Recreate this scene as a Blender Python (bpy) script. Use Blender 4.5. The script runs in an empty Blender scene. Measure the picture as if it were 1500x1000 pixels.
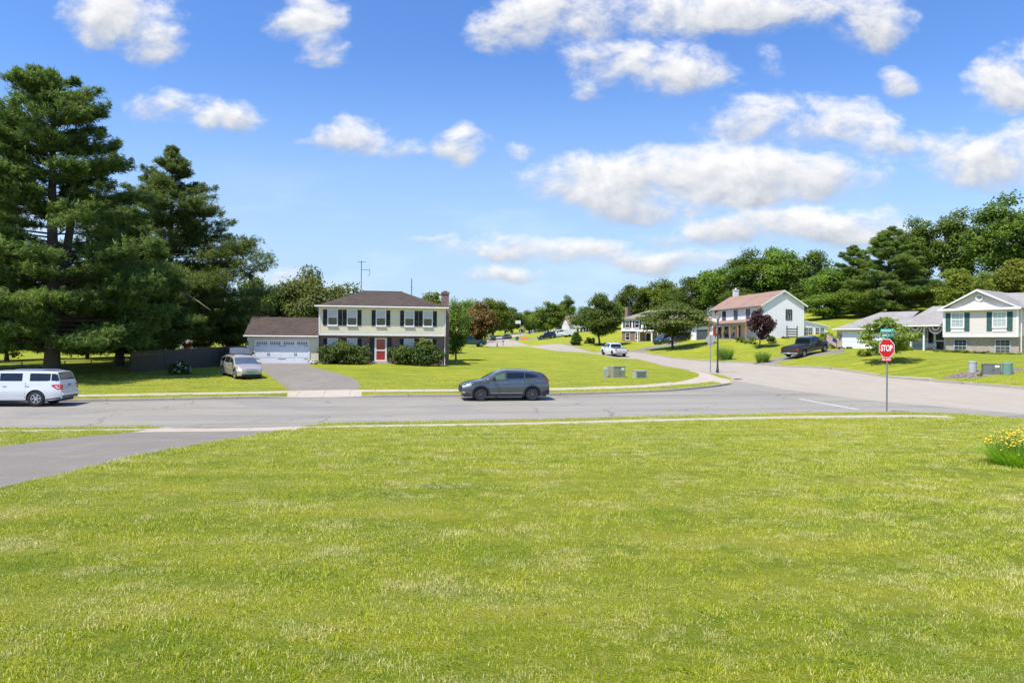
import bpy, bmesh, math, random
import numpy as np
from mathutils import Vector, Matrix
from mathutils.geometry import delaunay_2d_cdt
R = math.radians
scene = bpy.context.scene
C = scene.collection
random.seed(7)
rng = np.random.default_rng(7)

# ------------------------------------------------------------------ camera, sky, sun, exposure
ROLL = 0.008
CR = Vector((math.cos(ROLL), 0, math.sin(ROLL)))
CU = Vector((-math.sin(ROLL), 0, math.cos(ROLL)))
cam_d = bpy.data.cameras.new("camera")
cam = bpy.data.objects.new("camera", cam_d)
C.objects.link(cam)
cam_d.sensor_width = 36.0
cam_d.lens = 24.0
cam_d.clip_start = 0.1
cam_d.clip_end = 3000
m = Matrix.Identity(4)
for i in range(3):
    m[i][0] = CR[i]; m[i][1] = CU[i]; m[i][2] = (0, -1, 0)[i]
cam.matrix_world = m
scene.camera = cam

SUN_EL, SUN_AZ = R(62), math.atan2(-0.74, -0.68)     # azimuth as atan2(x, y) of the direction towards the sun
sd = Vector((math.sin(SUN_AZ)*math.cos(SUN_EL), math.cos(SUN_AZ)*math.cos(SUN_EL), math.sin(SUN_EL)))
sl = bpy.data.lights.new("sun", 'SUN')
sl.energy = 4.2
sl.angle = R(0.55)
sl.color = (1.0, 0.95, 0.87)
sun = bpy.data.objects.new("sun", sl)
C.objects.link(sun)
sun.rotation_euler = sd.to_track_quat('Z', 'Y').to_euler()
sun.location = (0, 0, 60)

scene.view_settings.view_transform = 'Standard'
scene.view_settings.look = 'None'
scene.view_settings.exposure = 0.70
scene.view_settings.gamma = 1
scene.cycles.max_bounces = 6
scene.cycles.diffuse_bounces = 3
scene.cycles.glossy_bounces = 3
scene.cycles.transmission_bounces = 4
scene.cycles.transparent_max_bounces = 8
scene.cycles.caustics_reflective = False
scene.cycles.caustics_refractive = False
scene.cycles.use_denoising = True
scene.cycles.denoising_prefilter = 'NONE'
scene.cycles.sample_clamp_indirect = 6

world = bpy.data.worlds.new("World")
scene.world = world
world.use_nodes = True

class NT:
    """small node-tree writer"""
    def __init__(s, tree):
        s.t = tree
        tree.nodes.clear()
    def n(s, typ, ins=None, **kw):
        nd = s.t.nodes.new(typ)
        for k, v in kw.items(): setattr(nd, k, v)
        for k, v in (ins or {}).items():
            sock = nd.inputs[k]
            if isinstance(v, bpy.types.NodeSocket): s.t.links.new(v, sock)
            else:
                if sock.type == 'RGBA' and len(v) == 3: v = (*v, 1)
                sock.default_value = v
        return nd
    def math(s, op, a, b=0.0, c=None, clamp=False):
        ins = {0: a, 1: b}
        if c is not None: ins[2] = c
        return s.n('ShaderNodeMath', ins, operation=op, use_clamp=clamp).outputs[0]
    def mix(s, f, a, b, blend='MIX'):
        nd = s.t.nodes.new('ShaderNodeMix'); nd.data_type = 'RGBA'; nd.blend_type = blend
        for k, v in ((0, f), (6, a), (7, b)):
            if isinstance(v, bpy.types.NodeSocket): s.t.links.new(v, nd.inputs[k])
            else: nd.inputs[k].default_value = v if k == 0 else (*v[:3], 1)
        return nd.outputs[2]
    def ramp(s, f, stops):
        nd = s.n('ShaderNodeValToRGB', {0: f})
        el = nd.color_ramp.elements
        while len(el) > 1: el.remove(el[-1])
        el[0].position = stops[0][0]; el[0].color = (*stops[0][1], 1)
        for p, c in stops[1:]:
            e = el.new(p); e.color = (*c, 1)
        return nd.outputs[0]
    def noise(s, vec, scale, detail=4, rough=.55, dist=0.0, out=0):
        return s.n('ShaderNodeTexNoise', {'Vector': vec, 'Scale': scale, 'Detail': detail, 'Roughness': rough, 'Distortion': dist}).outputs[out]
    def smooth(s, v, a, b, lo=0.0, hi=1.0):
        return s.n('ShaderNodeMapRange', {0: v, 1: a, 2: b, 3: lo, 4: hi}, interpolation_type='SMOOTHSTEP').outputs[0]
    def scale(s, vec, v):
        return s.n('ShaderNodeVectorMath', {0: vec, 1: v}, operation='MULTIPLY').outputs[0]
    def add(s, vec, v):
        return s.n('ShaderNodeVectorMath', {0: vec, 1: v}, operation='ADD').outputs[0]

# sky with cumulus clouds: a direction-based environment (cloud banks given by azimuth slope u=dx/dy and height slope v=dz/dy)
def build_world():
    N = NT(world.node_tree)
    sky = N.n('ShaderNodeTexSky', sky_type='NISHITA', sun_disc=False, sun_elevation=SUN_EL, sun_rotation=SUN_AZ,
              altitude=100, air_density=1.0, dust_density=0.25, ozone_density=2.2)
    tc = N.n('ShaderNodeTexCoord')
    sep = N.n('ShaderNodeSeparateXYZ', {0: tc.outputs['Generated']})
    dx, dy, dz = sep.outputs
    yy = N.math('MAXIMUM', dy, 0.08)
    u = N.math('DIVIDE', dx, yy)
    v = N.math('DIVIDE', dz, yy)
    # warp for ragged outlines
    uv = N.n('ShaderNodeCombineXYZ', {0: u, 1: v, 2: 0.0}).outputs[0]
    uvs = N.scale(uv, (1.0, 1.5, 1.0))
    warp = N.noise(uvs, 9.0, 3, .6, out=1)
    wv = N.add(N.scale(warp, (0.07, 0.045, 0)), (-0.035, -0.022, 0))
    q = N.n('ShaderNodeVectorMath', {0: uv, 1: wv}, operation='ADD').outputs[0]
    sq = N.n('ShaderNodeSeparateXYZ', {0: q})
    qu, qv = sq.outputs[0], sq.outputs[1]
    banks = [  # px, py, rx, ry, strength
        (180, 25, 85, 50, 1.05), (215, 55, 50, 34, .95), (448, 30, 60, 42, 1.05), (462, 72, 40, 26, .8),
        (240, 160, 80, 20, .85), (325, 172, 55, 22, .95), (512, 203, 58, 28, 1.1), (450, 211, 26, 10, .5), (668, 212, 42, 28, 1.15), (598, 214, 36, 18, .6),
        (760, 35, 80, 40, .8), (870, 20, 150, 44, 1.0), (1060, 12, 200, 34, 1.05), (1275, 22, 62, 48, 1.0), (905, 92, 75, 38, 1.1), (1000, 98, 66, 40, 1.0),
        (1125, 88, 28, 22, .6), (860, 131, 22, 14, .55), (1322, 120, 34, 24, .9), (1470, 125, 62, 40, 1.15),
        (1110, 170, 80, 38, .85), (1215, 182, 90, 38, .9), (1310, 208, 70, 24, .75),
        (905, 264, 130, 42, 1.4), (1050, 258, 185, 50, 1.7), (1195, 252, 90, 36, 1.0), (1275, 256, 36, 28, .85), (960, 300, 110, 26, .85),
        (1190, 326, 150, 28, 1.35), (1080, 336, 110, 22, 1.1), (1440, 235, 100, 46, 1.1), (1490, 205, 60, 36, .9),
        (800, 364, 150, 20, .95), (960, 380, 120, 18, .9), (735, 402, 66, 16, .85), (620, 348, 40, 7, .4), (760, 230, 24, 12, .6), (400, 402, 40, 14, .6),
        (980, 345, 50, 10, .7), (1590, 90, 120, 60, 1.0), (1640, 280, 120, 40, 1.0), (-140, 200, 120, 40, 1.0), (-90, 40, 70, 40, .8)]
    mask = None; vc = None
    for px, py, rx, ry, st in banks:
        uu, vv = (px-750)/1000, (500-py)/1000
        a = N.math('MULTIPLY_ADD', qu, 1000/rx/1.15, -uu*1000/rx/1.15)
        b = N.math('MULTIPLY_ADD', qv, 1000/ry/1.15, -vv*1000/ry/1.15)
        d2 = N.math('MULTIPLY_ADD', b, b, N.math('MULTIPLY', a, a))
        mk = N.math('MULTIPLY_ADD', d2, -st, st)
        # signed height inside the banks, blended where they overlap
        w = N.math('POWER', N.math('MAXIMUM', N.math('ADD', mk, .6), .001), 3.0)
        wb = N.math('MULTIPLY', w, N.math('MINIMUM', N.math('MAXIMUM', b, -1.2), 1.2))
        if mask is None: mask, sw, sb = mk, w, wb
        else:
            mask = N.math('SMOOTH_MAX', mask, mk, .25)
            sw = N.math('ADD', sw, w); sb = N.math('ADD', sb, wb)
    vc = N.math('DIVIDE', sb, N.math('ADD', sw, .01))
    nz = N.noise(uvs, 10.5, 10, .64, .25)
    up = N.add(uvs, (-0.012, 0.02, 0))
    nz2 = N.noise(up, 10.5, 10, .64, .25)
    dens0 = N.math('MULTIPLY_ADD', N.math('SUBTRACT', nz, .5), 3.5, N.math('SUBTRACT', N.math('MAXIMUM', mask, -1.3), .03))
    dens = N.smooth(dens0, -.12, 1.12)
    front = N.smooth(dy, .1, .2)
    dens = N.math('MULTIPLY', dens, front)
    # thin veil low in the sky
    veil = N.math('MULTIPLY', N.smooth(N.noise(N.scale(uv, (1, 3.2, 1)), 3.2, 5, .55), .46, .72), N.smooth(v, .30, .08))
    veil = N.math('MULTIPLY', N.math('MULTIPLY', veil, .45), front)
    lit = N.math('MULTIPLY_ADD', N.math('SUBTRACT', nz, nz2), 1.55, .70)
    lit = N.math('MULTIPLY_ADD', N.math('MAXIMUM', N.math('MULTIPLY', vc, -1.0), -.7), -.62, lit, clamp=True)
    cloud = N.mix(lit, (.40, .46, .56), (.99, .99, 1.0))
    ccol = N.scale(cloud, (0.62, 0.62, 0.625))
    grade = N.n('ShaderNodeHueSaturation', {'Hue': 0.508, 'Saturation': 1.24, 'Value': 1.14, 'Color': N.scale(sky.outputs[0], (0.118, 0.118, 0.122))})
    low = N.smooth(N.math('ABSOLUTE', v), .44, .0, 0, .90)
    skyc = N.mix(N.math('MULTIPLY', low, N.smooth(dy, -.2, .3)), grade.outputs[0], (.30, .415, .56))
    col = N.mix(veil, skyc, (.62, .70, .80))
    col = N.mix(dens, col, ccol)
    bg = N.n('ShaderNodeBackground', {'Color': col, 'Strength': 1.0})
    out = N.n('ShaderNodeOutputWorld', {'Surface': bg.outputs[0]})
build_world()

# ------------------------------------------------------------------ scene bookkeeping
def P(px, py, Y):
    """photo pixel at depth Y (metres along the view axis) -> world point"""
    a, b = (px-750)/1000*Y, (500-py)/1000*Y
    return Vector((0, Y, 0)) + CR*a + CU*b

def tag(o, label=None, cat=None, group=None, kind=None):
    if label: o['label'] = label
    if cat: o['category'] = cat
    if group: o['group'] = group
    if kind: o['kind'] = kind
    return o

def thing(name, label, cat, loc=(0, 0, 0), rz=0.0, group=None, scale=1.0):
    o = bpy.data.objects.new(name, None)
    C.objects.link(o)
    o.empty_display_size = .2
    o.location = loc; o.rotation_euler = (0, 0, rz); o.scale = (scale,)*3
    return tag(o, label, cat, group)

KIDS = {}
def link(name, me, parent=None):
    o = bpy.data.objects.new(name, me)
    C.objects.link(o)
    if parent is not None:
        o.parent = parent
        KIDS.setdefault(parent.name, []).append(o)
    return o

def copy_tree(o, parent=None):
    c = o.copy(); C.objects.link(c)
    if parent is not None: c.parent = parent
    for ch in KIDS.get(o.name, []):
        k = copy_tree(ch, c)
        KIDS.setdefault(c.name, []).append(k)
    return c

class MB:
    """collects shapes and links them as ONE mesh object"""
    def __init__(s): s.v = []; s.f = []
    def poly(s, pts):
        b = len(s.v); s.v += [tuple(p) for p in pts]; s.f.append(tuple(range(b, b+len(pts)))); return s
    def box(s, x0, x1, y0, y1, z0, z1, M=None):
        p = [(x0,y0,z0),(x1,y0,z0),(x1,y1,z0),(x0,y1,z0),(x0,y0,z1),(x1,y0,z1),(x1,y1,z1),(x0,y1,z1)]
        if M is not None: p = [tuple(M @ Vector(q)) for q in p]
        b = len(s.v); s.v += p
        for f in ((0,3,2,1),(4,5,6,7),(0,1,5,4),(1,2,6,5),(2,3,7,6),(3,0,4,7)): s.f.append(tuple(b+i for i in f))
        return s
    def prism(s, pts, d, M=None):
        """polygon pts [(x,z)] in the xz plane extruded along +y by d"""
        n = len(pts)
        p = [(x, 0, z) for x, z in pts] + [(x, d, z) for x, z in pts]
        if M is not None: p = [tuple(M @ Vector(q)) for q in p]
        b = len(s.v); s.v += p
        s.f.append(tuple(b+i for i in range(n))); s.f.append(tuple(b+n+i for i in reversed(range(n))))
        for i in range(n):
            j = (i+1) % n; s.f.append((b+i, b+n+i, b+n+j, b+j))
        return s
    def tube(s, pts, rad, n=8, cap=True):
        """tube through pts with radius (number or list)"""
        pts = [Vector(p) for p in pts]
        if not hasattr(rad, '__len__'): rad = [rad]*len(pts)
        b = len(s.v)
        for i, p in enumerate(pts):
            d = (pts[min(i+1, len(pts)-1)] - pts[max(i-1, 0)]).normalized()
            a = d.orthogonal().normalized() if i == 0 else (a - d*a.dot(d)).normalized()
            c = d.cross(a)
            for k in range(n):
                t = 2*math.pi*k/n
                s.v.append(tuple(p + (a*math.cos(t)+c*math.sin(t))*rad[i]))
        for i in range(len(pts)-1):
            for k in range(n):
                k2 = (k+1) % n
                s.f.append((b+i*n+k, b+i*n+k2, b+(i+1)*n+k2, b+(i+1)*n+k))
        if cap:
            s.f.append(tuple(b+k for k in reversed(range(n)))); e = b+(len(pts)-1)*n
            s.f.append(tuple(e+k for k in range(n)))
        return s
    def lathe(s, prof, n=24, M=None, sweep=2*math.pi):
        """profile [(r,z)] turned about z"""
        b = len(s.v); k = len(prof)
        for i in range(n):
            t = sweep*i/n
            for r, z in prof:
                q = Vector((r*math.cos(t), r*math.sin(t), z))
                s.v.append(tuple(M @ q if M is not None else q))
        for i in range(n):
            j = (i+1) % n
            for a in range(k-1): s.f.append((b+i*k+a, b+j*k+a, b+j*k+a+1, b+i*k+a+1))
        return s
    def grid(s, rows):
        """rows of equally many points"""
        b = len(s.v); n = len(rows[0])
        for r in rows: s.v += [tuple(p) for p in r]
        for i in range(len(rows)-1):
            for j in range(n-1): s.f.append((b+i*n+j, b+i*n+j+1, b+(i+1)*n+j+1, b+(i+1)*n+j))
        return s
    def mesh(s, name, mat, smooth=False, bevel=0.0, weld=False):
        me = bpy.data.meshes.new(name)
        me.from_pydata(s.v, [], s.f)
        if weld or bevel:
            bm = bmesh.new(); bm.from_mesh(me)
            if weld: bmesh.ops.remove_doubles(bm, verts=bm.verts, dist=1e-4)
            if bevel:
                bmesh.ops.bevel(bm, geom=[e for e in bm.edges if len(e.link_faces) == 2 and e.calc_face_angle(0) > .5], offset=bevel, segments=2, affect='EDGES', profile=.6)
            bmesh.ops.recalc_face_normals(bm, faces=bm.faces)
            bm.to_mesh(me); bm.free()
        if mat: me.materials.append(mat)
        if smooth:
            me.polygons.foreach_set('use_smooth', [True]*len(me.polygons))
            if smooth != 'all':
                me.set_sharp_from_angle(angle=R(38))
        me.update()
        return me
    def build(s, name, mat, parent=None, **k):
        return link(name, s.mesh(name, mat, **k), parent)

# ------------------------------------------------------------------ materials
MATS = {}
def mat(name, fn):
    if name not in MATS:
        mt = bpy.data.materials.new(name); mt.use_nodes = True
        N = NT(mt.node_tree)
        sh = fn(N)
        N.n('ShaderNodeOutputMaterial', {'Surface': sh})
        MATS[name] = mt
    return MATS[name]

def pbsdf(N, col, rough=.6, metal=0.0, normal=None, coat=0.0, spec=.5, **ins):
    d = {'Base Color': col, 'Roughness': rough, 'Metallic': metal, 'Coat Weight': coat, 'Specular IOR Level': spec, 'Coat Roughness': .04}
    d.update(ins)
    if normal is not None: d['Normal'] = normal
    return N.n('ShaderNodeBsdfPrincipled', d).outputs[0]

def opos(N): return N.n('ShaderNodeTexCoord').outputs['Object']
def gpos(N): return N.n('ShaderNodeNewGeometry').outputs['Position']
def bump(N, h, dist=.02, st=1.0): return N.n('ShaderNodeBump', {'Height': h, 'Distance': dist, 'Strength': st}).outputs[0]

def plain(name, col, rough=.6, metal=0.0, coat=0.0, var=.12, sc=3.0, spec=.5):
    """painted or plain surface with faint uneven wear"""
    def f(N):
        p = opos(N)
        a = N.noise(p, sc, 5, .6)
        c = N.mix(a, tuple(x*(1-var) for x in col), tuple(min(1, x*(1+var)) for x in col))
        r = N.math('MULTIPLY_ADD', N.noise(p, sc*4, 3), .18, rough-.09, clamp=True)
        return pbsdf(N, c, r, metal, None, coat, spec)
    return mat(name, f)

def carpaint(name, col, metal=.35):
    def f(N):
        a = N.noise(opos(N), 2.5, 4)
        c = N.mix(a, tuple(x*.94 for x in col), tuple(min(1, x*1.05) for x in col))
        return pbsdf(N, c, .24, metal, None, 1.0)
    return mat(name, f)

def glass(name, col=(.012, .016, .02), rough=.03):
    return mat(name, lambda N: pbsdf(N, N.mix(N.noise(opos(N), 1.5, 2), tuple(x*.7 for x in col), tuple(x*1.4 for x in col)), rough, 0, None, 0, .55))

def brick_mat(name, c1, c2, mortar, bias=0.0):
    def f(N):
        p = N.n('ShaderNodeTexCoord').outputs['Object']
        sp = N.n('ShaderNodeSeparateXYZ', {0: p})
        q = N.n('ShaderNodeCombineXYZ', {0: N.math('ADD', sp.outputs[0], sp.outputs[1]), 1: sp.outputs[2], 2: 0.0}).outputs[0]
        b = N.n('ShaderNodeTexBrick', {'Vector': q, 'Color1': c1, 'Color2': c2, 'Mortar': mortar, 'Scale': 1.0, 'Mortar Size': .008, 'Bias': bias,
                                       'Brick Width': .21, 'Row Height': .075})
        n = N.noise(q, 9, 4)
        c = N.mix(.55, b.outputs[0], N.mix(n, c1, c2))
        return pbsdf(N, N.mix(.35, b.outputs[0], c), .85, 0, bump(N, b.outputs[1], -.006))
    return mat(name, f)

def shingle_mat(name, ca, cb, cc):
    def f(N):
        p = opos(N)
        big = N.noise(p, .55, 5, .6)
        fine = N.noise(N.scale(p, (5, 5, 9)), 2.2, 3, .7)
        sp = N.n('ShaderNodeSeparateXYZ', {0: p})
        cell = N.n('ShaderNodeTexVoronoi', {'Vector': N.scale(p, (3.0, 3.0, 7.0)), 'Scale': 1.0}, feature='F1').outputs[1]
        g = N.n('ShaderNodeSeparateColor', {0: cell}).outputs[0]
        c = N.mix(N.smooth(big, .35, .65), ca, cb)
        c = N.mix(N.math('MULTIPLY', g, .6), c, cc)
        c = N.mix(N.math('MULTIPLY', fine, .35), c, tuple(x*.55 for x in ca))
        row = N.math('FRACT', N.math('MULTIPLY', sp.outputs[2], 14.0))
        return pbsdf(N, c, .9, 0, bump(N, N.math('ADD', row, fine), .012))
    return mat(name, f)

def foliage(name, ca, cb, cc, trans=.38, big=.35, tcol=1.5):
    """leaf surface: each leaf and each clump differ a little in hue"""
    def f(N):
        at = N.n('ShaderNodeAttribute', attribute_name='rnd').outputs['Fac']
        oi = N.n('ShaderNodeObjectInfo').outputs['Random']
        nz = N.noise(gpos(N), big, 3, .6)
        t = N.math('ADD', N.math('MULTIPLY', at, .62), N.math('MULTIPLY', N.smooth(nz, .3, .7), .38))
        c = N.ramp(t, [(0.05, ca), (.5, cb), (1.0, cc)])
        c = N.n('ShaderNodeHueSaturation', {'Hue': N.math('MULTIPLY_ADD', oi, .03, .485), 'Saturation': 1.0, 'Value': N.math('MULTIPLY_ADD', oi, .35, .82), 'Color': c}).outputs[0]
        g_ = N.n('ShaderNodeNewGeometry').outputs['Normal']
        nn = N.n('ShaderNodeVectorMath', {0: N.add(N.scale(g_, (.62,)*3), (-.10, -.06, .40))}, operation='NORMALIZE').outputs[0]
        d = pbsdf(N, c, .55, 0, nn, 0, .25)
        tr = N.n('ShaderNodeBsdfTranslucent', {'Color': N.mix(1.0, c, (tcol, tcol*1.05, tcol*.55), 'MULTIPLY')}).outputs[0]
        return N.n('ShaderNodeMixShader', {0: trans, 1: d, 2: tr}).outputs[0]
    return mat(name, f)

def bark_mat(name='bark', ca=(.035, .028, .022), cb=(.11, .09, .07)):
    def f(N):
        p = opos(N)
        n = N.noise(N.scale(p, (7, 7, 1.3)), 2.0, 6, .65)
        return pbsdf(N, N.mix(n, ca, cb), .95, 0, bump(N, n, .05))
    return mat(name, f)

# ------------------------------------------------------------------ terrain height
def px_ctrl(lst): return [tuple(P(px, py, Y)) for px, py, Y in lst]
CTRL = [(x, y, -1.55-.0615*y) for x in (-32, -16, 0, 16, 30) for y in (-8, 0, 8, 16)] + [(x, y, -3.3) for x, y in ((-60, 14), (-60, 27), (-40, 24), (-40, 30))]
# near edge of the cross street, then its far edge
CTRL += [(-17.9, 23.8, -3.3), (-7.8, 25.9, -3.3), (0, 27.6, -3.3), (7.5, 29.9, -3.3), (17.9, 32.5, -3.32), (21.6, 31.6, -3.35), (24, 29, -3.38)]
CTRL += [(-22.5, 35.4, -3.3), (-16.8, 37.2, -3.3), (-12.7, 38.6, -3.3), (-8.7, 39.6, -3.3), (-.4, 41.2, -3.3), (6.6, 43.8, -3.3), (9.5, 45, -3.25), (14, 48.5, -3.15)]
CTRL += px_ctrl([(1072, 559, 53.2), (1060, 551, 56.7), (1010, 543.5, 62), (940, 527.5, 80), (880, 520.5, 98), (800, 512.5, 125), (745, 509, 150), (700, 505, 170),
                 (1500, 570, 42), (1300, 553.5, 52), (1130, 539, 66), (1050, 531, 80), (960, 526, 92), (875, 517.5, 124), (775, 506.5, 165), (742, 500, 192),
                 (722, 495, 228), (750, 489.5, 262), (820, 483, 315), (1400, 562, 46.5)])
CTRL += px_ctrl([(374, 533, 61.8), (453, 533, 62.5), (560, 533.5, 63.5), (650, 537, 65), (520, 556, 49), (410, 560, 48), (300, 562, 46), (200, 562, 46), (80, 562, 46), (0, 562, 46),
                 (100, 550, 51), (190, 538, 56), (330, 533, 62), (690, 509, 112), (740, 540, 62), (860, 548, 57), (930, 552, 54), (820, 525, 85), (700, 522, 85), (150, 522, 75), (0, 525, 75)])
CTRL += px_ctrl([(1490, 519, 65), (1381, 518, 66), (1230, 513, 74), (1440, 548, 47.5), (1300, 530, 58), (1180, 520, 71), (1130, 532, 70), (1130, 497, 99), (1045, 497.5, 113), (985, 513, 104), (940, 513, 112), (1178, 500, 96),
                 (1190, 466, 128), (1290, 458, 125), (1400, 450, 120), (1500, 445, 115), (1050, 470, 160), (940, 502, 143), (838, 502, 145), (805, 491, 185), (850, 487, 205), (900, 478, 240)])
CTRL += [(-200, 150, 0), (-90, 90, -1.5), (-200, 320, 3), (-60, 320, 4), (-30, 140, -1), (-40, 220, 1.5), (90, 60, 1.5), (90, 20, -1), (120, 120, 8), (250, 150, 14), (250, 30, 3), (150, 300, 14), (320, 320, 16), (60, -10, -3), (-70, -10, -2.5), (-110, 50, -3), (-220, 0, -4), (250, -10, 0),
         (40, 320, 9)]
_c = np.array([tuple(c) for c in CTRL], float)
def _U(d2):
    return np.where(d2 > 1e-9, d2*np.log(np.maximum(d2, 1e-9)), 0.0)
_S = 50.0
_n = len(_c)
_d2 = ((_c[:, None, :2]-_c[None, :, :2])**2).sum(-1)/_S**2
_K = _U(_d2) + np.eye(_n)*.004
_Pm = np.c_[np.ones(_n), _c[:, :2]/_S]
_A = np.block([[_K, _Pm], [_Pm.T, np.zeros((3, 3))]])
_w = np.linalg.solve(_A, np.r_[_c[:, 2], 0, 0, 0])
def H(xy):
    xy = np.atleast_2d(np.asarray(xy, float))[:, :2]
    out = np.empty(len(xy))
    for i in range(0, len(xy), 20000):
        q = xy[i:i+20000]
        d2 = ((q[:, None, :]-_c[None, :, :2])**2).sum(-1)/_S**2
        out[i:i+20000] = _U(d2) @ _w[:_n] + _w[_n] + q[:, 0]/_S*_w[_n+1] + q[:, 1]/_S*_w[_n+2]
    return out
def h1(x, y): return float(H([(x, y)])[0])
def G(px, py, lo=2.0, hi=420.0):
    """photo pixel -> the first point of the terrain along its ray"""
    Ys = np.geomspace(lo, hi, 900)
    d = P(px, py, 1.0)
    z = H(np.c_[d.x*Ys, Ys])
    below = np.nonzero(d.z*Ys <= z)[0]
    Y = Ys[below[0]] if len(below) else hi
    return Vector((d.x*Y, Y, float(h1(d.x*Y, Y))))

def smooth_line(pts, step=1.2, closed=False):
    """Catmull-Rom through pts, resampled"""
    pts = [np.array(p[:2], float) for p in pts]
    out = []
    n = len(pts)
    for i in range(n-1 if not closed else n):
        p0 = pts[max(i-1, 0)] if not closed else pts[i-1]
        p1, p2 = pts[i], pts[(i+1) % n]
        p3 = pts[min(i+2, n-1)] if not closed else pts[(i+2) % n]
        L = np.linalg.norm(p2-p1)
        st = step if p1[1] < 70 else step*3
        k = max(1, int(L/st))
        for t in np.arange(k)/k:
            # centripetal-ish damping by plain cubic with tangents of 0.4
            m1, m2 = (p2-p0)*.42, (p3-p1)*.42
            s1 = min(1, 1.2*L/max(np.linalg.norm(m1)/.42*.5+1e-6, 1e-6)); m1 = m1*min(1, s1); m2 = m2*min(1, 1.2*L/max(np.linalg.norm(m2)/.42*.5+1e-6, 1e-6))
            out.append(p1*(2*t**3-3*t*t+1)+m1*(t**3-2*t*t+t)+p2*(-2*t**3+3*t*t)+m2*(t**3-t*t))
    if not closed: out.append(pts[-1])
    return [tuple(p) for p in out]
def offset(line, d):
    """shift a polyline to its left by d"""
    L = np.array(line); t = np.gradient(L, axis=0); t /= np.linalg.norm(t, axis=1)[:, None]+1e-9
    return [tuple(p) for p in L + np.c_[-t[:, 1], t[:, 0]]*d]
def inside(xy, poly):
    xy = np.atleast_2d(xy); x, y = xy[:, 0], xy[:, 1]
    r = np.zeros(len(xy), bool)
    p = np.array(poly)[:, :2]; q = np.roll(p, -1, 0)
    for (ax, ay), (bx, by) in zip(p, q):
        c = ((ay > y) != (by > y))
        if c.any(): r ^= c & (x < (bx-ax)*(y-ay)/(by-ay+1e-12)+ax)
    return r
def g2(px, py): v = G(px, py); return (v.x, v.y)

near_edge = smooth_line([(-62, 14.5), (-40, 19.2), (-17.9, 23.8), (-7.8, 25.9), (0, 27.6), (7.5, 29.9), (14, 31.6), (18.6, 32.5), (21.2, 31.9), (23.0, 30.2), (24.6, 26), (28, 12), (31, -6)])
far_edge = smooth_line([(-62, 26.5), (-40, 31.2), (-22.5, 35.4), (-16.8, 37.2), (-12.7, 38.6), (-8.7, 39.6), (-.4, 41.2), (6.6, 43.8), (10.5, 45.5), (14.2, 48.6), (16.6, 51.5), (17.6, 54.3), (17.4, 57), (16.3, 61), (15.4, 70), (14.9, 80), (12.7, 98), (6.25, 125), (-.75, 150), (-6, 165), (-8.8, 185), (-8.5, 205), (-6, 230), (0, 262), (16, 315)])
right_edge = smooth_line([(42, -6), (38.5, 12), (34.8, 28), (31.5, 42), (28.6, 52), (26.0, 66), (24.0, 80), (22.0, 90), (15.4, 124), (4.1, 165), (0, 185), (-.8, 203), (2, 226), (8, 258), (24, 310)])
road_poly = near_edge + right_edge + far_edge[::-1]
split_line = [(17.6, 54.3), (19.3, 48.5), (21.6, 41), (25.0, 33.6), (27.5, 22), (31, -6)]      # where grey asphalt meets pale paving
far_side = offset(far_edge, 1.6), offset(far_edge, 2.75)
near_side = offset(near_edge, -1.5), offset(near_edge, -2.65)
right_side = offset(right_edge, -1.3), offset(right_edge, -2.2)
def cut(line, f): return [p for p in line if f(p)]
fs = [cut(l, lambda p: p[0] < 12.9 and p[1] < 50) for l in far_side]
ns = [cut(l, lambda p: p[0] < 19.8 and p[1] > 5) for l in near_side]
WALKS = [fs[0] + fs[1][::-1], ns[0] + ns[1][::-1],
         [g2(*p) for p in ((968, 566), (982, 564.2), (1006, 559.6), (1022, 554.5), (1025, 551), (1020, 547.6), (1008, 545), (1014, 544.4), (1024, 546.3), (1037, 549.2), (1052, 555), (1070, 557.8), (1071, 561), (1061, 565), (1052, 562.6), (1043, 560.4), (1026, 563.6), (1000, 566))]]
cd = [g2(374, 533.2), g2(385, 545), g2(402, 558), g2(424, 574.4), g2(521, 574.4), g2(528.5, 568), g2(521, 557.5), g2(497, 550), g2(470, 543), g2(455, 538.5), g2(453.5, 533.2)]
A1, A2 = g2(413, 576), g2(524, 574.5)
def on_edge(line, px):
    """the point of a line nearest to a photo column"""
    L = np.array(line); k = np.argmin(np.abs(L[:, 0]/np.maximum(L[:, 1], .1)*1000+750-px) + (L[:, 1] < 2)*1e6); return tuple(L[k]), k
def apron(edge, px_a, px_b, side, d, flare=0.6):
    pa, ka = on_edge(edge, px_a); pb, kb = on_edge(edge, px_b)
    ka, kb = min(ka, kb), max(ka, kb)
    off = offset(edge, side*d)
    seg = edge[ka:kb+1]; so = off[ka:kb+1]
    k = max(1, int(flare/1.2+.5))
    return seg + so[::-1], (np.mean(seg, 0), np.linalg.norm(np.array(seg[0])-np.array(seg[-1]))/2)
APRONS, DROPS = [], []
for e, a, b, sdir, d in ((far_edge, 404, 527, 1, 2.8), (near_edge, 268, 448, -1, 3.9)):
    pl, dr = apron(e, a, b, sdir, d); APRONS.append(pl); DROPS.append(dr)
nd = [g2(432, 633), g2(390, 640.5), g2(300, 656.5), g2(200, 677.5), g2(120, 699), g2(60, 713), g2(0, 728), (-8.4, 8.2), (-17, 5.5), (-30, 5), (-30, 13.2), g2(0, 662), g2(100, 648.5), g2(205, 638), g2(285, 632)]
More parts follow.
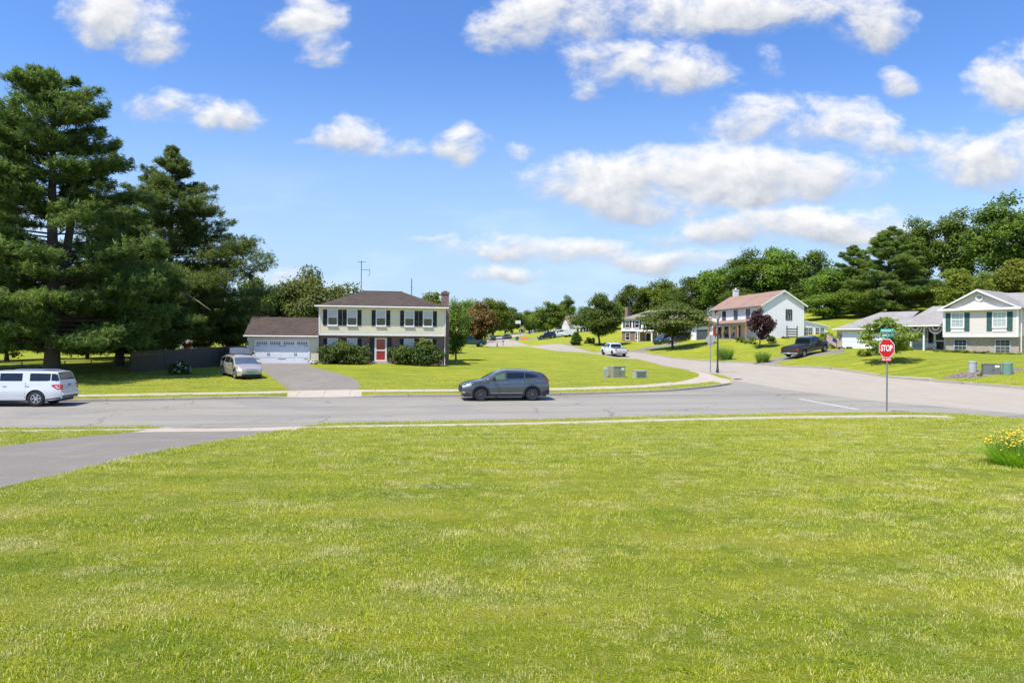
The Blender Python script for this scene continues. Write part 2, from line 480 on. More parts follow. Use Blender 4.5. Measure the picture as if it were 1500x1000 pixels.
DRIVES = [cd, nd,
          [g2(*p) for p in ((1103, 534.5), (1120, 530), (1150, 524), (1200, 516.5), (1232, 512.6), (1240, 518), (1210, 521.5), (1170, 526.5), (1140, 532.5), (1131, 538))],
          [g2(*p) for p in ((918, 516), (950, 509.5), (985, 503.4), (1002, 503), (985, 506.8), (950, 514), (934, 518.5))],
          [g2(*p) for p in ((790, 508.5), (842, 504.6), (842, 505.8), (800, 510))],
          [g2(*p) for p in ((752, 497.2), (800, 495), (826, 492.2), (826, 493.6), (790, 497.5), (756, 499.2))],
          [g2(*p) for p in ((662, 507.5), (700, 506.2), (702, 508.2), (664, 510.5))]]
mulch_c = G(1444, 548.5)
MULCH = [[(mulch_c.x+2.6*math.cos(t)*(1+.12*math.sin(3*t)), mulch_c.y+1.35*math.sin(t)*(1+.1*math.cos(2*t))) for t in np.linspace(0, 2*math.pi, 28, endpoint=False)]]

def kerb_h(xy):
    """height of the kerb top above the carriageway, low at driveway aprons"""
    xy = np.atleast_2d(xy)[:, :2]
    k = np.full(len(xy), .13)
    for c, r in DROPS:
        d = np.linalg.norm(xy-c, axis=1)
        t = np.clip((d-r*.86)/(r*.42), 0, 1); t = t*t*(3-2*t)
        k = np.minimum(k, .02+.11*t)
    ramp_c = np.array(g2(1068, 560.5)); d = np.linalg.norm(xy-ramp_c, axis=1)
    k = np.minimum(k, .03+.10*np.clip((d-.9)/.9, 0, 1))
    return k
def HL(xy): return H(xy)+kerb_h(xy)

def build_land():
    pts, edges = [], []
    def loop(poly, closed=True):
        b = len(pts); pts.extend((float(p[0]), float(p[1])) for p in poly)
        n = len(poly)
        edges.extend((b+i, b+(i+1) % n) for i in range(n if closed else n-1))
    loop(road_poly)
    loop(split_line, False)
    for pl in WALKS+APRONS+DRIVES+MULCH: loop(pl)
    gx = [(x, y) for y in np.arange(-6, 36, 1.25) for x in np.arange(-34, 34, 1.25)]
    gx += [(x, y) for y in np.arange(36, 125, 2.6) for x in np.arange(-70, 80, 2.6)]
    gx += [(x, y) for y in np.arange(-8, 36, 6) for x in list(np.arange(-120, -34, 6))+list(np.arange(35, 130, 6))]
    gx += [(x, y) for y in np.arange(36, 125, 8) for x in list(np.arange(-140, -70, 8))+list(np.arange(81, 170, 8))]
    gx += [(x, y) for y in np.arange(126, 420, 7) for x in np.arange(-230, 290, 9)]
    b = np.array(gx)+rng.uniform(-.2, .2, (len(gx), 2))
    pts.extend(map(tuple, b))
    v, e, f, *_ = delaunay_2d_cdt([Vector(p) for p in pts], edges, [], 0, 1e-4)
    V = np.array([tuple(p) for p in v]); F = np.array([tuple(t) for t in f if len(t) == 3])
    c = V[F].mean(1)
    isroad = inside(c, road_poly)
    cls = np.zeros(len(F), int)                                  # 0 lawn
    for k, polys in ((4, MULCH), (3, DRIVES), (2, WALKS), (2, APRONS)):
        for pl in polys: cls[inside(c, pl)] = k
    S = np.array(split_line)
    iy = np.interp(c[:, 1], S[::-1, 1], S[::-1, 0])
    light = isroad & ((c[:, 0] > iy) | (c[:, 1] > 54.3))
    cls[isroad] = 1; cls[light] = 5
    z, zl = H(V), HL(V)
    names = {0: ('lawn', lawn_mat()), 1: ('street', asphalt_mat()), 2: ('sidewalk', concrete_mat()), 3: ('driveway', drive_mat()), 4: ('mulch_bed', mulch_mat()), 5: ('cross_street', paving_mat())}
    for k, (nm, mt) in names.items():
        T = F[cls == k]
        if not len(T): continue
        used, inv = np.unique(T, return_inverse=True)
        zz = z if k in (1, 5) else zl
        me = bpy.data.meshes.new(nm)
        me.from_pydata(np.c_[V[used], zz[used]].tolist(), [], inv.reshape(-1, 3).tolist())
        me.materials.append(mt)
        me.polygons.foreach_set('use_smooth', [True]*len(me.polygons))
        o = link(nm, me); tag(o, kind='structure')
    # the kerb: concrete strip with a real face along every street edge
    mb = MB()
    for line, sgn in ((near_edge, -1), (far_edge, 1), (right_edge, -1)):
        L = np.array(line); ok = L[:, 1] > -3
        inn = np.array(offset(line, sgn*.17)); out = np.array(offset(line, -sgn*.035))
        k0 = kerb_h(L); zt = H(L)+k0+.006; zi = HL(inn)+.006; zb = H(out)-.02
        rows = [[(*out[i], zb[i]) for i in range(len(L)) if ok[i]], [(*(out[i]*.8+L[i]*.2), H(out[i])[0]+max(k0[i]*.8, .012)) for i in range(len(L)) if ok[i]],
                [(*(L[i]*.8+inn[i]*.2), zt[i]) for i in range(len(L)) if ok[i]], [(*inn[i], zi[i]) for i in range(len(L)) if ok[i]]]
        mb.grid(rows)
    tag(mb.build('kerb', kerb_mat(), smooth=True), kind='structure')

def lawn_col(N):
    p = gpos(N)
    q = N.scale(p, (1, 1, 0))
    sp = N.n('ShaderNodeSeparateXYZ', {0: p})
    big = N.noise(q, .13, 4, .6)
    mid = N.noise(N.scale(q, (.5, 1.3, 1)), .7, 5, .68)
    pat = N.noise(N.scale(q, (.8, 1.2, 1)), 2.1, 5, .72)
    fine = N.noise(q, 13, 4, .75)
    tiny = N.noise(q, 55, 3, .7)
    t = N.math('MULTIPLY_ADD', mid, .5, N.math('MULTIPLY_ADD', pat, .3, N.math('MULTIPLY', big, .2)))
    c = N.ramp(t, [(.34, (.10, .165, .008)), (.44, (.19, .25, .010)), (.53, (.285, .315, .014)), (.62, (.38, .355, .035)), (.74, (.50, .43, .11))])
    row = N.math('SINE', N.math('ADD', N.math('MULTIPLY', sp.outputs[1], 3.6), N.math('MULTIPLY_ADD', sp.outputs[0], -.30, N.math('MULTIPLY', mid, 9.0))))
    c = N.mix(N.smooth(row, -.2, .9, 0, .22), c, (.42, .40, .07))
    c = N.mix(N.smooth(row, -.2, -.95, 0, .16), c, (.10, .16, .010))
    c = N.mix(N.smooth(fine, .46, .74, 0, .6), c, (.50, .44, .13))
    c = N.mix(N.smooth(tiny, .5, .28, 0, .6), c, (.07, .105, .008))
    return c, fine, tiny
def lawn_mat():
    def f(N):
        c, a, b = lawn_col(N)
        return pbsdf(N, c, .9, 0, bump(N, N.math('ADD', a, b), .05), 0, .15)
    return mat('lawn_grass', f)
def asphalt_mat():
    def f(N):
        p = gpos(N)
        n1 = N.noise(p, .35, 5, .6); n2 = N.noise(p, 45, 3, .75)
        st = N.noise(N.scale(p, (.12, 1.6, 1)), 1.0, 4, .6)
        c = N.mix(n1, (.262, .240, .196), (.343, .314, .258))
        c = N.mix(N.math('MULTIPLY', N.smooth(st, .4, .75), .45), c, (.40, .372, .325))
        c = N.mix(N.smooth(n2, .35, .7, 0, .5), c, (.155, .145, .125))
        sp = N.n('ShaderNodeSeparateXYZ', {0: p})
        ac = N.math('MULTIPLY_ADD', sp.outputs[0], -.195, sp.outputs[1])
        lane = N.math('SINE', N.math('MULTIPLY_ADD', ac, 1.75, N.math('MULTIPLY', n1, 1.2)))
        c = N.mix(N.smooth(lane, 0, 1, 0, .30), c, (.195, .18, .15))
        c = N.mix(N.smooth(N.noise(N.scale(p, (.25, .5, 1)), .5, 2, .4), .60, .64, 0, .28), c, (.17, .168, .165))
        c = N.mix(N.smooth(N.noise(p, 1.7, 5, .7), .62, .78, 0, .45), c, (.12, .118, .115))
        edge = N.math('MINIMUM', N.math('ABSOLUTE', N.math('SUBTRACT', ac, 27.6)), N.math('ABSOLUTE', N.math('SUBTRACT', ac, 41.2)))
        c = N.mix(N.math('MULTIPLY', N.smooth(edge, .9, .15), .5), c, (.16, .145, .12))
        cr = N.n('ShaderNodeTexVoronoi', {'Vector': N.add(N.scale(p, (.16, .22, 0)), N.scale(N.noise(p, .6, 4, .6, out=1), (.35, .35, 0))), 'Scale': 1.0}, feature='DISTANCE_TO_EDGE').outputs[0]
        gate = N.smooth(N.noise(p, .09, 2), .42, .52)
        c = N.mix(N.math('MULTIPLY', N.math('MULTIPLY', N.smooth(cr, .012, .003), gate), .42), c, (.06, .06, .06))
        return pbsdf(N, c, .85, 0, bump(N, n2, .012), 0, .3)
    return mat('worn_asphalt', f)
def paving_mat():
    def f(N):
        p = gpos(N)
        n1 = N.noise(p, .3, 5, .6); n2 = N.noise(p, 40, 3, .75)
        sp = N.n('ShaderNodeSeparateXYZ', {0: p})
        st = N.noise(N.scale(p, (1.4, .16, 1)), 1.0, 4, .6)
        c = N.mix(n1, (.325, .285, .225), (.40, .352, .28))
        c = N.mix(N.smooth(st, .45, .8, 0, .5), c, (.44, .39, .315))
        c = N.mix(N.smooth(N.noise(p, 1.4, 5, .7), .58, .76, 0, .4), c, (.22, .20, .18))
        ln = N.math('FRACT', N.math('MULTIPLY', N.math('MULTIPLY_ADD', sp.outputs[1], .28, sp.outputs[0]), .22))
        c = N.mix(N.math('MULTIPLY', N.math('LESS_THAN', ln, .008), .5), c, (.12, .11, .10))
        c = N.mix(N.smooth(n2, .4, .7, 0, .4), c, (.245, .225, .20))
        return pbsdf(N, c, .88, 0, bump(N, n2, .01), 0, .25)
    return mat('pale_paving', f)
def concrete_mat():
    def f(N):
        p = gpos(N)
        n1 = N.noise(p, 1.1, 5, .65); n2 = N.noise(p, 30, 3, .7)
        c = N.mix(n1, (.36, .30, .235), (.52, .455, .38))
        c = N.mix(N.smooth(n2, .4, .75, 0, .45), c, (.30, .25, .20))
        j = N.math('FRACT', N.math('MULTIPLY', N.math('MULTIPLY_ADD', N.n('ShaderNodeSeparateXYZ', {0: p}).outputs[1], .2, N.n('ShaderNodeSeparateXYZ', {0: p}).outputs[0]), .66))
        c = N.mix(N.math('MULTIPLY', N.math('LESS_THAN', j, .018), .6), c, (.10, .09, .07))
        return pbsdf(N, c, .9, 0, bump(N, n2, .008), 0, .25)
    return mat('sidewalk_concrete', f)
def kerb_mat():
    def f(N):
        p = gpos(N)
        n1 = N.noise(p, 1.5, 5, .7)
        j = N.math('FRACT', N.math('MULTIPLY', N.n('ShaderNodeSeparateXYZ', {0: p}).outputs[0], .33))
        c = N.mix(n1, (.24, .205, .17), (.42, .37, .32))
        c = N.mix(N.math('MULTIPLY', N.math('LESS_THAN', j, .012), .7), c, (.07, .06, .05))
        return pbsdf(N, c, .92)
    return mat('kerb_concrete', f)
def drive_mat():
    def f(N):
        p = gpos(N)
        n1 = N.noise(p, .5, 5, .6); n2 = N.noise(p, 55, 3, .75)
        st = N.noise(N.scale(p, (1, .25, 1)), 1.3, 4, .6)
        c = N.mix(n1, (.185, .165, .137), (.26, .232, .193))
        c = N.mix(N.smooth(st, .5, .8, 0, .5), c, (.32, .29, .245))
        c = N.mix(N.smooth(n2, .4, .7, 0, .45), c, (.125, .113, .096))
        c = N.mix(N.smooth(N.noise(p, 1.1, 5, .72), .60, .76, 0, .5), c, (.11, .098, .082))
        c = N.mix(N.smooth(N.noise(N.scale(p, (.5, 2.2, 1)), .8, 3, .5), .58, .7, 0, .35), c, (.35, .315, .265))
        return pbsdf(N, c, .85, 0, bump(N, n2, .01), 0, .3)
    return mat('drive_asphalt', f)
def mulch_mat():
    def f(N):
        p = gpos(N)
        v = N.n('ShaderNodeTexVoronoi', {'Vector': p, 'Scale': 9.0}).outputs[1]
        g = N.n('ShaderNodeSeparateColor', {0: v}).outputs[0]
        return pbsdf(N, N.mix(g, (.07, .05, .04), (.30, .24, .20)), .95, 0, bump(N, N.noise(p, 18, 4), .06))
    return mat('mulch', f)
build_land()

# road marking, a worn white bar by the junction
def strip(name, pts, w, mt, dz=.006):
    mb = MB(); L = smooth_line(pts, .4); a = offset(L, w/2); b = offset(L, -w/2)
    mb.grid([[(*p, h1(*p)+dz) for p in a], [(*p, h1(*p)+dz) for p in b]])
    return mb.build(name, mt)
def worn_paint():
    def f(N):
        n = N.noise(gpos(N), 7, 5, .7)
        return pbsdf(N, N.mix(N.smooth(n, .42, .66), (.50, .485, .45), (.33, .315, .285)), .8)
    return mat('worn_road_paint', f)
tag(strip('road_marking', [g2(1171, 584.3), g2(1215, 592.4), g2(1258, 600.3)], .32, worn_paint()), kind='structure')

# ------------------------------------------------------------------ real grass on the near lawns
def grass_mat():
    def f(N):
        c, a, b = lawn_col(N)
        at = N.n('ShaderNodeAttribute', attribute_name='rnd').outputs['Fac']
        hi = N.n('ShaderNodeAttribute', attribute_name='up').outputs['Fac']
        c2 = N.ramp(at, [(0, (.05, .10, .004)), (.25, (.20, .28, .008)), (.55, (.42, .45, .02)), (.78, (.62, .55, .11)), (1, (.98, .88, .50))])
        c = N.mix(.6, c, c2)
        q = N.scale(gpos(N), (1, 1, 0))
        p1 = N.noise(N.scale(q, (.8, 1.15, 1)), 1.25, 5, .68); p2 = N.noise(N.scale(q, (1, 1, 1)), 1.0, 4, .65, out=0, dist=.6)
        c = N.mix(N.smooth(p1, .47, .64, 0, .68), c, N.mix(at, (.34, .30, .10), (.78, .68, .42)))
        c = N.mix(N.smooth(p2, .46, .33, 0, .55), c, N.mix(at, (.05, .12, .006), (.22, .34, .03)))
        c = N.n('ShaderNodeHueSaturation', {'Hue': .5, 'Saturation': 1.04, 'Value': 1.15, 'Color': c}).outputs[0]
        g_ = N.n('ShaderNodeNewGeometry').outputs['Normal']
        nn = N.n('ShaderNodeVectorMath', {0: N.add(N.scale(g_, (.75,)*3), (-.08, -.1, .36))}, operation='NORMALIZE').outputs[0]
        d = pbsdf(N, c, .6, 0, nn, 0, .2)
        tr = N.n('ShaderNodeBsdfTranslucent', {'Color': N.mix(1.0, c, (1.2, 1.25, .6), 'MULTIPLY')}).outputs[0]
        return N.n('ShaderNodeMixShader', {0: .35, 1: d, 2: tr}).outputs[0]
    return mat('grass_blades', f)

def tuft_mesh(name, nb, spread, h, w, clover=0, heads=0):
    vs, fs, rn = [], [], []
    for _ in range(nb):
        r = spread*math.sqrt(random.random()); t = random.random()*6.283
        x, y = r*math.cos(t), r*math.sin(t)
        hh = h*random.uniform(.45, 1.15); ww = w*random.uniform(.7, 1.3)
        a = random.random()*6.283; lean = random.uniform(.15, 1.25)*hh
        la = random.random()*6.283
        dx, dy = math.cos(a)*ww/2, math.sin(a)*ww/2
        lx, ly = math.cos(la)*lean, math.sin(la)*lean
        b = len(vs)
        vs += [(x-dx, y-dy, -.01), (x+dx, y+dy, -.01), (x+dx*.8+lx*.35, y+dy*.8+ly*.35, hh*.6), (x-dx*.8+lx*.35, y-dy*.8+ly*.35, hh*.6), (x+lx, y+ly, hh*(1 if lean < .7*hh else .8))]
        fs += [(b, b+1, b+2, b+3), (b+3, b+2, b+4)]
        q = random.random(); rn += [q]*5
    for _ in range(clover):
        r = spread*math.sqrt(random.random()); t = random.random()*6.283
        x, y, z = r*math.cos(t), r*math.sin(t), h*random.uniform(.4, .75)
        for k in range(3):
            a = t+k*2.1; b = len(vs); s = w*1.6
            vs += [(x, y, z), (x+s*math.cos(a-.5), y+s*math.sin(a-.5), z+.004), (x+s*1.2*math.cos(a), y+s*1.2*math.sin(a), z+.006), (x+s*math.cos(a+.5), y+s*math.sin(a+.5), z+.004)]
            fs += [(b, b+1, b+2, b+3)]; rn += [.25*random.random()]*4
    for _ in range(heads):
        r = spread*math.sqrt(random.random()); t = random.random()*6.283
        x, y, z = r*math.cos(t), r*math.sin(t), h*random.uniform(1.0, 1.5); s = .0065
        for d in ((1, 0), (0, 1)):
            b = len(vs); vs += [(x-s*d[0], y-s*d[1], z-s*.6), (x+s*d[0], y+s*d[1], z-s*.6), (x+s*d[0], y+s*d[1], z+s), (x-s*d[0], y-s*d[1], z+s)]
            fs.append((b, b+1, b+2, b+3)); rn += [.5]*4
    me = bpy.data.meshes.new(name); me.from_pydata(vs, [], fs)
    at = me.attributes.new('rnd', 'FLOAT', 'POINT'); at.data.foreach_set('value', rn)
    me.materials.append(grass_mat())
    if heads:
        me.materials.append(plain('clover_white', (.50, .49, .38), .8))
        k0 = len(me.polygons)-heads*2
        me.polygons.foreach_set('material_index', [0 if i < k0 else 1 for i in range(len(me.polygons))])
    return me

def scatter(name, meshes, pts, rot, scl, label, cat, kind='stuff', picks=None):
    """one object whose geometry nodes put the meshes on its points"""
    me = bpy.data.meshes.new(name); me.from_pydata(pts.tolist(), [], [])
    for nm, arr, ty in (('scl', scl, 'FLOAT'), ('yaw', rot, 'FLOAT')):
        at = me.attributes.new(nm, ty, 'POINT'); at.data.foreach_set('value', arr.astype(np.float32))
    at = me.attributes.new('pick', 'INT', 'POINT'); at.data.foreach_set('value', (rng.integers(0, len(meshes), len(pts)) if picks is None else picks).astype(np.int32))
    o = link(name, me); tag(o, label, cat, None, kind)
    ng = bpy.data.node_groups.new(name+'_nodes', 'GeometryNodeTree')
    ng.interface.new_socket('Geometry', in_out='INPUT', socket_type='NodeSocketGeometry')
    ng.interface.new_socket('Geometry', in_out='OUTPUT', socket_type='NodeSocketGeometry')
    nin = ng.nodes.new('NodeGroupInput'); nout = ng.nodes.new('NodeGroupOutput')
    join = ng.nodes.new('GeometryNodeJoinGeometry')
    def attr(nm, ty):
        a = ng.nodes.new('GeometryNodeInputNamedAttribute'); a.data_type = ty; a.inputs[0].default_value = nm
        return a.outputs[0]
    sc, yw, pk = attr('scl', 'FLOAT'), attr('yaw', 'FLOAT'), attr('pick', 'INT')
    cz = ng.nodes.new('ShaderNodeCombineXYZ'); ng.links.new(yw, cz.inputs[2])
    srcs = []
    for k, m_ in enumerate(meshes):
        so = bpy.data.objects.new('grass_tuft', m_)          # the source of the copies, not linked into the scene
        oi = ng.nodes.new('GeometryNodeObjectInfo'); oi.inputs[0].default_value = so
        ins = ng.nodes.new('GeometryNodeInstanceOnPoints')
        cmp_ = ng.nodes.new('FunctionNodeCompare'); cmp_.data_type = 'INT'; cmp_.operation = 'EQUAL'
        ng.links.new(pk, [i for i in cmp_.inputs if i.type == 'INT'][0]); [i for i in cmp_.inputs if i.type == 'INT'][1].default_value = k
        ng.links.new(nin.outputs[0], ins.inputs['Points']); ng.links.new(oi.outputs['Geometry'], ins.inputs['Instance'])
        ng.links.new(cmp_.outputs[0], ins.inputs['Selection'])
        ng.links.new(cz.outputs[0], ins.inputs['Rotation']); ng.links.new(sc, ins.inputs['Scale'])
        ng.links.new(ins.outputs[0], join.inputs[0])
    ng.links.new(join.outputs[0], nout.inputs[0])
    md = o.modifiers.new('scatter', 'NODES'); md.node_group = ng
    return o

def grass_points(bands, margin=.83, extra=None):
    out, sc = [], []
    for y0, y1, dens, s in bands:
        n = int((y1*y1-y0*y0)*margin*dens)
        y = np.sqrt(rng.uniform(y0*y0, y1*y1, n)); x = rng.uniform(-margin, margin, n)*y
        out.append(np.c_[x, y]); sc.append(np.full(n, s)*rng.uniform(.7, 1.25, n))
    q = np.concatenate(out); s = np.concatenate(sc)
    keep = ~inside(q, road_poly)
    for pl in WALKS+APRONS+DRIVES+MULCH:
        xs = np.array(pl); sel = keep & (q[:, 0] > xs[:, 0].min()) & (q[:, 0] < xs[:, 0].max()) & (q[:, 1] > xs[:, 1].min()) & (q[:, 1] < xs[:, 1].max())
        idx = np.nonzero(sel)[0]
        if len(idx): keep[idx[inside(q[idx], pl)]] = False
    if extra is not None: keep &= extra(q)
    q, s = q[keep], s[keep]
    # shorter where the turf is worn
    return np.c_[q, HL(q)], s
def vnoise(q, s, seed):
    """smooth value noise on the plane, 0..1"""
    r = np.random.default_rng(seed); T = r.random((64, 64))
    u = q*s; i = np.floor(u).astype(int); f = u-i; f = f*f*(3-2*f)
    a = lambda dx, dy: T[(i[:, 0]+dx) % 64, (i[:, 1]+dy) % 64]
    return (a(0, 0)*(1-f[:, 0])+a(1, 0)*f[:, 0])*(1-f[:, 1])+(a(0, 1)*(1-f[:, 0])+a(1, 1)*f[:, 0])*f[:, 1]
tufts = [tuft_mesh('grass_tuft', 44, .11, .034, .0046) for _ in range(3)] + [tuft_mesh('grass_tuft', 24, .12, .030, .006, 14), tuft_mesh('grass_tuft', 22, .10, .052, .005), tuft_mesh('grass_tuft', 22, .12, .030, .006, 12, 2)]
gp, gs = grass_points([(2.6, 6, 175, .62), (6, 11, 100, .80), (11, 19, 48, 1.1), (19, 34, 26, 1.4)])
gp2, gs2 = grass_points([(34, 50, 12, 1.5)], .86)
gp = np.r_[gp, gp2]; gs = np.r_[gs, gs2]
nA = vnoise(gp[:, :2], .8, 1)*.5+vnoise(gp[:, :2], 2.3, 2)*.3+vnoise(gp[:, :2], .2, 3)*.2
thin = rng.random(len(gp)) < np.clip((nA-.56)*3.2, 0, .72)
gs = gs*(1.32-.75*nA)
pk = rng.choice(5, len(gp), p=(.24, .24, .24, .16, .12))
cl = (vnoise(gp[:, :2], .5, 5)*.6+vnoise(gp[:, :2], 1.7, 6)*.4+np.clip(gp[:, 0], -6, 10)*.012 > .70) & (rng.random(len(gp)) < .22)
pk[cl] = 5
lush = vnoise(gp[:, :2], .45, 9)*.6+vnoise(gp[:, :2], 1.9, 10)*.4 > .68
pk[lush & (rng.random(len(gp)) < .5)] = 4
k = ~thin
scatter('grass', tufts, gp[k], rng.uniform(0, 6.28, k.sum()), gs[k], 'mown yellow green grass covering the front lawn and the verges', 'grass', picks=pk[k])

# ------------------------------------------------------------------ vehicles
RUBBER = plain('tyre_rubber', (.018, .018, .019), .85)
TRIM = plain('black_trim', (.02, .02, .022), .6)
GLASS = glass('car_glass', (.010, .013, .016))
GLASS_L = glass('windscreen_glass', (.05, .06, .07), .05)
ALLOY = plain('bright_alloy', (.55, .55, .57), .3, .8)
DARK_ALLOY = plain('dark_alloy', (.11, .112, .115), .35, .6)
LAMP = plain('headlight_lens', (.62, .65, .68), .1, .2, 1.0)
RED = plain('taillight_red', (.42, .008, .012), .18, 0, 1.0)
WHITE_PL = plain('plate_white', (.62, .64, .68), .5)
TEAL_PL = plain('plate_teal', (.08, .42, .42), .5)
CHROME = plain('chrome_trim', (.6, .6, .62), .18, .9)

def lerp(tab, x):
    return float(np.interp(x, [t[0] for t in tab], [t[1] for t in tab]))

class Vehicle:
    """a vehicle: nose towards +x, left side towards +y, origin on the ground under its middle"""
    def __init__(s, name, label, cat, paint, L, W, top, xf, xr, wr, base=.28, belt=1.05, tumble=.30, rr=.06, arch=.07, group=None, taper=(.20, .14), well=.17, detail=True):
        s.L, s.W, s.xf, s.xr, s.wr, s.base, s.belt, s.tumble, s.rr, s.taper = L, W, xf, xr, wr, base, belt, tumble, rr, taper
        s.top = sorted(top); s.paint = paint; s.ra = wr+arch; s.detail = detail
        s.root = thing(name, label, cat, group=group)
        s.body()
    def zt(s, x): return lerp(s.top, x)
    def hw(s, x):
        df, dr = s.L/2-x, s.L/2+x
        k = 1.0
        if df < .75: k -= s.taper[0]*(1-max(df, 0)/.75)**2.2
        if dr < .6: k -= s.taper[1]*(1-max(dr, 0)/.6)**2.2
        return s.W/2*k
    def Y(s, x, z):
        w = s.hw(x)
        bz = s.belt if not callable(s.belt) else s.belt(x)
        if z <= bz:
            t = (z-.72)/.5
            return w*(1-.045*t*t - .022*math.exp(-((z-.84*bz)/.10)**2) - .016*math.exp(-((z-.50)/.09)**2))
        t = (bz-.72)/.5
        return w*(1-.045*t*t)-(z-bz)*s.tumble-.012*min(1, (z-bz)/.03)
    def zb(s, x):
        b = s.base
        if s.L/2-x < .5: b += .06*(1-(s.L/2-x)/.5)
        if s.L/2+x < .5: b += .10*(1-(s.L/2+x)/.5)
        for xw in (s.xf, s.xr):
            d = abs(x-xw)
            if d < s.ra: b = max(b, s.wr+math.sqrt(s.ra**2-d*d)*1.0)
        return b
    def body(s):
        xs = set(np.linspace(-s.L/2, s.L/2, 64 if s.detail else 30))
        xs |= {x for x, _ in s.top if abs(x) <= s.L/2}
        for xw in (s.xf, s.xr): xs |= {xw+s.ra*math.cos(t) for t in np.linspace(0, math.pi, 17 if s.detail else 9)}
        xs = sorted(xs)
        F = [0, .4, .7, .86, .93, .975, 1.0]
        rows = []
        for x in xs:
            zb, zt = s.zb(x), s.zt(x)
            rr = min(s.rr, max(.01, (zt-zb)*.3)); cr = .035 if zt > 1.3 else .05
            zs = zt-cr-rr
            zs = max(zs, zb+.02)
            half = [(x, s.Y(x, z), z) for z in np.linspace(zb, zs, 13)]
            yh = s.Y(x, zs)
            for f in reversed(F):
                e = max(0, (f-.8)/.2)
                half.append((x, yh*f, zs+(cr+rr)-cr*f*f-rr*(1-math.sqrt(max(0, 1-e*e)))))
            half.append((x, -1e-5, half[-1][2])) if False else None
            ring = half + [(a, -b, c) for a, b, c in reversed(half[:-1])]
            rows.append(ring)
        mb = MB(); mb.grid(rows)
        mb.poly(rows[0]); mb.poly(list(reversed(rows[-1])))
        s.b = mb.build('body', s.paint, s.root, smooth=True)
        u = MB()
        u.box(-s.L/2+.15, s.L/2-.15, -s.W*.36, s.W*.36, s.base-.06, .55)
        for xw in (s.xf, s.xr): u.box(xw-s.ra-.02, xw+s.ra+.02, -s.W*.40, s.W*.40, .5, s.wr+s.ra+.02)
        u.build('underbody', TRIM, s.root)
    def patch(s, mb, pts, side, off=.005, n=14):
        """pts [(x, zlo, zhi)] on the flank"""
        pts = sorted(pts); xs = np.linspace(pts[0][0], pts[-1][0], n)
        xs = sorted(set(xs) | {p[0] for p in pts})
        rows = []
        for x in xs:
            lo, hi = np.interp(x, [p[0] for p in pts], [p[1] for p in pts]), np.interp(x, [p[0] for p in pts], [p[2] for p in pts])
            rows.append([(x, side*(s.Y(x, z)+off), z) for z in np.linspace(lo, hi, 4)])
        mb.grid(rows); return mb
    def flank(s, name, pts, mt, side=None, parent=None, off=.005):
        o = None
        for sd_ in ((1, -1) if side is None else (side,)):
            o = s.patch(MB(), pts, sd_, off).build(name, mt, parent or s.root, smooth=True)
        return o
    def on_top(s, name, xa, xb, mt, inset=.07, off=.008, n=8, widen=0.0):
        rows = []
        for x in np.linspace(xa, xb, n):
            zt = s.zt(x); cr = .035 if zt > 1.3 else .05
            zs = zt-cr-s.rr
            yh = s.Y(x, zs)-inset
            rows.append([(x, y*yh, zt+off-cr*(y*yh/(yh+inset))**2) for y in np.linspace(-1, 1, 9)])
        return MB().grid(rows).build(name, mt, s.root, smooth=True)
    def end_box(s, name, front, y0, y1, z0, z1, mt, d=.03, off=.0, parent=None, bevel=.006):
        x = s.L/2+off if front else -s.L/2-off
        sx = 1 if front else -1
        return MB().box(min(x-sx*.05, x+sx*d), max(x-sx*.05, x+sx*d), y0, y1, z0, z1).build(name, mt, parent or s.root, bevel=bevel)
    def wheels(s, rim_mat, spokes=5, rim_r=.66, width=.24, track=None, both=True):
        r = s.wr
        tb = MB(); n = 36 if s.detail else 16
        My = Matrix.Rotation(R(-90), 4, 'X')
        tb.lathe([(r*rim_r, -width*.44), (r*.90, -width*.5), (r*.97, -width*.44), (r, -width*.3), (r, width*.3), (r*.97, width*.44), (r*.90, width*.5), (r*rim_r, width*.44), (r*rim_r, -width*.44)], n, My)
        tyre = tb.mesh('wheel', RUBBER, smooth=True)
        rb = MB(); rb.lathe([(r*rim_r+.004, width*.42), (r*rim_r-.028, width*.45), (r*rim_r-.035, width*.30)], n, My)
        rb.lathe([(.001, width*.40), (.05, width*.40), (.06, width*.33)], 12, My)
        for k in range(spokes):
            t = 2*math.pi*k/spokes; q = Matrix.Rotation(t, 4, 'Y')
            rb.box(-.022 - .012*(5/spokes), .022 + .012*(5/spokes), width*.26, width*.40, .04, r*rim_r-.02, q)
        rim = rb.mesh('rim', rim_mat, smooth=True)
        db = MB(); db.lathe([(.001, width*.2), (r*rim_r-.01, width*.2)], n, My)  # dark backdrop disc, standing in for the shaded hollow behind the spokes
        disc = db.mesh('wheel_backing', plain('wheel_dark', (.03, .03, .03), .7), smooth=True)
        tr = track or s.W/2-width*.5-.02
        for xw in (s.xf, s.xr):
            for sd_ in (1, -1):
                w = link('wheel', tyre, s.root); w.location = (xw, sd_*tr, r)
                w.rotation_euler = (0, random.random()*6, 0 if sd_ > 0 else math.pi)
                link('rim', rim, w); link('wheel_backing', disc, w)
    def mirror(s, x, z, mt):
        for sd_ in (1, -1):
            y = s.Y(x, z)
            mb = MB(); mb.box(x-.07, x+.09, sd_*(y+.04), sd_*(y+.24), z-.02, z+.14)
            mb2 = MB(); mb.box(x-.02, x+.03, sd_*(y-.02), sd_*(y+.06), z-.02, z+.02)
            mb.build('side_mirror', mt, s.root, bevel=.03, smooth=True)
    def handles(s, xs, z, mt):
        for sd_ in (1, -1):
            for x in xs:
                y = s.Y(x, z)
                MB().box(x-.10, x+.10, sd_*(y-.002), sd_*(y+.03), z-.014, z+.016).build('door_handle', mt, s.root, bevel=.008)
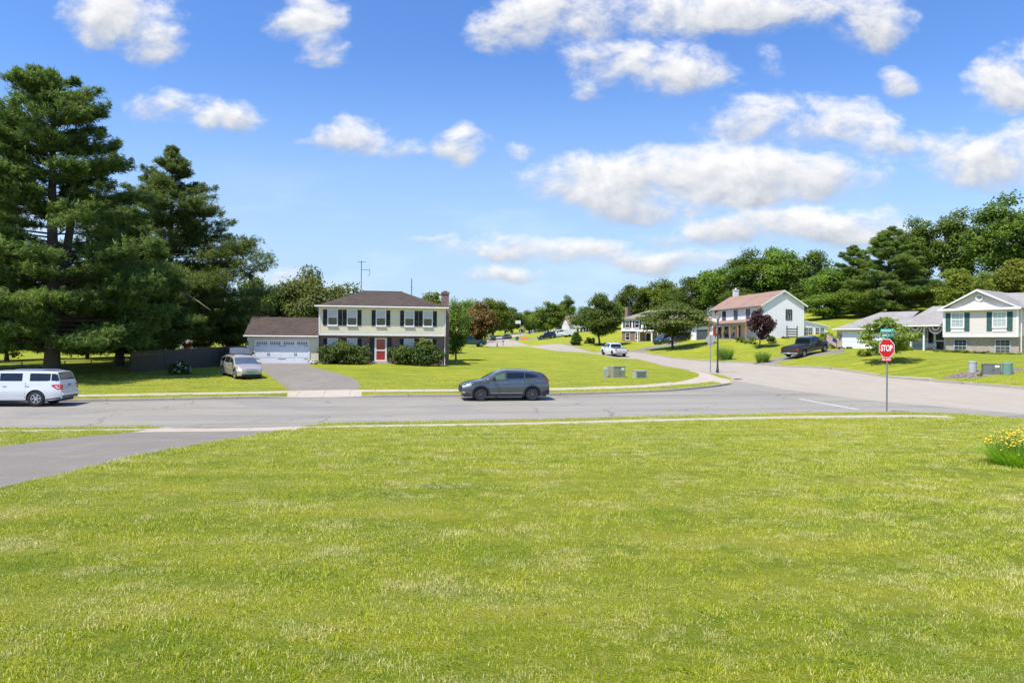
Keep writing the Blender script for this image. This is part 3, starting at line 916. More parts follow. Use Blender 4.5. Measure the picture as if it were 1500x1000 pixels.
    def seams(s, xs, zlo=None, zhi=None):
        for sd_ in (1, -1):
            for x in xs:
                mb = MB()
                s.patch(mb, [(x-.007, zlo or s.base+.1, zhi or (s.belt if not callable(s.belt) else s.belt(x))), (x+.007, zlo or s.base+.1, zhi or (s.belt if not callable(s.belt) else s.belt(x)))], sd_, .0025, 2)
                mb.build('door_seam', TRIM, s.root)
    def arches(s, mt, w=.07):
        for sd_ in (1, -1):
            for xw in (s.xf, s.xr):
                rows = []
                mb = MB()
                for t in np.linspace(-.25, math.pi+.25, 22):
                    row = []
                    for rad in (s.ra-.004, s.ra+w):
                        x, z = xw+rad*math.cos(t), max(s.base+.02, s.wr+rad*math.sin(t))
                        row.append((x, sd_*(s.Y(x, z)+.008), z))
                    rows.append(row)
                mb.grid(rows)
                mb.build('arch_trim', mt, s.root, smooth=True)
    def rails(s, xa, xb, mt, y=None):
        for sd_ in (1, -1):
            pts = []
            for x in np.linspace(xa, xb, 8):
                e = 0 if x in (xa, xb) else .045
                pts.append((x, sd_*(s.Y(x, s.zt(x)-.1)-.09), s.zt(x)-.02+e))
            MB().tube(pts, .016, 6).build('roof_rail', mt, s.root, smooth=True)
    def place(s, x, y, fx, fy, sink=.0, scale=1.0, z=None):
        yaw = math.atan2(fy, fx)
        s.root.rotation_euler = (0, 0, yaw); s.root.scale = (scale,)*3
        n = math.hypot(fx, fy); fx, fy = fx/n, fy/n
        zs = HS([(x+fx*s.xf, y+fy*s.xf), (x+fx*s.xr, y+fy*s.xr)])
        s.root.location = (x, y, float(zs.mean())-sink if z is None else z)
        s.root.rotation_euler = (0, -math.atan2(zs[0]-zs[1], s.xf-s.xr), yaw)
        s.root.rotation_mode = 'XYZ'
        return s.root
    def crossbar_text(s): pass

def HS(xy):
    """ground surface height: carriageway or land"""
    xy = np.array(xy, float)
    r = inside(xy, road_poly)
    return np.where(r, H(xy), HL(xy))

# --- dark grey three-row crossover parked on the cross street
def crossover(label, paint, name='crossover_car', group=None, rim=DARK_ALLOY, clad=TRIM):
    belt = lambda x: lerp([(-2.5, 1.30), (-1.0, 1.24), (1.3, 1.12), (2.53, .98)], x)
    v = Vehicle(name, label, 'car', paint, 5.06, 1.93, [(-2.53, .66), (-2.51, .95), (-2.47, 1.28), (-2.30, 1.44), (-2.12, 1.575), (-2.02, 1.63), (-1.5, 1.685), (-.7, 1.725), (-.1, 1.73), (.25, 1.70), (.6, 1.56), (1.18, 1.24), (1.32, 1.19), (1.9, 1.10), (2.3, 1.0), (2.46, .90), (2.53, .66)],
                1.46, -1.50, .37, .27, belt, .33, group=group)
    zb = lambda x: belt(x)+.035
    v.flank('side_window', [(.92, zb(.92), zb(.92)+.03), (.55, zb(.55), 1.42), (.22, zb(.22), 1.545), (.08, zb(.08), 1.565)], glass('clear_side_glass', (.10, .14, .08)))
    v.flank('side_window', [(-.03, zb(0), 1.57), (-.5, zb(-.5), 1.585), (-1.02, zb(-1.0), 1.565)], GLASS)
    v.flank('side_window', [(-1.09, zb(-1.1), 1.56), (-1.5, zb(-1.5), 1.50), (-1.75, zb(-1.75)+.03, 1.43), (-1.9, zb(-1.9)+.07, 1.36)], GLASS)
    v.on_top('windscreen', .52, 1.22, GLASS_L, .06)
    v.on_top('rear_window', -2.42, -2.16, GLASS, .10)
    v.flank('sill_trim', [(-1.02, .28, .40), (.98, .28, .40)], clad)
    v.flank('sill_trim', [(-.95, .415, .435), (.9, .415, .435)], CHROME, off=.007)
    v.arches(clad, .085)
    v.flank('bumper_trim', [(-2.50, .36, .62), (-2.05, .30, .50)], clad)
    v.flank('bumper_trim', [(2.05, .30, .42), (2.46, .34, .50)], clad)
    v.end_box('bumper_trim', False, -.72, .72, .36, .60, clad)
    v.end_box('grille', True, -.52, .52, .48, .82, clad, .02, .005)
    v.end_box('number_plate', False, -.26, .26, .78, .92, WHITE_PL, .02)
    for sd_ in (1, -1):
        v.flank('headlight', [(1.98, .86, .90), (2.25, .80, .90), (2.50, .74, .86)], LAMP, sd_)
        v.flank('taillight', [(-2.50, 1.06, 1.20), (-2.3, 1.12, 1.21), (-2.05, 1.17, 1.21)], RED, sd_)
        v.flank('fog_light', [(2.34, .46, .50), (2.47, .45, .51)], LAMP, sd_, off=.012)
    v.mirror(.72, 1.17, paint if rim is not DARK_ALLOY else TRIM)
    v.handles((.02, -.98), 1.02, CHROME)
    v.seams((1.05, -.03, -1.05))
    v.rails(-1.7, .1, CHROME)
    v.wheels(rim, 7)
    return v
grey = crossover('dark grey crossover parked by the kerb of the cross street, facing left', carpaint('grey_paint', (.095, .108, .125), .6))
g0 = G(737.5, 583.2)
grey.place(g0.x, 39.55, -.98, -.195, scale=1.0)

# --- long white utility vehicle cut by the left border
def long_suv(label, paint):
    v = Vehicle('long_suv', label, 'car', paint, 5.64, 2.03, [(-2.82, .62), (-2.81, 1.02), (-2.76, 1.22), (-2.68, 1.50), (-2.56, 1.84), (-2.47, 1.90), (-2.0, 1.93), (-.5, 1.94), (.6, 1.92), (.95, 1.84), (1.25, 1.62), (1.62, 1.34), (1.75, 1.29), (2.5, 1.18), (2.74, 1.08), (2.82, .75)],
                1.78, -1.55, .43, .34, 1.33, .17, .045, .06, taper=(.14, .08))
    v.flank('side_window', [(1.22, 1.38, 1.40), (1.0, 1.38, 1.56), (.72, 1.38, 1.78), (.35, 1.38, 1.80)], GLASS)
    v.flank('side_window', [(.26, 1.38, 1.80), (-.85, 1.38, 1.80)], GLASS)
    v.flank('side_window', [(-1.22, 1.38, 1.79), (-1.30, 1.38, 1.80), (-2.25, 1.38, 1.79)], GLASS)
    v.flank('side_window', [(-2.30, 1.37, 1.79), (-2.50, 1.37, 1.77), (-2.57, 1.37, 1.74), (-2.67, 1.37, 1.46)], GLASS)
    v.on_top('windscreen', .92, 1.66, GLASS_L, .06)
    v.on_top('rear_window', -2.70, -2.55, GLASS, .10, .012)
    v.flank('sill_trim', [(-1.05, .34, .40), (1.3, .34, .40)], CHROME)
    v.flank('lower_trim', [(-2.78, .44, .52), (-2.05, .36, .42)], TRIM)
    for sd_ in (1, -1):
        v.flank('taillight', [(-2.80, .92, 1.20), (-2.62, .93, 1.20), (-2.42, 1.05, 1.19), (-2.32, 1.13, 1.17)], RED, sd_)
        ob = v.flank('taillight_lens', [(-2.74, .98, 1.02), (-2.60, 1.0, 1.04), (-2.50, 1.10, 1.14)], WHITE_PL, sd_, off=.009)
        v.flank('headlight', [(2.3, .98, 1.10), (2.78, .86, 1.04)], LAMP, sd_)
        v.end_box('taillight', False, sd_*.80 if sd_ > 0 else -.93, .93 if sd_ > 0 else -.80, .93, 1.19, RED, .012)
    v.end_box('tailgate_trim', False, -.80, .80, 1.06, 1.10, CHROME, .025)
    v.end_box('number_plate', False, -.17, .17, .88, 1.02, WHITE_PL, .022)
    v.end_box('maker_badge', False, -.10, .10, 1.135, 1.185, plain('badge_blue', (.03, .05, .16), .3), .026)
    v.end_box('bumper', False, -.92, .92, .60, .74, paint, .09, bevel=.03)
    v.end_box('bumper_trim', False, -.80, .80, .44, .60, plain('grey_plastic', (.12, .12, .125), .6), .05, bevel=.02)
    v.mirror(1.05, 1.25, paint)
    v.handles((.0, -1.12), 1.10, CHROME)
    v.seams((1.28, .30, -1.02))
    v.rails(-2.2, .5, CHROME)
    v.wheels(ALLOY, 6, .60)
    return v
ws = long_suv('long white utility vehicle parked at the far kerb, cut off by the left border', carpaint('white_paint', (.66, .67, .69), .05))
ws.place(-24.45, 33.6, -.985, -.14, scale=.89)

# --- beige family wagon on the grass by the drive
def wagon(label, paint):
    belt = lambda x: lerp([(-2.4, 1.10), (0, 1.03), (2.46, .85)], x)
    v = Vehicle('family_wagon', label, 'car', paint, 4.92, 1.92, [(-2.46, .6), (-2.44, .95), (-2.36, 1.12), (-2.05, 1.42), (-1.8, 1.52), (-1.0, 1.64), (-.2, 1.66), (.3, 1.62), (.75, 1.45), (1.42, 1.10), (1.55, 1.04), (2.1, .92), (2.36, .80), (2.46, .60)],
                1.52, -1.46, .36, .24, belt, .36, taper=(.30, .16))
    zb = lambda x: belt(x)+.03
    v.flank('side_window', [(1.2, zb(1.2), zb(1.2)+.03), (.7, zb(.7), 1.34), (.15, zb(0), 1.47)], GLASS)
    v.flank('side_window', [(.08, zb(0), 1.475), (-.9, zb(-.9), 1.48), (-1.0, zb(-1), 1.475)], GLASS)
    v.flank('side_window', [(-1.07, zb(-1), 1.47), (-1.7, zb(-1.7), 1.36), (-2.05, zb(-2), 1.22)], GLASS)
    v.on_top('windscreen', .62, 1.46, glass('sky_glass', (.07, .09, .13), .05), .06)
    v.on_top('rear_window', -2.3, -1.98, GLASS, .1)
    v.end_box('grille', True, -.40, .40, .60, .76, CHROME, .02, .01, bevel=.03)
    v.end_box('bumper_trim', True, -.72, .72, .30, .40, TRIM, .02, .0)
    v.end_box('number_plate', True, -.24, .24, .46, .58, TEAL_PL, .035)
    for sd_ in (1, -1):
        v.flank('headlight', [(1.9, .66, .80), (2.2, .60, .76), (2.44, .52, .66)], LAMP, sd_, off=.01)
        v.flank('taillight', [(-2.42, .88, 1.06), (-2.1, .92, 1.05)], RED, sd_)
    v.mirror(.98, 1.02, paint); v.handles((.2, -.85), .92, paint); v.seams((1.2, .12, -1.0))
    v.rails(-1.5, .2, TRIM)
    v.wheels(ALLOY, 10, .70)
    return v
bg = wagon('beige family wagon parked on the grass beside the driveway, facing the street', carpaint('beige_paint', (.50, .45, .37), .35))
b0 = G(355, 555.2)
bg.place(b0.x-.25, b0.y+.4, .62, -.78, scale=.97)

def plain_suv(label, paint, name='parked_car', group=None, detail=False, L=4.75, hs=1.0, glassm=None):
    k = L/4.75
    belt = 1.08*hs
    v = Vehicle(name, label, 'car', paint, L, 1.88, [(x*k, z*hs) for x, z in [(-2.37, .62), (-2.36, .95), (-2.32, 1.10), (-2.12, 1.56), (-1.9, 1.65), (-.8, 1.72), (.2, 1.70), (.55, 1.58), (1.12, 1.18), (1.25, 1.12), (2.0, 1.02), (2.26, .92), (2.37, .60)]],
                1.42*k, -1.42*k, .36, .28, belt, .26, taper=(.18, .12), detail=detail, group=group)
    z0, z1 = belt+.03, 1.55*hs
    v.flank('side_window', [(.98*k, z0, z0+.03), (.6*k, z0, 1.42*hs), (.3*k, z0, z1), (.1*k, z0, z1)], GLASS)
    v.flank('side_window', [(.03*k, z0, z1), (-.95*k, z0, z1)], GLASS)
    v.flank('side_window', [(-1.02*k, z0, z1), (-1.75*k, z0, z1-.02), (-2.0*k, z0, z1-.2)], GLASS)
    v.on_top('windscreen', .5*k, 1.15*k, glassm or GLASS_L, .06)
    v.on_top('rear_window', -2.30*k, -2.13*k, GLASS, .10)
    for sd_ in (1, -1):
        v.flank('headlight', [(1.95*k, .80*hs, .94*hs), (2.34*k, .74*hs, .88*hs)], LAMP, sd_)
        v.flank('taillight', [(-2.36*k, .85*hs, 1.05*hs), (-2.1*k, .90*hs, 1.05*hs)], RED, sd_)
    v.end_box('grille', True, -.5, .5, .55, .80*hs, TRIM, .015, .005)
    v.end_box('number_plate', False, -.25, .25, .75, .88, WHITE_PL, .02)
    v.mirror(.8*k, belt+.02, TRIM)
    v.seams((1.0*k, .06*k, -.98*k))
    v.wheels(ALLOY, 5)
    return v

def sedan(label, paint, group=None):
    v = Vehicle('parked_car', label, 'car', paint, 4.7, 1.82, [(-2.35, .55), (-2.33, .92), (-2.2, 1.02), (-1.7, 1.06), (-1.55, 1.10), (-.95, 1.38), (-.4, 1.45), (.2, 1.43), (.5, 1.34), (1.15, 1.0), (1.3, .95), (2.1, .84), (2.28, .75), (2.35, .55)],
                1.4, -1.35, .32, .22, .94, .42, detail=False, group=group)
    v.flank('side_window', [(1.0, .97, 1.0), (.45, .97, 1.26), (-.05, .97, 1.33)], GLASS)
    v.flank('side_window', [(-.12, .97, 1.33), (-.7, .97, 1.30), (-1.2, .98, 1.10)], GLASS)
    v.on_top('windscreen', .42, 1.18, GLASS_L, .06); v.on_top('rear_window', -1.55, -.9, GLASS, .08)
    for sd_ in (1, -1):
        v.flank('headlight', [(1.95, .64, .76), (2.32, .58, .70)], LAMP, sd_); v.flank('taillight', [(-2.33, .74, .90), (-1.95, .78, .90)], RED, sd_)
    v.end_box('number_plate', False, -.25, .25, .6, .72, WHITE_PL, .02)
    v.mirror(.85, .94, TRIM); v.wheels(ALLOY, 5)
    return v

def pickup(label, paint, crew=True, L=5.9, rim=ALLOY, cover=TRIM, hs=1.0, dark_rear=True):
    cx = -.55 if crew else -.25
    top = [(-L/2, .62), (-L/2+.01, 1.04), (-L/2+.03, 1.19), (cx-.24, 1.20), (cx-.20, 1.24), (cx-.10, 1.76), (cx+.1, 1.86), (cx+1.0, 1.89), (.85, 1.84), (1.0, 1.76), (1.5, 1.34), (1.62, 1.28), (2.5, 1.20), (L/2-.12, 1.10), (L/2-.02, .95), (L/2, .66)]
    v = Vehicle('pickup_truck', label, 'pickup truck', paint, L, 2.0, [(x, z*hs) for x, z in top], 1.92, -1.75, .41, .42, 1.20, .24, .05, .06, taper=(.10, .04))
    z0, z1 = 1.25, 1.72
    v.flank('side_window', [(1.28, z0, z0+.03), (.95, z0, 1.58), (.75, z0, z1), (.52, z0, z1)], GLASS)
    v.flank('side_window', [(.43, z0, z1), (cx+.1, z0, z1), (cx+.02, z0, z1-.04)], GLASS)
    v.on_top('windscreen', .96, 1.56, GLASS_L, .06)
    # rear glass of the cab
    yb = v.Y(cx-.15, 1.4)-.12
    MB().poly([(cx-.215, -yb, 1.27), (cx-.215, yb, 1.27), (cx-.125, yb-.04, 1.70), (cx-.125, -yb+.04, 1.70)]).build('rear_window', GLASS, v.root)
    # load bed: dark slab on the closed top, in place of an open recess
    MB().box(-L/2+.10, cx-.32, -.80, .80, 1.10, 1.222).build('bed_patch', cover, v.root, bevel=.01)
    for sd_ in (1, -1):
        v.flank('headlight', [(2.55, .90, 1.06), (L/2-.03, .86, 1.02)], LAMP, sd_)
        v.flank('taillight', [(-L/2+.01, .84, 1.10), (-L/2+.13, .84, 1.10)], RED, sd_)
        v.end_box('taillight', False, .82 if sd_ > 0 else -.95, .95 if sd_ > 0 else -.82, .84, 1.10, RED, .012)
    v.end_box('tailgate', False, -.78, .78, .74, 1.16, paint, .018, bevel=.02)
    v.end_box('bumper', False, -.94, .94, .50, .66, CHROME, .14, bevel=.03)
    v.end_box('number_plate', False, -.16, .16, .54, .64, WHITE_PL, .16)
    v.end_box('bumper', True, -.92, .92, .52, .70, CHROME, .07, bevel=.03)
    v.end_box('grille', True, -.6, .6, .74, 1.02, TRIM, .02)
    v.mirror(1.05, 1.25, TRIM); v.handles((.55, cx+.25), 1.08, TRIM); v.seams((1.3, .47, cx-.02))
    v.arches(paint, .05)
    v.wheels(rim, 5, .58, .27)
    return v
bs = plain_suv('black off-road car at the garage end of the drive, behind the beige wagon', carpaint('black_paint', (.012, .013, .015), .2), detail=True, glassm=glass('grey_glass', (.10, .11, .13), .06))
p_ = P(349, 531, 57.5); bs.place(p_.x, p_.y, .50, -.87)
wt = pickup('white crew-cab pickup parked along the pale road, tail towards the camera', carpaint('white_paint', (.66, .67, .69), .05), rim=DARK_ALLOY)
p_ = G(899, 521.0); wt.place(p_.x, p_.y, -.24, .97)
dt = pickup('dark grey pickup with open bed parked on the drive of the white farmhouse', carpaint('charcoal_paint', (.028, .03, .034), .4), crew=False, L=5.7)
p_ = P(1181, 517, 71.0); dt.place(p_.x, p_.y, .83, .56)
gt = pickup('dark green pickup parked side-on behind the corner lawn', carpaint('dark_green_paint', (.015, .05, .045), .4), crew=False, L=5.4)
p_ = G(688, 508.6); gt.place(p_.x, p_.y, -.93, -.3)
FAR = 'cars parked along the far bend'
for px, py, fx, fy, mk, lab, col in (
    (801, 497.0, -1, -.12, plain_suv, 'navy off-road car on the raised lawn drive left of the white trailer', ('navy_paint', (.015, .022, .05))),
    (743, 496.0, .35, .95, sedan, 'silver saloon driving along the pale bend, low and small', ('silver_paint', (.30, .33, .36))),
    (720.5, 498.8, .2, -.95, plain_suv, 'dark green boxy car at the left side of the bend under the russet tree', ('bottle_green_paint', (.02, .05, .04))),
    (817, 487.2, -1, -.1, sedan, 'white saloon higher up the slope behind the navy off-road car', ('white_paint', (.66, .67, .69))),
    (784, 487.0, -.7, -.7, plain_suv, 'small white hatchback at the top of the bend, beside the leafy oak', ('white_paint', (.66, .67, .69))),
    (791, 487.0, -.8, -.5, plain_suv, 'grey hatchback at the top of the bend, right of the white one', ('slate_paint', (.10, .12, .14))),
    (765, 487.0, .3, .95, plain_suv, 'black off-road car at the top of the bend beside the basketball hoop', ('black_paint', (.012, .013, .015)))):
    v = mk(lab, carpaint(*col), group=FAR)
    p_ = G(px, py); v.place(p_.x, p_.y, fx, fy)
v = plain_suv('teal small car on the drive under the spreading street tree', carpaint('teal_paint', (.012, .055, .06), .4), L=4.2); p_ = G(971, 504.2); v.place(p_.x, p_.y, -.75, -.66)
v = plain_suv('dark blue off-road car on the drive behind the trunk of the spreading tree', carpaint('navy_paint', (.015, .022, .05), .4), L=4.9, hs=1.08); p_ = G(993, 502.6); v.place(p_.x, p_.y, -.9, -.44)
v = pickup('white pickup with its cab next to the white trailer on the raised drive', carpaint('white_paint', (.66, .67, .69), .05)); p_ = G(822, 494.2); v.place(p_.x, p_.y, -1, -.1)
# white box trailer beside it
t = thing('box_trailer', 'plain white box trailer standing right of the navy car', 'trailer')
p_ = G(833, 494.2); t.location = p_; t.rotation_euler = (0, 0, R(4))
MB().box(-1.3, 1.5, -1, 1, .45, 2.0).build('trailer_box', carpaint('white_paint', (.66, .67, .69), .05), t, bevel=.05)
for sx in (-1.03, 1.03): MB().lathe([(.001, -.1), (.2, -.1), (.34, -.1), (.36, -.06), (.36, .06), (.34, .1), (.001, .1)], 18, Matrix.Translation((.1, sx, .36)) @ Matrix.Rotation(R(90), 4, 'X')).build('wheel', RUBBER, t, smooth=True)
MB().tube([(-1.3, -.5, .5), (-2.3, 0, .48), (-1.3, .5, .5)], .04, 6).build('drawbar', TRIM, t)

# ------------------------------------------------------------------ houses
WHITE = plain('white_paint_wood', (.72, .705, .71), .55)
BLACK_SH = plain('black_shutter', (.012, .011, .010), .6)
GREEN_SH = plain('green_shutter', (.02, .085, .075), .6)
PANE = glass('window_pane', (.05, .06, .07), .06)
BLIND = plain('window_blind_pane', (.42, .46, .50), .12)
DARKPANE = glass('dark_pane', (.014, .018, .02), .05)
CREAM = plain('cream_siding', (.74, .655, .49), .6, var=.05, sc=1.2)
GREIGE = plain('greige_siding', (.64, .575, .53), .6, var=.05, sc=1.2)
WHITE_SID = plain('white_siding', (.76, .735, .75), .55, var=.04, sc=1.0)
BRICK_R = brick_mat('red_brick', (.15, .068, .055), (.27, .14, .115), (.36, .32, .29))
BRICK_T = brick_mat('tan_brick', (.30, .22, .16), (.48, .41, .34), (.46, .43, .38))
SH_BROWN = shingle_mat('brown_shingle', (.044, .030, .023), (.070, .047, .036), (.098, .070, .054))
SH_GREY = shingle_mat('grey_shingle', (.24, .225, .205), (.30, .285, .265), (.37, .35, .325))
SH_RED = shingle_mat('red_brown_shingle', (.255, .15, .108), (.33, .20, .148), (.38, .25, .19))
SH_TAN = shingle_mat('tan_shingle', (.20, .165, .125), (.27, .225, .17), (.32, .27, .21))

def frame(origin, udir):
    """wall frame: u along the wall, v up, w outwards (to the right of u)"""
    u = Vector(udir).normalized(); w = Vector((u.y, -u.x, 0)); v = Vector((0, 0, 1))
    M = Matrix.Identity(4)
    for i in range(3): M[i][0] = u[i]; M[i][1] = w[i]; M[i][2] = v[i]; M[i][3] = origin[i]
    return M

def siding(mb, M, u0, u1, z0, z1, top=None, lap=.18, depth=.016):
    """lapped boards on a wall frame; top(u) gives a gable limit"""
    n = max(1, int(round((z1-z0)/lap))); st = (z1-z0)/n
    for i in range(n):
        a, b = z0+i*st, z0+(i+1)*st
        ua, ub = u0, u1
        if top: ua, ub = top(a); ua2, ub2 = top(b)
        else: ua2, ub2 = ua, ub
        if ub-ua < .02: continue
        p = [(ua, depth, a), (ub, depth, a), (ub2, .002, b), (ua2, .002, b)]
        mb.poly([M @ Vector(q) for q in p])
        mb.poly([M @ Vector(q) for q in ((ua, 0, a), (ub, 0, a), (ub, depth, a), (ua, depth, a))])

def window(parent, M, u, z, w, h, shutter=None, sw=.36, cols=3, rows=4, panes=(BLIND, DARKPANE), trim=WHITE, muntins=True, sash=True, sh_h=None, sill=True):
    """sash window centred at u with its foot at z"""
    t = .09
    fb = MB()
    fb.box(-w/2-t, -w/2, 0, .06, -t, h+t, M @ Matrix.Translation((u, 0, z))); fb.box(w/2, w/2+t, 0, .06, -t, h+t, M @ Matrix.Translation((u, 0, z)))
    Q = M @ Matrix.Translation((u, 0, z))
    fb.box(-w/2, w/2, 0, .06, h, h+t, Q); fb.box(-w/2, w/2, 0, .06, -t, 0, Q)
    if sash: fb.box(-w/2, w/2, .018, .05, h*.485, h*.53, Q)
    if muntins:
        for k in range(1, cols): fb.box(-w/2+w*k/cols-.012, -w/2+w*k/cols+.012, .020, .036, 0, h*.485 if sash else h, Q); fb.box(-w/2+w*k/cols-.012, -w/2+w*k/cols+.012, .020, .036, h*.53 if sash else h*.999, h, Q)
        for k in range(1, rows):
            if sash and abs(k/rows-.5) < .05: continue
            fb.box(-w/2, w/2, .021, .034, h*k/rows-.012, h*k/rows+.012, Q)
    f = fb.build('window', trim, parent)
    up, lo = panes
    if sash:
        MB().poly([Q @ Vector(q) for q in ((-w/2, .024, h*.5), (w/2, .024, h*.5), (w/2, .024, h), (-w/2, .024, h))]).build('pane', up, f)
        MB().poly([Q @ Vector(q) for q in ((-w/2, .019, 0), (w/2, .019, 0), (w/2, .019, h*.5), (-w/2, .019, h*.5))]).build('pane', lo, f)
    else:
        MB().poly([Q @ Vector(q) for q in ((-w/2, .019, 0), (w/2, .019, 0), (w/2, .019, h), (-w/2, .019, h))]).build('pane', lo, f)
    if sill: MB().box(-w/2-t-.02, w/2+t+.02, 0, .11, -t-.045, -t, Q).build('sill', trim, f)
    if shutter:
        hh = sh_h or (-.05, h+.05)
        for sg in (-1, 1):
            x0 = sg*(w/2+t+.03); x1 = x0+sg*sw
            sb = MB(); a, b = min(x0, x1), max(x0, x1)
            sb.box(a, a+.045, 0, .05, hh[0], hh[1], Q); sb.box(b-.045, b, 0, .05, hh[0], hh[1], Q)
            for zz in (hh[0], (hh[0]+hh[1])/2-.03, hh[1]-.06): sb.box(a+.045, b-.045, 0, .05, zz, zz+.06, Q)
            n = max(4, int((hh[1]-hh[0])/.09))
            for k in range(n):
                zz = hh[0]+.06+(hh[1]-hh[0]-.12)*k/n
                sb.poly([Q @ Vector(q) for q in ((a+.045, .042, zz), (b-.045, .042, zz), (b-.045, .012, zz+(hh[1]-hh[0]-.12)/n), (a+.045, .012, zz+(hh[1]-hh[0]-.12)/n))])
            sb.build('shutter', shutter, parent)
    return f

def door(parent, M, u, z, w, h, col, glazed=None, storm=False, trim=WHITE):
    Q = M @ Matrix.Translation((u, 0, z)); t = .10
    fb = MB(); fb.box(-w/2-t, -w/2, 0, .07, 0, h+t, Q); fb.box(w/2, w/2+t, 0, .07, 0, h+t, Q); fb.box(-w/2, w/2, 0, .07, h, h+t, Q)
    f = fb.build('door_frame', trim, parent)
    d = MB(); d.box(-w/2, w/2, .005, .03, 0, h, Q)
    for zz, hh in ((.12, .75), (1.0, .85)):
        for sx in (-1, 1): d.box(sx*w*.24-w*.17, sx*w*.24+w*.17, .03, .042, zz*h/2.03, (zz+hh)*h/2.03, Q)
    dd = d.build('door', col, parent)
    if storm:
        sb = MB(); sb.box(-w/2, -w/2+.07, .045, .065, 0, h, Q); sb.box(w/2-.07, w/2, .045, .065, 0, h, Q); sb.box(-w/2+.07, w/2-.07, .045, .065, h*.46, h*.52, Q); sb.box(-w/2+.07, w/2-.07, .045, .065, 0, .12, Q)
        sb.build('storm_door', trim, parent)
    MB().tube([Q @ Vector((w*.38, .04, h*.47)), Q @ Vector((w*.38, .09, h*.47))], .03, 8).build('handle', CHROME, dd)
    return dd

def roof_slab(mb, a, b, c, d, th=.14):
    """a-b lower edge, c-d upper edge (c above b)"""
    n = (Vector(b)-Vector(a)).cross(Vector(d)-Vector(a)).normalized()
    if n.z < 0: n = -n
    top = [Vector(q) for q in (a, b, c, d)]; bot = [q-Vector((0, 0, th)) for q in top]
    i = len(mb.v); mb.v += [tuple(q) for q in top+bot]
    for f in ((0, 1, 2, 3), (7, 6, 5, 4), (0, 4, 5, 1), (1, 5, 6, 2), (2, 6, 7, 3), (3, 7, 4, 0)): mb.f.append(tuple(i+k for k in f))

def garage_door(parent, M, u, z, w, h, col, windows=True, trim=WHITE):
    Q = M @ Matrix.Translation((u, 0, z)); t = .10
    fb = MB(); fb.box(-w/2-t, -w/2, 0, .06, 0, h+t, Q); fb.box(w/2, w/2+t, 0, .06, 0, h+t, Q); fb.box(-w/2, w/2, 0, .06, h, h+t, Q)
    fb.build('door_frame', trim, parent)
    Q = Q @ Matrix.Translation((0, .046, 0))
    mb = MB(); n = 4
    for k in range(n):
        mb.box(-w/2, w/2, -.04, -.01, h*k/n+.006, h*(k+1)/n-.006, Q)
        if not (windows and k == n-1):
            m_ = 4
            for j in range(m_):
                a = -w/2+w*(j+.06)/m_; b = -w/2+w*(j+.94)/m_
                mb.box(a, b, -.01, -.002, h*k/n+.07, h*(k+1)/n-.07, Q)
    d = mb.build('garage_door', col, parent)
    if windows:
        for j in range(4):
            a = -w/2+w*(j+.12)/4; b = -w/2+w*(j+.88)/4; z0, z1 = h*.815, h*.93
            g = MB().poly([Q @ Vector(q) for q in ((a, -.006, z0), (b, -.006, z0), (b, -.006, z1), (a, -.006, z1))]).build('pane', DARKPANE, d)
            gb = MB()
            for k in range(1, 6): x = a+(b-a)*k/6; gb.box(x-.022, x+.022, -.006, .004, z0, z1, Q)
            gb.box(a, b, -.006, .0035, (z0+z1)/2-.014, (z0+z1)/2+.014, Q)
            gb.build('muntin_grid', col, d)
        for x in (-w/4, w/4):
            for s_ in (-.07, .07): MB().box(x+s_-.02, x+s_+.02, -.002, .03, h*.36, h*.47, Q).build('handle', TRIM, d)
        for zz in (.22, .77):
            for x, l in ((-w/2+.22, .36), (0, .7), (w/2-.22, .36)): MB().box(x-l/2, x+l/2, -.002, .012, h*zz-.02, h*zz+.02, Q).build('hinge_strap', plain('strap_grey', (.16, .17, .19), .5), d)
    return d

def lantern(parent, M, u, z):
    Q = M @ Matrix.Translation((u, .12, z))
    mb = MB(); mb.lathe([(.001, .30), (.05, .27), (.10, .20), (.09, .19)], 8, Q); mb.lathe([(.09, .0), (.06, -.08), (.001, -.10)], 8, Q); mb.box(-.02, .02, -.13, -.02, .05, .09, Q)
    for k in range(6): t = k*1.047; mb.tube([Q @ Vector((.085*math.cos(t), .085*math.sin(t), 0)), Q @ Vector((.095*math.cos(t), .095*math.sin(t), .2))], .008, 4)
    l = mb.build('wall_lantern', TRIM, parent)
    MB().lathe([(.07, 0), (.08, .19)], 8, Q).build('lantern_glass', plain('lantern_glass_pane', (.45, .40, .30), .2), l)

def wall_block(parent, name, mt, boxes):
    mb = MB()
    for b in boxes: mb.box(*b)
    return mb.build(name, mt, parent)

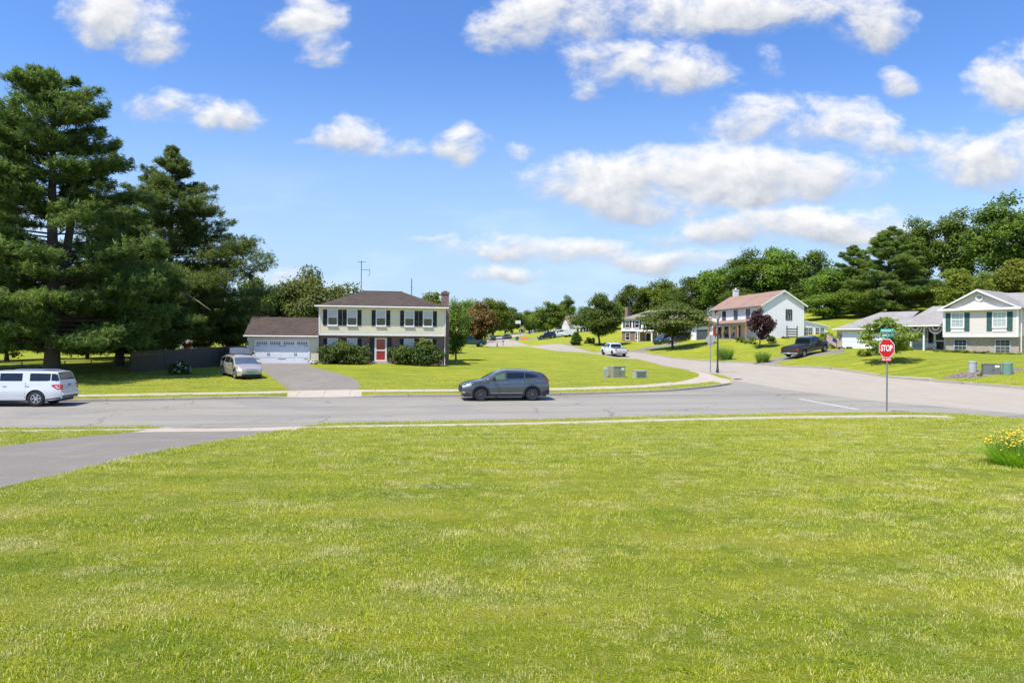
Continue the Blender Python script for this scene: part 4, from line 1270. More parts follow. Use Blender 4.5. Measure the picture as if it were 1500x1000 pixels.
# --- the cream house with its attached garage
def cream_house():
    th = R(11); c, s_ = math.cos(th), math.sin(th)
    Y0 = 62.0
    base = P(467, 533.3, Y0)
    h = thing('family_house', 'cream two-storey house with brick ground floor, black shutters, hipped brown roof and attached garage', 'house', (base.x, base.y, base.z), th)
    def lx(px):
        k = (px-750)/1000
        return (k*base.y-base.x)/(c-k*s_)
    W = lx(650.5); D = 8.2
    zj, ze = 2.62, 5.28
    # ground floor in brick, upper floor jettied forward
    jt = .35
    wall_block(h, 'brick_wall', BRICK_R, [(.05, W-.05, jt, D, -.4, zj-.02)])
    wall_block(h, 'wall', plain('wall_core', (.5, .48, .4), .8), [(.012, W-.012, .02, D, zj+.03, ze)])
    sb = MB()
    F = frame((0, 0, 0), (1, 0, 0)); Rw = frame((W, 0, 0), (0, 1, 0)); Lw = frame((0, D, 0), (0, -1, 0))
    siding(sb, F, 0, W, zj+.12, ze); siding(sb, Rw, 0, D, zj+.12, ze); siding(sb, Lw, 0, D, zj+.12, ze)
    sb.build('siding', CREAM, h)
    tb = MB()
    tb.box(-.03, W+.03, -.03, jt+.1, zj-.0, zj+.14); tb.box(-.04, .09, -.032, .1, zj+.14, ze-.1); tb.box(W-.09, W+.04, -.032, .1, zj+.14, ze-.1)
    tb.box(-.05, W+.05, -.05, .05, ze-.16, ze-.03)
    tb.build('trim_board', WHITE, h)
    ov = .38
    rb = MB(); zr = ze+1.72; e0, e1 = (-ov, -ov), (W+ov, D+ov); hx = 4.05; ym = D/2
    A, B, Cc, Dd = (-ov, -ov, ze), (W+ov, -ov, ze), (W+ov, D+ov, ze), (-ov, D+ov, ze)
    r0, r1 = (hx-.3, ym, zr), (W-hx+.3, ym, zr)
    for f in ((A, B, r1, r0), (B, Cc, r1), (Cc, Dd, r0, r1), (Dd, A, r0)): rb.poly(f)
    rf = rb.build('roof', SH_BROWN, h)
    eb = MB(); eb.box(-ov, W+ov, -ov, D+ov, ze-.03, ze-.002); eb.build('soffit', WHITE, h)
    gb = MB(); gb.tube([(-ov-.02, -ov-.05, ze-.02), (W+ov+.02, -ov-.05, ze-.02)], .065, 8); gb.build('gutter', WHITE, h)
    MB().tube([(W+.06, -.35, ze-.1), (W+.10, -.06, ze-.45), (W+.10, -.06, zj+.05), (W+.10, jt-.05, zj-.2), (W+.10, jt-.05, -.1)], .045, 6).build('downpipe', WHITE, h)
    cap = MB(); cap.tube([(hx-.3, ym, zr-.01), (W-hx+.3, ym, zr-.01)], .07, 6); cap.build('ridge_cap', SH_BROWN, h)
    ups = [487.0, 515.5, 557.8, 599.3, 626.4]
    G1 = frame((0, jt, 0), (1, 0, 0))
    for i, p in enumerate(ups): window(h, F, lx(p), zj+.98, .74, 1.34, BLACK_SH, .35, muntins=False)
    for i, p in enumerate(ups):
        if i == 2: continue
        window(h, G1, lx(p), .78, .76, 1.52, BLACK_SH, .35, cols=3, rows=4, panes=(BLIND, PANE))
    ud = lx(557.8)
    door(h, G1, ud, .28, .92, 2.05, plain('red_door', (.34, .022, .016), .35, 0, .3), storm=True)
    for sg in (-1, 1):
        Q = G1 @ Matrix.Translation((ud+sg*.80, 0, .1))
        b_ = MB(); b_.box(-.19, .19, 0, .045, 0, 2.35, Q)
        for k in range(22): b_.box(-.15, .15, .045, .055, .06+k*.103, .06+k*.103+.06, Q)
        b_.build('shutter', BLACK_SH, h)
    lantern(h, G1, ud-1.15, 1.75)
    st = MB(); st.box(ud-1.0, ud+1.0, jt-1.0, jt+.02, -.4, .14); st.box(ud-.8, ud+.8, jt-.55, jt+.02, .14, .27); st.build('door_step', concrete_mat(), h)
    # chimney on the right wall
    cb = MB(); cb.box(W-.02, W+.62, 1.6, 3.2, -.4, 4.3); cb.box(W-.02, W+.62, 1.95, 2.85, 4.3, 6.75); cb.box(W-.08, W+.68, 1.89, 2.91, 6.75, 6.95)
    ch = cb.build('chimney', BRICK_R, h); MB().box(W+.12, W+.48, 2.1, 2.7, 6.95, 7.05).build('chimney_cap', plain('cap_dark', (.05, .05, .05), .8), ch)
    # garage
    gx0 = lx(357.5)+.32; gD = 7.0; gy = -.05; gz = 2.55
    wall_block(h, 'garage_wall', plain('wall_core', (.5, .48, .4), .8), [(gx0+.012, -.002, gy+.02, gD, -.4, gz)])
    GF = frame((gx0, gy, 0), (1, 0, 0)); gw = -gx0
    gu = lx(413.5)-gx0; dw, dh = lx(453)-lx(374.3), 2.12
    s2 = MB(); siding(s2, GF, 0, gu-dw/2-.1, .0, gz); siding(s2, GF, gu+dw/2+.1, gw-.03, .0, gz); siding(s2, GF, gu-dw/2-.1, gu+dw/2+.1, dh+.1, gz)
    GL = frame((gx0, gD, 0), (0, -1, 0)); siding(s2, GL, 0, gD, 0, gz)
    siding(s2, GL, 0, gD, gz, gz+1.75, top=lambda z: (gD/2*(z-gz)/1.75, gD-gD/2*(z-gz)/1.75))
    s2.build('garage_siding', CREAM, h)
    tb = MB(); tb.box(gx0-.04, gx0+.10, gy-.035, gy+.06, -.2, gz-.16); tb.box(gx0-.04, -.05, gy-.05, gy+.05, gz-.16, gz-.02); tb.build('trim_board', WHITE, h)
    garage_door(h, GF, gu, .02, dw, dh, plain('garage_door_white', (.76, .77, .82), .45))
    lantern(h, GF, lx(363.5)-gx0, 1.75)
    gr = MB(); rz = gz+1.78; o2 = .32
    roof_slab(gr, (gx0-.3, gy-o2, gz-.02), (-.01, gy-o2, gz-.02), (-.01, gD/2, rz), (gx0-.3, gD/2, rz), .1)
    roof_slab(gr, (-.01, gD+o2, gz-.02), (gx0-.3, gD+o2, gz-.02), (gx0-.3, gD/2, rz), (-.01, gD/2, rz), .1)
    gr.build('garage_roof', SH_BROWN, h)
    MB().tube([(gx0-.32, gy-o2-.05, gz-.05), (-.02, gy-o2-.05, gz-.05)], .06, 8).build('gutter', WHITE, h)
    fb = MB()
    for y0, y1 in ((gy-o2, gD/2), (gD+o2, gD/2)):
        fb.poly([(gx0-.31, y0, gz-.02), (gx0-.31, y1, rz), (gx0-.31, y1, rz-.16), (gx0-.31, y0, gz-.18)])
    fb.build('fascia', WHITE, h)
    return h, base, th
HOUSE, hbase, hth = cream_house()

# --- split-level house on the right
def split_house():
    # front runs from px 1381 (left, farther) to px 1490 (right, nearer)
    L0 = P(1381.5, 517.5, 67.0); R0 = P(1491, 519.5, 62.0)
    d = Vector((R0.x-L0.x, R0.y-L0.y, 0)); W = d.length; th = math.atan2(d.y, d.x)
    h = thing('split_level_house', 'split-level house with gabled upper floor on tan brick, green shutters, grey roof and bunted porch', 'house', (L0.x, L0.y, L0.z), th)
    c, s_ = math.cos(th), math.sin(th)
    def lx(px, yoff=0.0):
        k = (px-750)/1000; X0, Y0 = L0.x-s_*yoff, L0.y+c*yoff
        return (k*Y0-X0)/(c-k*s_)
    D = 11.0; zj, ze = 1.60, 4.25
    jt = .42
    F = frame((0, 0, 0), (1, 0, 0)); Bf = frame((0, jt, 0), (1, 0, 0)); Rw = frame((W, 0, 0), (0, 1, 0)); Lw = frame((0, D, 0), (0, -1, 0))
    wall_block(h, 'brick_wall', BRICK_T, [(.06, W-.06, jt, D, -.6, zj)])
    wall_block(h, 'wall', plain('wall_core', (.5, .48, .4), .8), [(.012, W-.012, .02, D, zj+.03, ze)])
    zr = ze+1.75; mid = W*.485
    sb = MB(); siding(sb, F, 0, W, zj+.2, ze); siding(sb, Rw, 0, D, zj+.2, ze); siding(sb, Lw, 0, D, zj+.2, ze)
    gy = -.02
    Fg = frame((0, gy, 0), (1, 0, 0))
    siding(sb, Fg, 0, W, ze+.1, zr, top=lambda z: (mid*(z-ze)/(zr-ze), W-(W-mid)*(z-ze)/(zr-ze)))
    sb.build('siding', GREIGE, h)
    MB().poly([(0, gy, ze), (W, gy, ze), (mid, gy, zr)]).build('gable_core', plain('wall_core', (.5, .48, .4), .8), h)
    tb = MB(); tb.box(-.03, W+.03, -.03, jt+.1, zj, zj+.2); tb.box(-.04, .12, -.035, .1, zj+.2, ze-.12); tb.box(W-.12, W+.04, -.035, .1, zj+.2, ze-.12)
    tb.build('trim_board', WHITE, h)
    o = .4; gb = MB(); gb.box(-.4, W+.35, -o, .04, ze-.12, ze+.10); gb.build('cornice', WHITE, h)
    gb = MB()
    gb.poly([(mid-1.9, -.10, ze+.10), (mid+1.5, -.10, ze+.10), (mid+.55, -.10, ze+.56), (mid-.2, -.10, ze+.72), (mid-.6, -.10, ze+.56)]); gb.poly([(mid-1.9, -.06, ze+.10), (mid+1.5, -.06, ze+.10), (mid-.2, -.06, ze+.7)])
    gb.build('gable_ornament', WHITE, h)
    Q = Fg @ Matrix.Translation((mid+.1, .05, ze+1.06)) @ Matrix.Rotation(R(90), 4, 'X')
    v = MB().lathe([(.22, -.06), (.33, -.06), (.33, 0), (.22, 0), (.22, -.06)], 24, Q).build('gable_vent', WHITE, h)
    MB().lathe([(.001, -.01), (.22, -.01)], 24, Q).build('vent_louvre', plain('vent_grey', (.34, .34, .33), .7), v)
    # main roof: ridge runs back from the gable
    rb = MB(); el, er = ze+.04-.4*(zr-ze)/mid*.5, ze+.04
    roof_slab(rb, (-.4, D+.3, ze+.0), (-.4, -o, ze+.0), (mid, -o, zr+.12), (mid, D+.3, zr+.12), .12)
    roof_slab(rb, (W+.35, -o, ze+.0), (W+.35, D+.3, ze+.0), (mid, D+.3, zr+.12), (mid, -o, zr+.12), .12)
    rb.build('roof', SH_GREY, h)
    fb = MB()
    for x0 in (-.4, W+.35): fb.poly([(x0, -o-.012, ze+.0), (mid, -o-.012, zr+.12), (mid, -o-.012, zr-.08), (x0, -o-.012, ze-.12)]); 
    fb.build('barge_board', WHITE, h)
    # cross ridge wing to the right
    w2 = 9.0
    wall_block(h, 'wing_wall', GREIGE, [(W-.01, W+w2, 2.2, 9.6, -.6, ze-.1)])
    r2 = MB(); roof_slab(r2, (W-1.6, 1.7, ze-.05), (W+w2+.4, 1.7, ze-.05), (W+w2+.4, 5.9, zr+.02), (W-3.2, 5.9, zr+.02), .12); roof_slab(r2, (W+w2+.4, 10.1, ze-.05), (W-1.6, 10.1, ze-.05), (W-3.2, 5.9, zr+.02), (W+w2+.4, 5.9, zr+.02), .12)
    r2.build('wing_roof', SH_GREY, h)
    MB().tube([(W+.16, .3, ze-.05), (W+.16, .3, -.3)], .05, 6).build('downpipe', WHITE, h)
    for pc in (1402.5, 1464):
        window(h, F, lx(pc), zj+.98, .98, 1.30, GREEN_SH, .42, cols=3, rows=4, panes=(plain('pane_pale', (.36, .43, .43), .12), plain('pane_pale', (.36, .43, .43), .12)), sh_h=(-.42, 1.36))
        Qp = F @ Matrix.Translation((lx(pc), 0, zj+.5)); MB().box(-.56, .56, .0, .045, 0, .34, Qp).build('window_apron', WHITE, h)
    for pc, ww in ((1407, 1.0), (1469, 1.1)):
        window(h, Bf, lx(pc, jt), .12, ww, 1.22, None, cols=3, rows=4, panes=(PANE, PANE), trim=plain('trim_grey', (.42, .44, .45), .6), sill=False)
    # middle part with the porch, set back, then the garage
    py = 1.6; mx0 = lx(1323, py); mz = 2.75
    wall_block(h, 'porch_wall', BRICK_T, [(mx0, -.01, py+.9, 8.5, -.5, mz)])
    M2 = frame((0, py+.9, 0), (1, 0, 0))
    door(h, M2, lx(1377, py+.9), .25, .9, 2.03, plain('black_door', (.012, .012, .013), .4), storm=True)
    window(h, M2, lx(1348, py+.9), .55, 1.35, 1.75, BLACK_SH, .42, cols=4, rows=4, panes=(plain('pane_grey', (.22, .26, .26), .12), plain('pane_pale', (.36, .43, .43), .12)))
    cp = MB(); cp.box(mx0, -.1, py-.9, py+.9, -.5, .06); cp.build('porch_floor', BRICK_T, h)
    for pc in (1334.5, 1353.5): MB().box(lx(pc, py-.7)-.08, lx(pc, py-.7)+.08, py-.78, py-.62, .06, mz-.22).build('porch_post', WHITE, h)
    MB().box(mx0-.2, -.02, py-.82, py-.58, mz-.22, mz-.02).build('porch_beam', WHITE, h)
    mr = MB(); roof_slab(mr, (mx0-.1, py-1.15, mz), (-.02, py-1.15, mz), (-.02, 4.6, mz+2.15), (mx0+1.6, 4.6, mz+2.15), .12); roof_slab(mr, (-.02, 9.0, mz), (mx0-.1, 9.0, mz), (mx0+1.6, 4.6, mz+2.15), (-.02, 4.6, mz+2.15), .12)
    mr.build('porch_roof', SH_GREY, h)
    MB().tube([(mx0-.1, py-1.2, mz-.03), (-.05, py-1.2, mz-.03)], .06, 8).build('gutter', WHITE, h)
    ga = 1.2; gx0 = lx(1226, ga); gx1 = mx0; gz = 2.5
    wall_block(h, 'garage_wall', BRICK_T, [(gx0, gx1, ga, 8.6, -.5, gz-.35)])
    MB().box(gx0-.02, gx1, ga-.03, 8.6, gz-.35, gz).build('garage_frieze', GREIGE, h)
    GF = frame((gx0, ga, 0), (1, 0, 0))
    g0_, g1_ = lx(1235.5, ga)-gx0, lx(1294, ga)-gx0
    garage_door(h, GF, (g0_+g1_)/2, .02, g1_-g0_, 2.08, plain('white_panel_door', (.70, .71, .72), .45), windows=False)
    lantern(h, GF, lx(1230.5, ga)-gx0, 1.55)
    gr = MB(); roof_slab(gr, (gx0-.35, ga-.4, gz), (gx1+.1, ga-.4, gz), (gx1+.1, 4.9, gz+1.95), (gx0+3.0, 4.9, gz+1.95), .12)
    gr.poly([(gx0-.35, ga-.4, gz), (gx0+3.0, 4.9, gz+1.95), (gx0-.35, 9.0, gz)]); gr.poly([(gx0-.35, 9.0, gz), (gx0+3.0, 4.9, gz+1.95), (gx1+.1, 4.9, gz+1.95), (gx1+.1, 9.0, gz)])
    gr.build('garage_roof', SH_GREY, h)
    MB().tube([(gx0-.38, ga-.45, gz-.04), (gx1, ga-.45, gz-.04)], .06, 8).build('gutter', WHITE, h)
    # half-round bunting hangs under the porch beam
    for pc in (1340.5, 1370.5):
        b = thing('bunting', 'pleated half-round red white and blue bunting under the porch beam, ' + ('beside the front door' if pc > 1360 else 'nearer the garage'), 'bunting', group='porch bunting')
        b.parent = None
        lp = Vector((lx(pc, py-.86), py-.86, mz-.12))
        Mw = Matrix.Translation(L0) @ Matrix.Rotation(th, 4, 'Z')
        b.location = Mw @ lp; b.rotation_euler = (0, 0, th)
        for r0_, r1_, mt in ((.0, .2, plain('flag_blue', (.02, .035, .12), .8)), (.2, .4, plain('flag_white', (.62, .60, .58), .8)), (.4, .55, plain('flag_red', (.30, .03, .035), .8)), (.55, .68, plain('flag_white', (.62, .60, .58), .8)), (.68, .76, plain('flag_blue', (.02, .035, .12), .8))):
            rows = []
            for t in np.linspace(-math.pi, 0, 33):
                pl = .02*math.cos(t*16)
                rows.append([(r*math.cos(t), pl-.02*r, r*math.sin(t)) for r in (r0_, r1_)])
            MB().grid(rows).build('bunting_band', mt, b)
    return h, L0, th, lx
SPLIT, sbase, sth, slx = split_house()
def split_pt(x, y, z=None):
    v = Matrix.Translation(sbase) @ Matrix.Rotation(sth, 4, 'Z') @ Vector((x, y, 0 if z is None else z))
    if z is None: v.z = float(HS([(v.x, v.y)])[0])
    return v

# --- white farmhouse on the rise
def farmhouse():
    FR = P(1117, 497.0, 99.0)
    FL = P(1043, 497.5, 115.0)
    base = Vector((FR.x, FR.y, min(FR.z, FL.z)))
    d = Vector((FR.x-FL.x, FR.y-FL.y, 0)); W = d.length; th = math.atan2(d.y, d.x)
    # local x runs along the front from the far corner to the near corner; y goes away from the viewer (into the house)
    h = thing('white_farmhouse', 'white board-sided two-storey farmhouse with red-brown roof, long front porch and a side sunroom', 'house', (FL.x, FL.y, base.z), th)
    D = 7.4; ze = 5.15; zr = ze+2.0
    c, s_ = math.cos(th), math.sin(th)
    def lx(px, yoff=0.0):
        k = (px-750)/1000; X0, Y0 = FL.x-s_*yoff, FL.y+c*yoff
        return (k*Y0-X0)/(c-k*s_)
    def ly(px, xoff):
        k = (px-750)/1000; X0, Y0 = FL.x+c*xoff, FL.y+s_*xoff
        return (k*Y0-X0)/(-s_-k*c)
    F = frame((0, 0, 0), (1, 0, 0)); Rw = frame((W, 0, 0), (0, 1, 0))
    D = ly(1177.5, W)
    mb = MB(); mb.box(0, W, 0, D, -1.2, ze); mb.prism([(0, ze), (D, ze), (D/2, zr)], -W, Matrix(((0, -1, 0, 0), (1, 0, 0, 0), (0, 0, 1, 0), (0, 0, 0, 1))))
    mb.build('wall', WHITE_SID, h)
    # vertical board and batten strips
    bt = MB()
    for u in np.arange(.2, W, .42): bt.box(u-.022, u+.022, 0, .022, 2.9, ze-.12, F)
    for u in np.arange(.2, D, .42):
        top = ze+(zr-ze)*(1-abs(u-D/2)/(D/2))-.1
        bt.box(u-.022, u+.022, 0, .022, -.9, top, Rw)
    bt.build('batten', WHITE_SID, h)
    rb = MB(); o = .45
    sl = (zr-ze)/(D/2)
    roof_slab(rb, (-.3, -o, ze-o*sl+.1), (W+.3, -o, ze-o*sl+.1), (W+.3, D/2, zr+.1), (-.3, D/2, zr+.1), .12)
    roof_slab(rb, (W+.3, D+o, ze-o*sl+.1), (-.3, D+o, ze-o*sl+.1), (-.3, D/2, zr+.1), (W+.3, D/2, zr+.1), .12)
    rb.build('roof', SH_RED, h)
    fb = MB()
    for y0 in (-o, D+o): fb.poly([(W+.312, y0, ze-o*sl+.1), (W+.312, D/2, zr+.1), (W+.312, D/2, zr-.14), (W+.312, y0, ze-o*sl-.14)])
    fb.build('barge_board', WHITE, h)
    MB().tube([(-.3, -o-.05, ze-o*sl), (W+.3, -o-.05, ze-o*sl)], .07, 8).build('gutter', plain('gutter_grey', (.22, .24, .26), .5), h)
    xc = 1.0; cb = MB(); cb.box(.2, .85, D/2+.3, D/2+1.05, 3, zr+1.15); cb.box(.14, .91, D/2+.24, D/2+1.11, zr+1.15, zr+1.3)
    ch = cb.build('chimney', plain('white_brick', (.60, .60, .60), .7), h); MB().tube([(.52, D/2+.67, zr+1.3), (.52, D/2+.67, zr+1.6)], .14, 8).build('chimney_pot', WHITE, ch)
    fr = plain('dark_frame', (.02, .018, .016), .6)
    for pc, hh in ((1049.5, .55), (1060.5, 1.35), (1077.5, 1.35), (1095.5, 1.35)):
        window(h, F, lx(pc), ze-.62-hh if hh > 1 else ze-.95, .95, hh, None, cols=2, rows=4, panes=(DARKPANE, DARKPANE), trim=fr, sash=hh > 1, sill=False)
    window(h, Rw, ly(1155, W), 3.0, .85, 1.35, None, cols=2, rows=4, panes=(PANE, DARKPANE), trim=fr, sill=False)
    Qv = Rw @ Matrix.Translation((D/2+.1, 0, zr-.75)); vb = MB(); vb.box(-.2, .2, 0, .03, 0, .45, Qv)
    vb.build('gable_vent', plain('vent_pale', (.50, .52, .50), .7), h)
    # porch roof along the front
    pd = 2.0
    pr = MB(); x0p = lx(1037, -pd)
    roof_slab(pr, (x0p, -pd-.2, 2.55), (W-1.0, -pd-.2, 2.55), (W-1.0, 0, 3.1), (x0p, 0, 3.1), .12); pr.build('porch_roof', SH_RED, h)
    MB().box(x0p, W-1.0, -pd-.1, -pd+.05, 2.2, 2.43).build('porch_beam', plain('beam_grey', (.33, .36, .40), .6), h)
    MB().box(x0p, W-1.0, -pd-.1, 0, -.9, .12).build('porch_floor', concrete_mat(), h)
    wood = plain('porch_wood', (.38, .21, .10), .6)
    for x in np.linspace(x0p+.2, W-1.2, 6): MB().box(x-.09, x+.09, -pd-.06, -pd+.12, .12, 2.2).build('porch_post', wood, h)
    door(h, F, lx(1082, 0), .14, 1.0, 2.0, plain('black_door', (.012, .012, .013), .4), trim=wood)
    wr = MB().lathe([(.16, -.03), (.19, 0), (.22, .0), (.25, -.03), (.22, -.05), (.18, -.05), (.16, -.03)], 16, F @ Matrix.Translation((lx(1082), .06, 1.6)) @ Matrix.Rotation(R(90), 4, 'X')).build('wreath', plain('wreath_white', (.5, .5, .42), .9), h)
    for pc in (1054, 1064): window(h, F, lx(pc), .5, 1.0, 1.5, None, cols=2, rows=4, panes=(DARKPANE, DARKPANE), trim=fr, sill=False)
    for pc in (1045, 1057, 1070, 1076): lantern(h, F, lx(pc), 1.65)
    # low wing at the far end
    wl = 9.0
    wb = MB(); wb.box(-wl, -.01, .3, D-.5, -1.2, 2.7); wb.build('garage_wall', WHITE_SID, h)
    FW = frame((0, .3, 0), (1, 0, 0)); garage_door(h, FW, -4.4, -.1, 4.6, 1.9, plain('garage_dark', (.07, .08, .09), .4), windows=False)
    lantern(h, FW, -1.4, 1.6)
    rr_ = MB(); roof_slab(rr_, (-wl-.4, -.2, 2.6), (-.02, -.2, 2.6), (-.02, 3.4, 4.3), (-wl+.8, 3.4, 4.3), .12); roof_slab(rr_, (-.02, D, 2.6), (-wl-.4, D, 2.6), (-wl+.8, 3.4, 4.3), (-.02, 3.4, 4.3), .12); rr_.build('garage_roof', SH_RED, h)
    # sunroom behind the gable end, lean-to roof falling away
    S0 = D+.02; S1 = ly(1212, W-.4); z1, z2 = 2.85, 2.05
    sr = MB(); sr.prism([(S0, -1.2), (S1, -1.2), (S1, z2), (S0, z1)], 4.0, Matrix(((0, -1, 0, W-.4), (1, 0, 0, 0), (0, 0, 1, 0), (0, 0, 0, 1))))
    sr.build('sunroom_wall', WHITE_SID, h)
    SW = frame((W-.4, 0, 0), (0, 1, 0))
    for pc in (1180.5, 1187, 1197, 1204): window(h, SW, ly(pc, W-.4), .55, .62, 1.25, None, cols=2, rows=4, panes=(PANE, DARKPANE), trim=WHITE, sill=False)
    sl_ = MB(); roof_slab(sl_, (W-.2, S1+.3, z2+.03), (W-4.6, S1+.3, z2+.03), (W-4.6, S0, z1+.12), (W-.2, S0, z1+.12), .12); sl_.build('sunroom_roof', WHITE, h)
    return h, FL, th, W, lx, ly, base
FARM, fFL, fth, fW, flx, fly, fbase = farmhouse()
def farm_pt(x, y, z=None):
    v = Matrix.Translation((fFL.x, fFL.y, fbase.z)) @ Matrix.Rotation(fth, 4, 'Z') @ Vector((x, y, 0 if z is None else z))
    if z is None: v.z = float(HS([(v.x, v.y)])[0])
    return v

# --- tan-roofed colonial and the far white house, both half hidden by trees
def colonial():
    p = P(911, 503, 146); th = R(50); W, D = 12.5, 8.5
    h = thing('colonial_house', 'pale two-storey house with tan hipped roof and dark shutters, half hidden behind street trees', 'house', p, 0)
    th = R(-38); h.rotation_euler = (0, 0, th)
    # local x along the long front; turned so that the front looks left of the camera
    F = frame((0, 0, 0), (1, 0, 0)); L = frame((0, D, 0), (0, -1, 0))
    wall_block(h, 'brick_wall', BRICK_R, [(0, W, 0, D, -1.5, 2.6)])
    MB().box(-.05, W+.05, -.25, D, 2.6, 5.2).build('wall', WHITE_SID, h)
    rb = MB(); o = .4; ze, zr = 5.2, 7.2
    A, B, Cc, Dd = (-o, -.25-o, ze), (W+o, -.25-o, ze), (W+o, D+o, ze), (-o, D+o, ze); r0, r1 = (D/2, D/2, zr), (W-D/2, D/2, zr)
    for f in ((A, B, r1, r0), (B, Cc, r1), (Cc, Dd, r0, r1), (Dd, A, r0), (A, Dd, Cc, B)): rb.poly(f)
    rb.build('roof', SH_TAN, h)
    cb = MB(); cb.box(-.7, -.06, 2.5, 3.9, -1.5, 7.9); cb.build('chimney', BRICK_R, h)
    F2 = frame((0, -.25, 0), (1, 0, 0))
    for x in (1.4, 3.7, 6.2, 8.8, 11.1): window(h, F2, x, 3.4, .9, 1.35, BLACK_SH, .4, panes=(PANE, DARKPANE), muntins=False)
    for x in (1.4, 3.7, 8.8, 11.1): window(h, F, x, .8, .9, 1.4, None, panes=(PANE, DARKPANE), muntins=False)
    door(h, F, 6.2, .1, 1.0, 2.1, plain('black_door', (.012, .012, .013), .4))
    for x in (4.6, 7.8): MB().box(x-.12, x+.12, -1.7, -1.46, 0, 2.5).build('porch_post', WHITE, h)
    for y in (2.5, 6): window(h, L, y, 3.4, .9, 1.35, BLACK_SH, .4, panes=(PANE, DARKPANE), muntins=False)
    pb = MB(); pb.box(4.2, 8.2, -1.8, -.27, 2.45, 2.6); pb.build('porch_roof', WHITE, h)
colonial()
def far_white():
    p = P(834, 492, 205); h = thing('distant_house', 'distant white house with a brown roof and columned entrance, glimpsed left of the maple', 'house', p, R(12))
    W, D = 13, 8
    MB().box(0, W, 0, D, -2, 3.7).build('wall', WHITE_SID, h)
    rb = MB(); roof_slab(rb, (-.4, -.4, 3.6), (W+.4, -.4, 3.6), (W+.4, D/2, 6.2), (-.4, D/2, 6.2)); roof_slab(rb, (W+.4, D+.4, 3.6), (-.4, D+.4, 3.6), (-.4, D/2, 6.2), (W+.4, D/2, 6.2)); rb.build('roof', SH_RED, h)
    gb = MB(); gb.poly([(0, -.0, 3.6), (0, D, 3.6), (0, D/2, 6.1)]); gb.build('gable', WHITE_SID, h)
    F = frame((0, 0, 0), (1, 0, 0))
    MB().box(1.2, 5, -2, -.01, -2, -.2).build('porch_floor', WHITE, h)
    for x in (1.5, 2.6, 3.7, 4.7): MB().box(x-.16, x+.16, -1.9, -1.6, -.2, 2.6).build('porch_column', WHITE, h)
    MB().box(1.2, 5, -2, -.01, 2.6, 2.9).build('porch_roof', WHITE, h)
    for x in (2.1, 4.2, 7, 9, 11): window(h, F, x, .6, 1.0, 1.5, None, panes=(PANE, DARKPANE), muntins=False)
far_white()
# --- garden shed
def shed():
    p = P(262, 518.5, 84)
    h = thing('garden_shed', 'small pale garden shed with red doors seen above the board fence', 'shed', p, R(-4))
    W, D, ze = 2.1, 3.6, 1.75
    mb = MB(); mb.box(0, W, 0, D, -.6, ze); mb.prism([(0, ze), (W, ze), (W/2, ze+.65)], D); mb.build('wall', plain('shed_white', (.5, .5, .45), .7), h)
    rb = MB(); roof_slab(rb, (-.2, -.2, ze-.05), (-.2, D+.2, ze-.05), (W/2, D+.2, ze+.75), (W/2, -.2, ze+.75), .06); roof_slab(rb, (W+.2, -.2, ze-.05), (W+.2, D+.2, ze-.05), (W/2, D+.2, ze+.75), (W/2, -.2, ze+.75), .06); rb.build('roof', SH_BROWN, h)
    F = frame((0, 0, 0), (1, 0, 0))
    for sg in (-1, 1):
        d = MB(); d.box(W/2+min(sg*.02, sg*.42), W/2+max(sg*.02, sg*.42), 0, .04, -.4, 1.35, F); d.build('door', plain('shed_red', (.22, .015, .014), .6), h)
    tb = MB(); tb.box(0, .1, 0, .045, -.5, ze, F); tb.box(W-.1, W, 0, .045, -.5, ze, F); tb.build('trim_board', WHITE, h)
shed()

# ------------------------------------------------------------------ trees and shrubs
def quads_mesh(name, cen, nrm, size, mt, aspect=.55, axis=None, fold=.0):
    """many small leaf faces: centres, normals, sizes"""
    n = len(cen)
    nrm = nrm/(np.linalg.norm(nrm, axis=1)[:, None]+1e-9)
    if axis is None: axis = rng.normal(size=(n, 3))
    a = axis - nrm*(axis*nrm).sum(1)[:, None]; a /= np.linalg.norm(a, axis=1)[:, None]+1e-9
    b = np.cross(nrm, a)
    s = np.broadcast_to(size, (n,))[:, None]
    v = np.stack([cen-a*s, cen+b*s*aspect+nrm*s*fold, cen+a*s, cen-b*s*aspect+nrm*s*fold], 1).reshape(-1, 3)
    me = bpy.data.meshes.new(name)
    me.vertices.add(4*n); me.vertices.foreach_set('co', v.astype(np.float32).ravel())
    me.loops.add(4*n); me.loops.foreach_set('vertex_index', np.arange(4*n, dtype=np.int32))
    me.polygons.add(n); me.polygons.foreach_set('loop_start', np.arange(0, 4*n, 4, dtype=np.int32))
    try: me.polygons.foreach_set('loop_total', np.full(n, 4, np.int32))
    except Exception: pass
    at = me.attributes.new('rnd', 'FLOAT', 'POINT'); at.data.foreach_set('value', np.repeat(rng.random(n), 4).astype(np.float32))
    me.materials.append(mt); me.update(calc_edges=True)
    return me

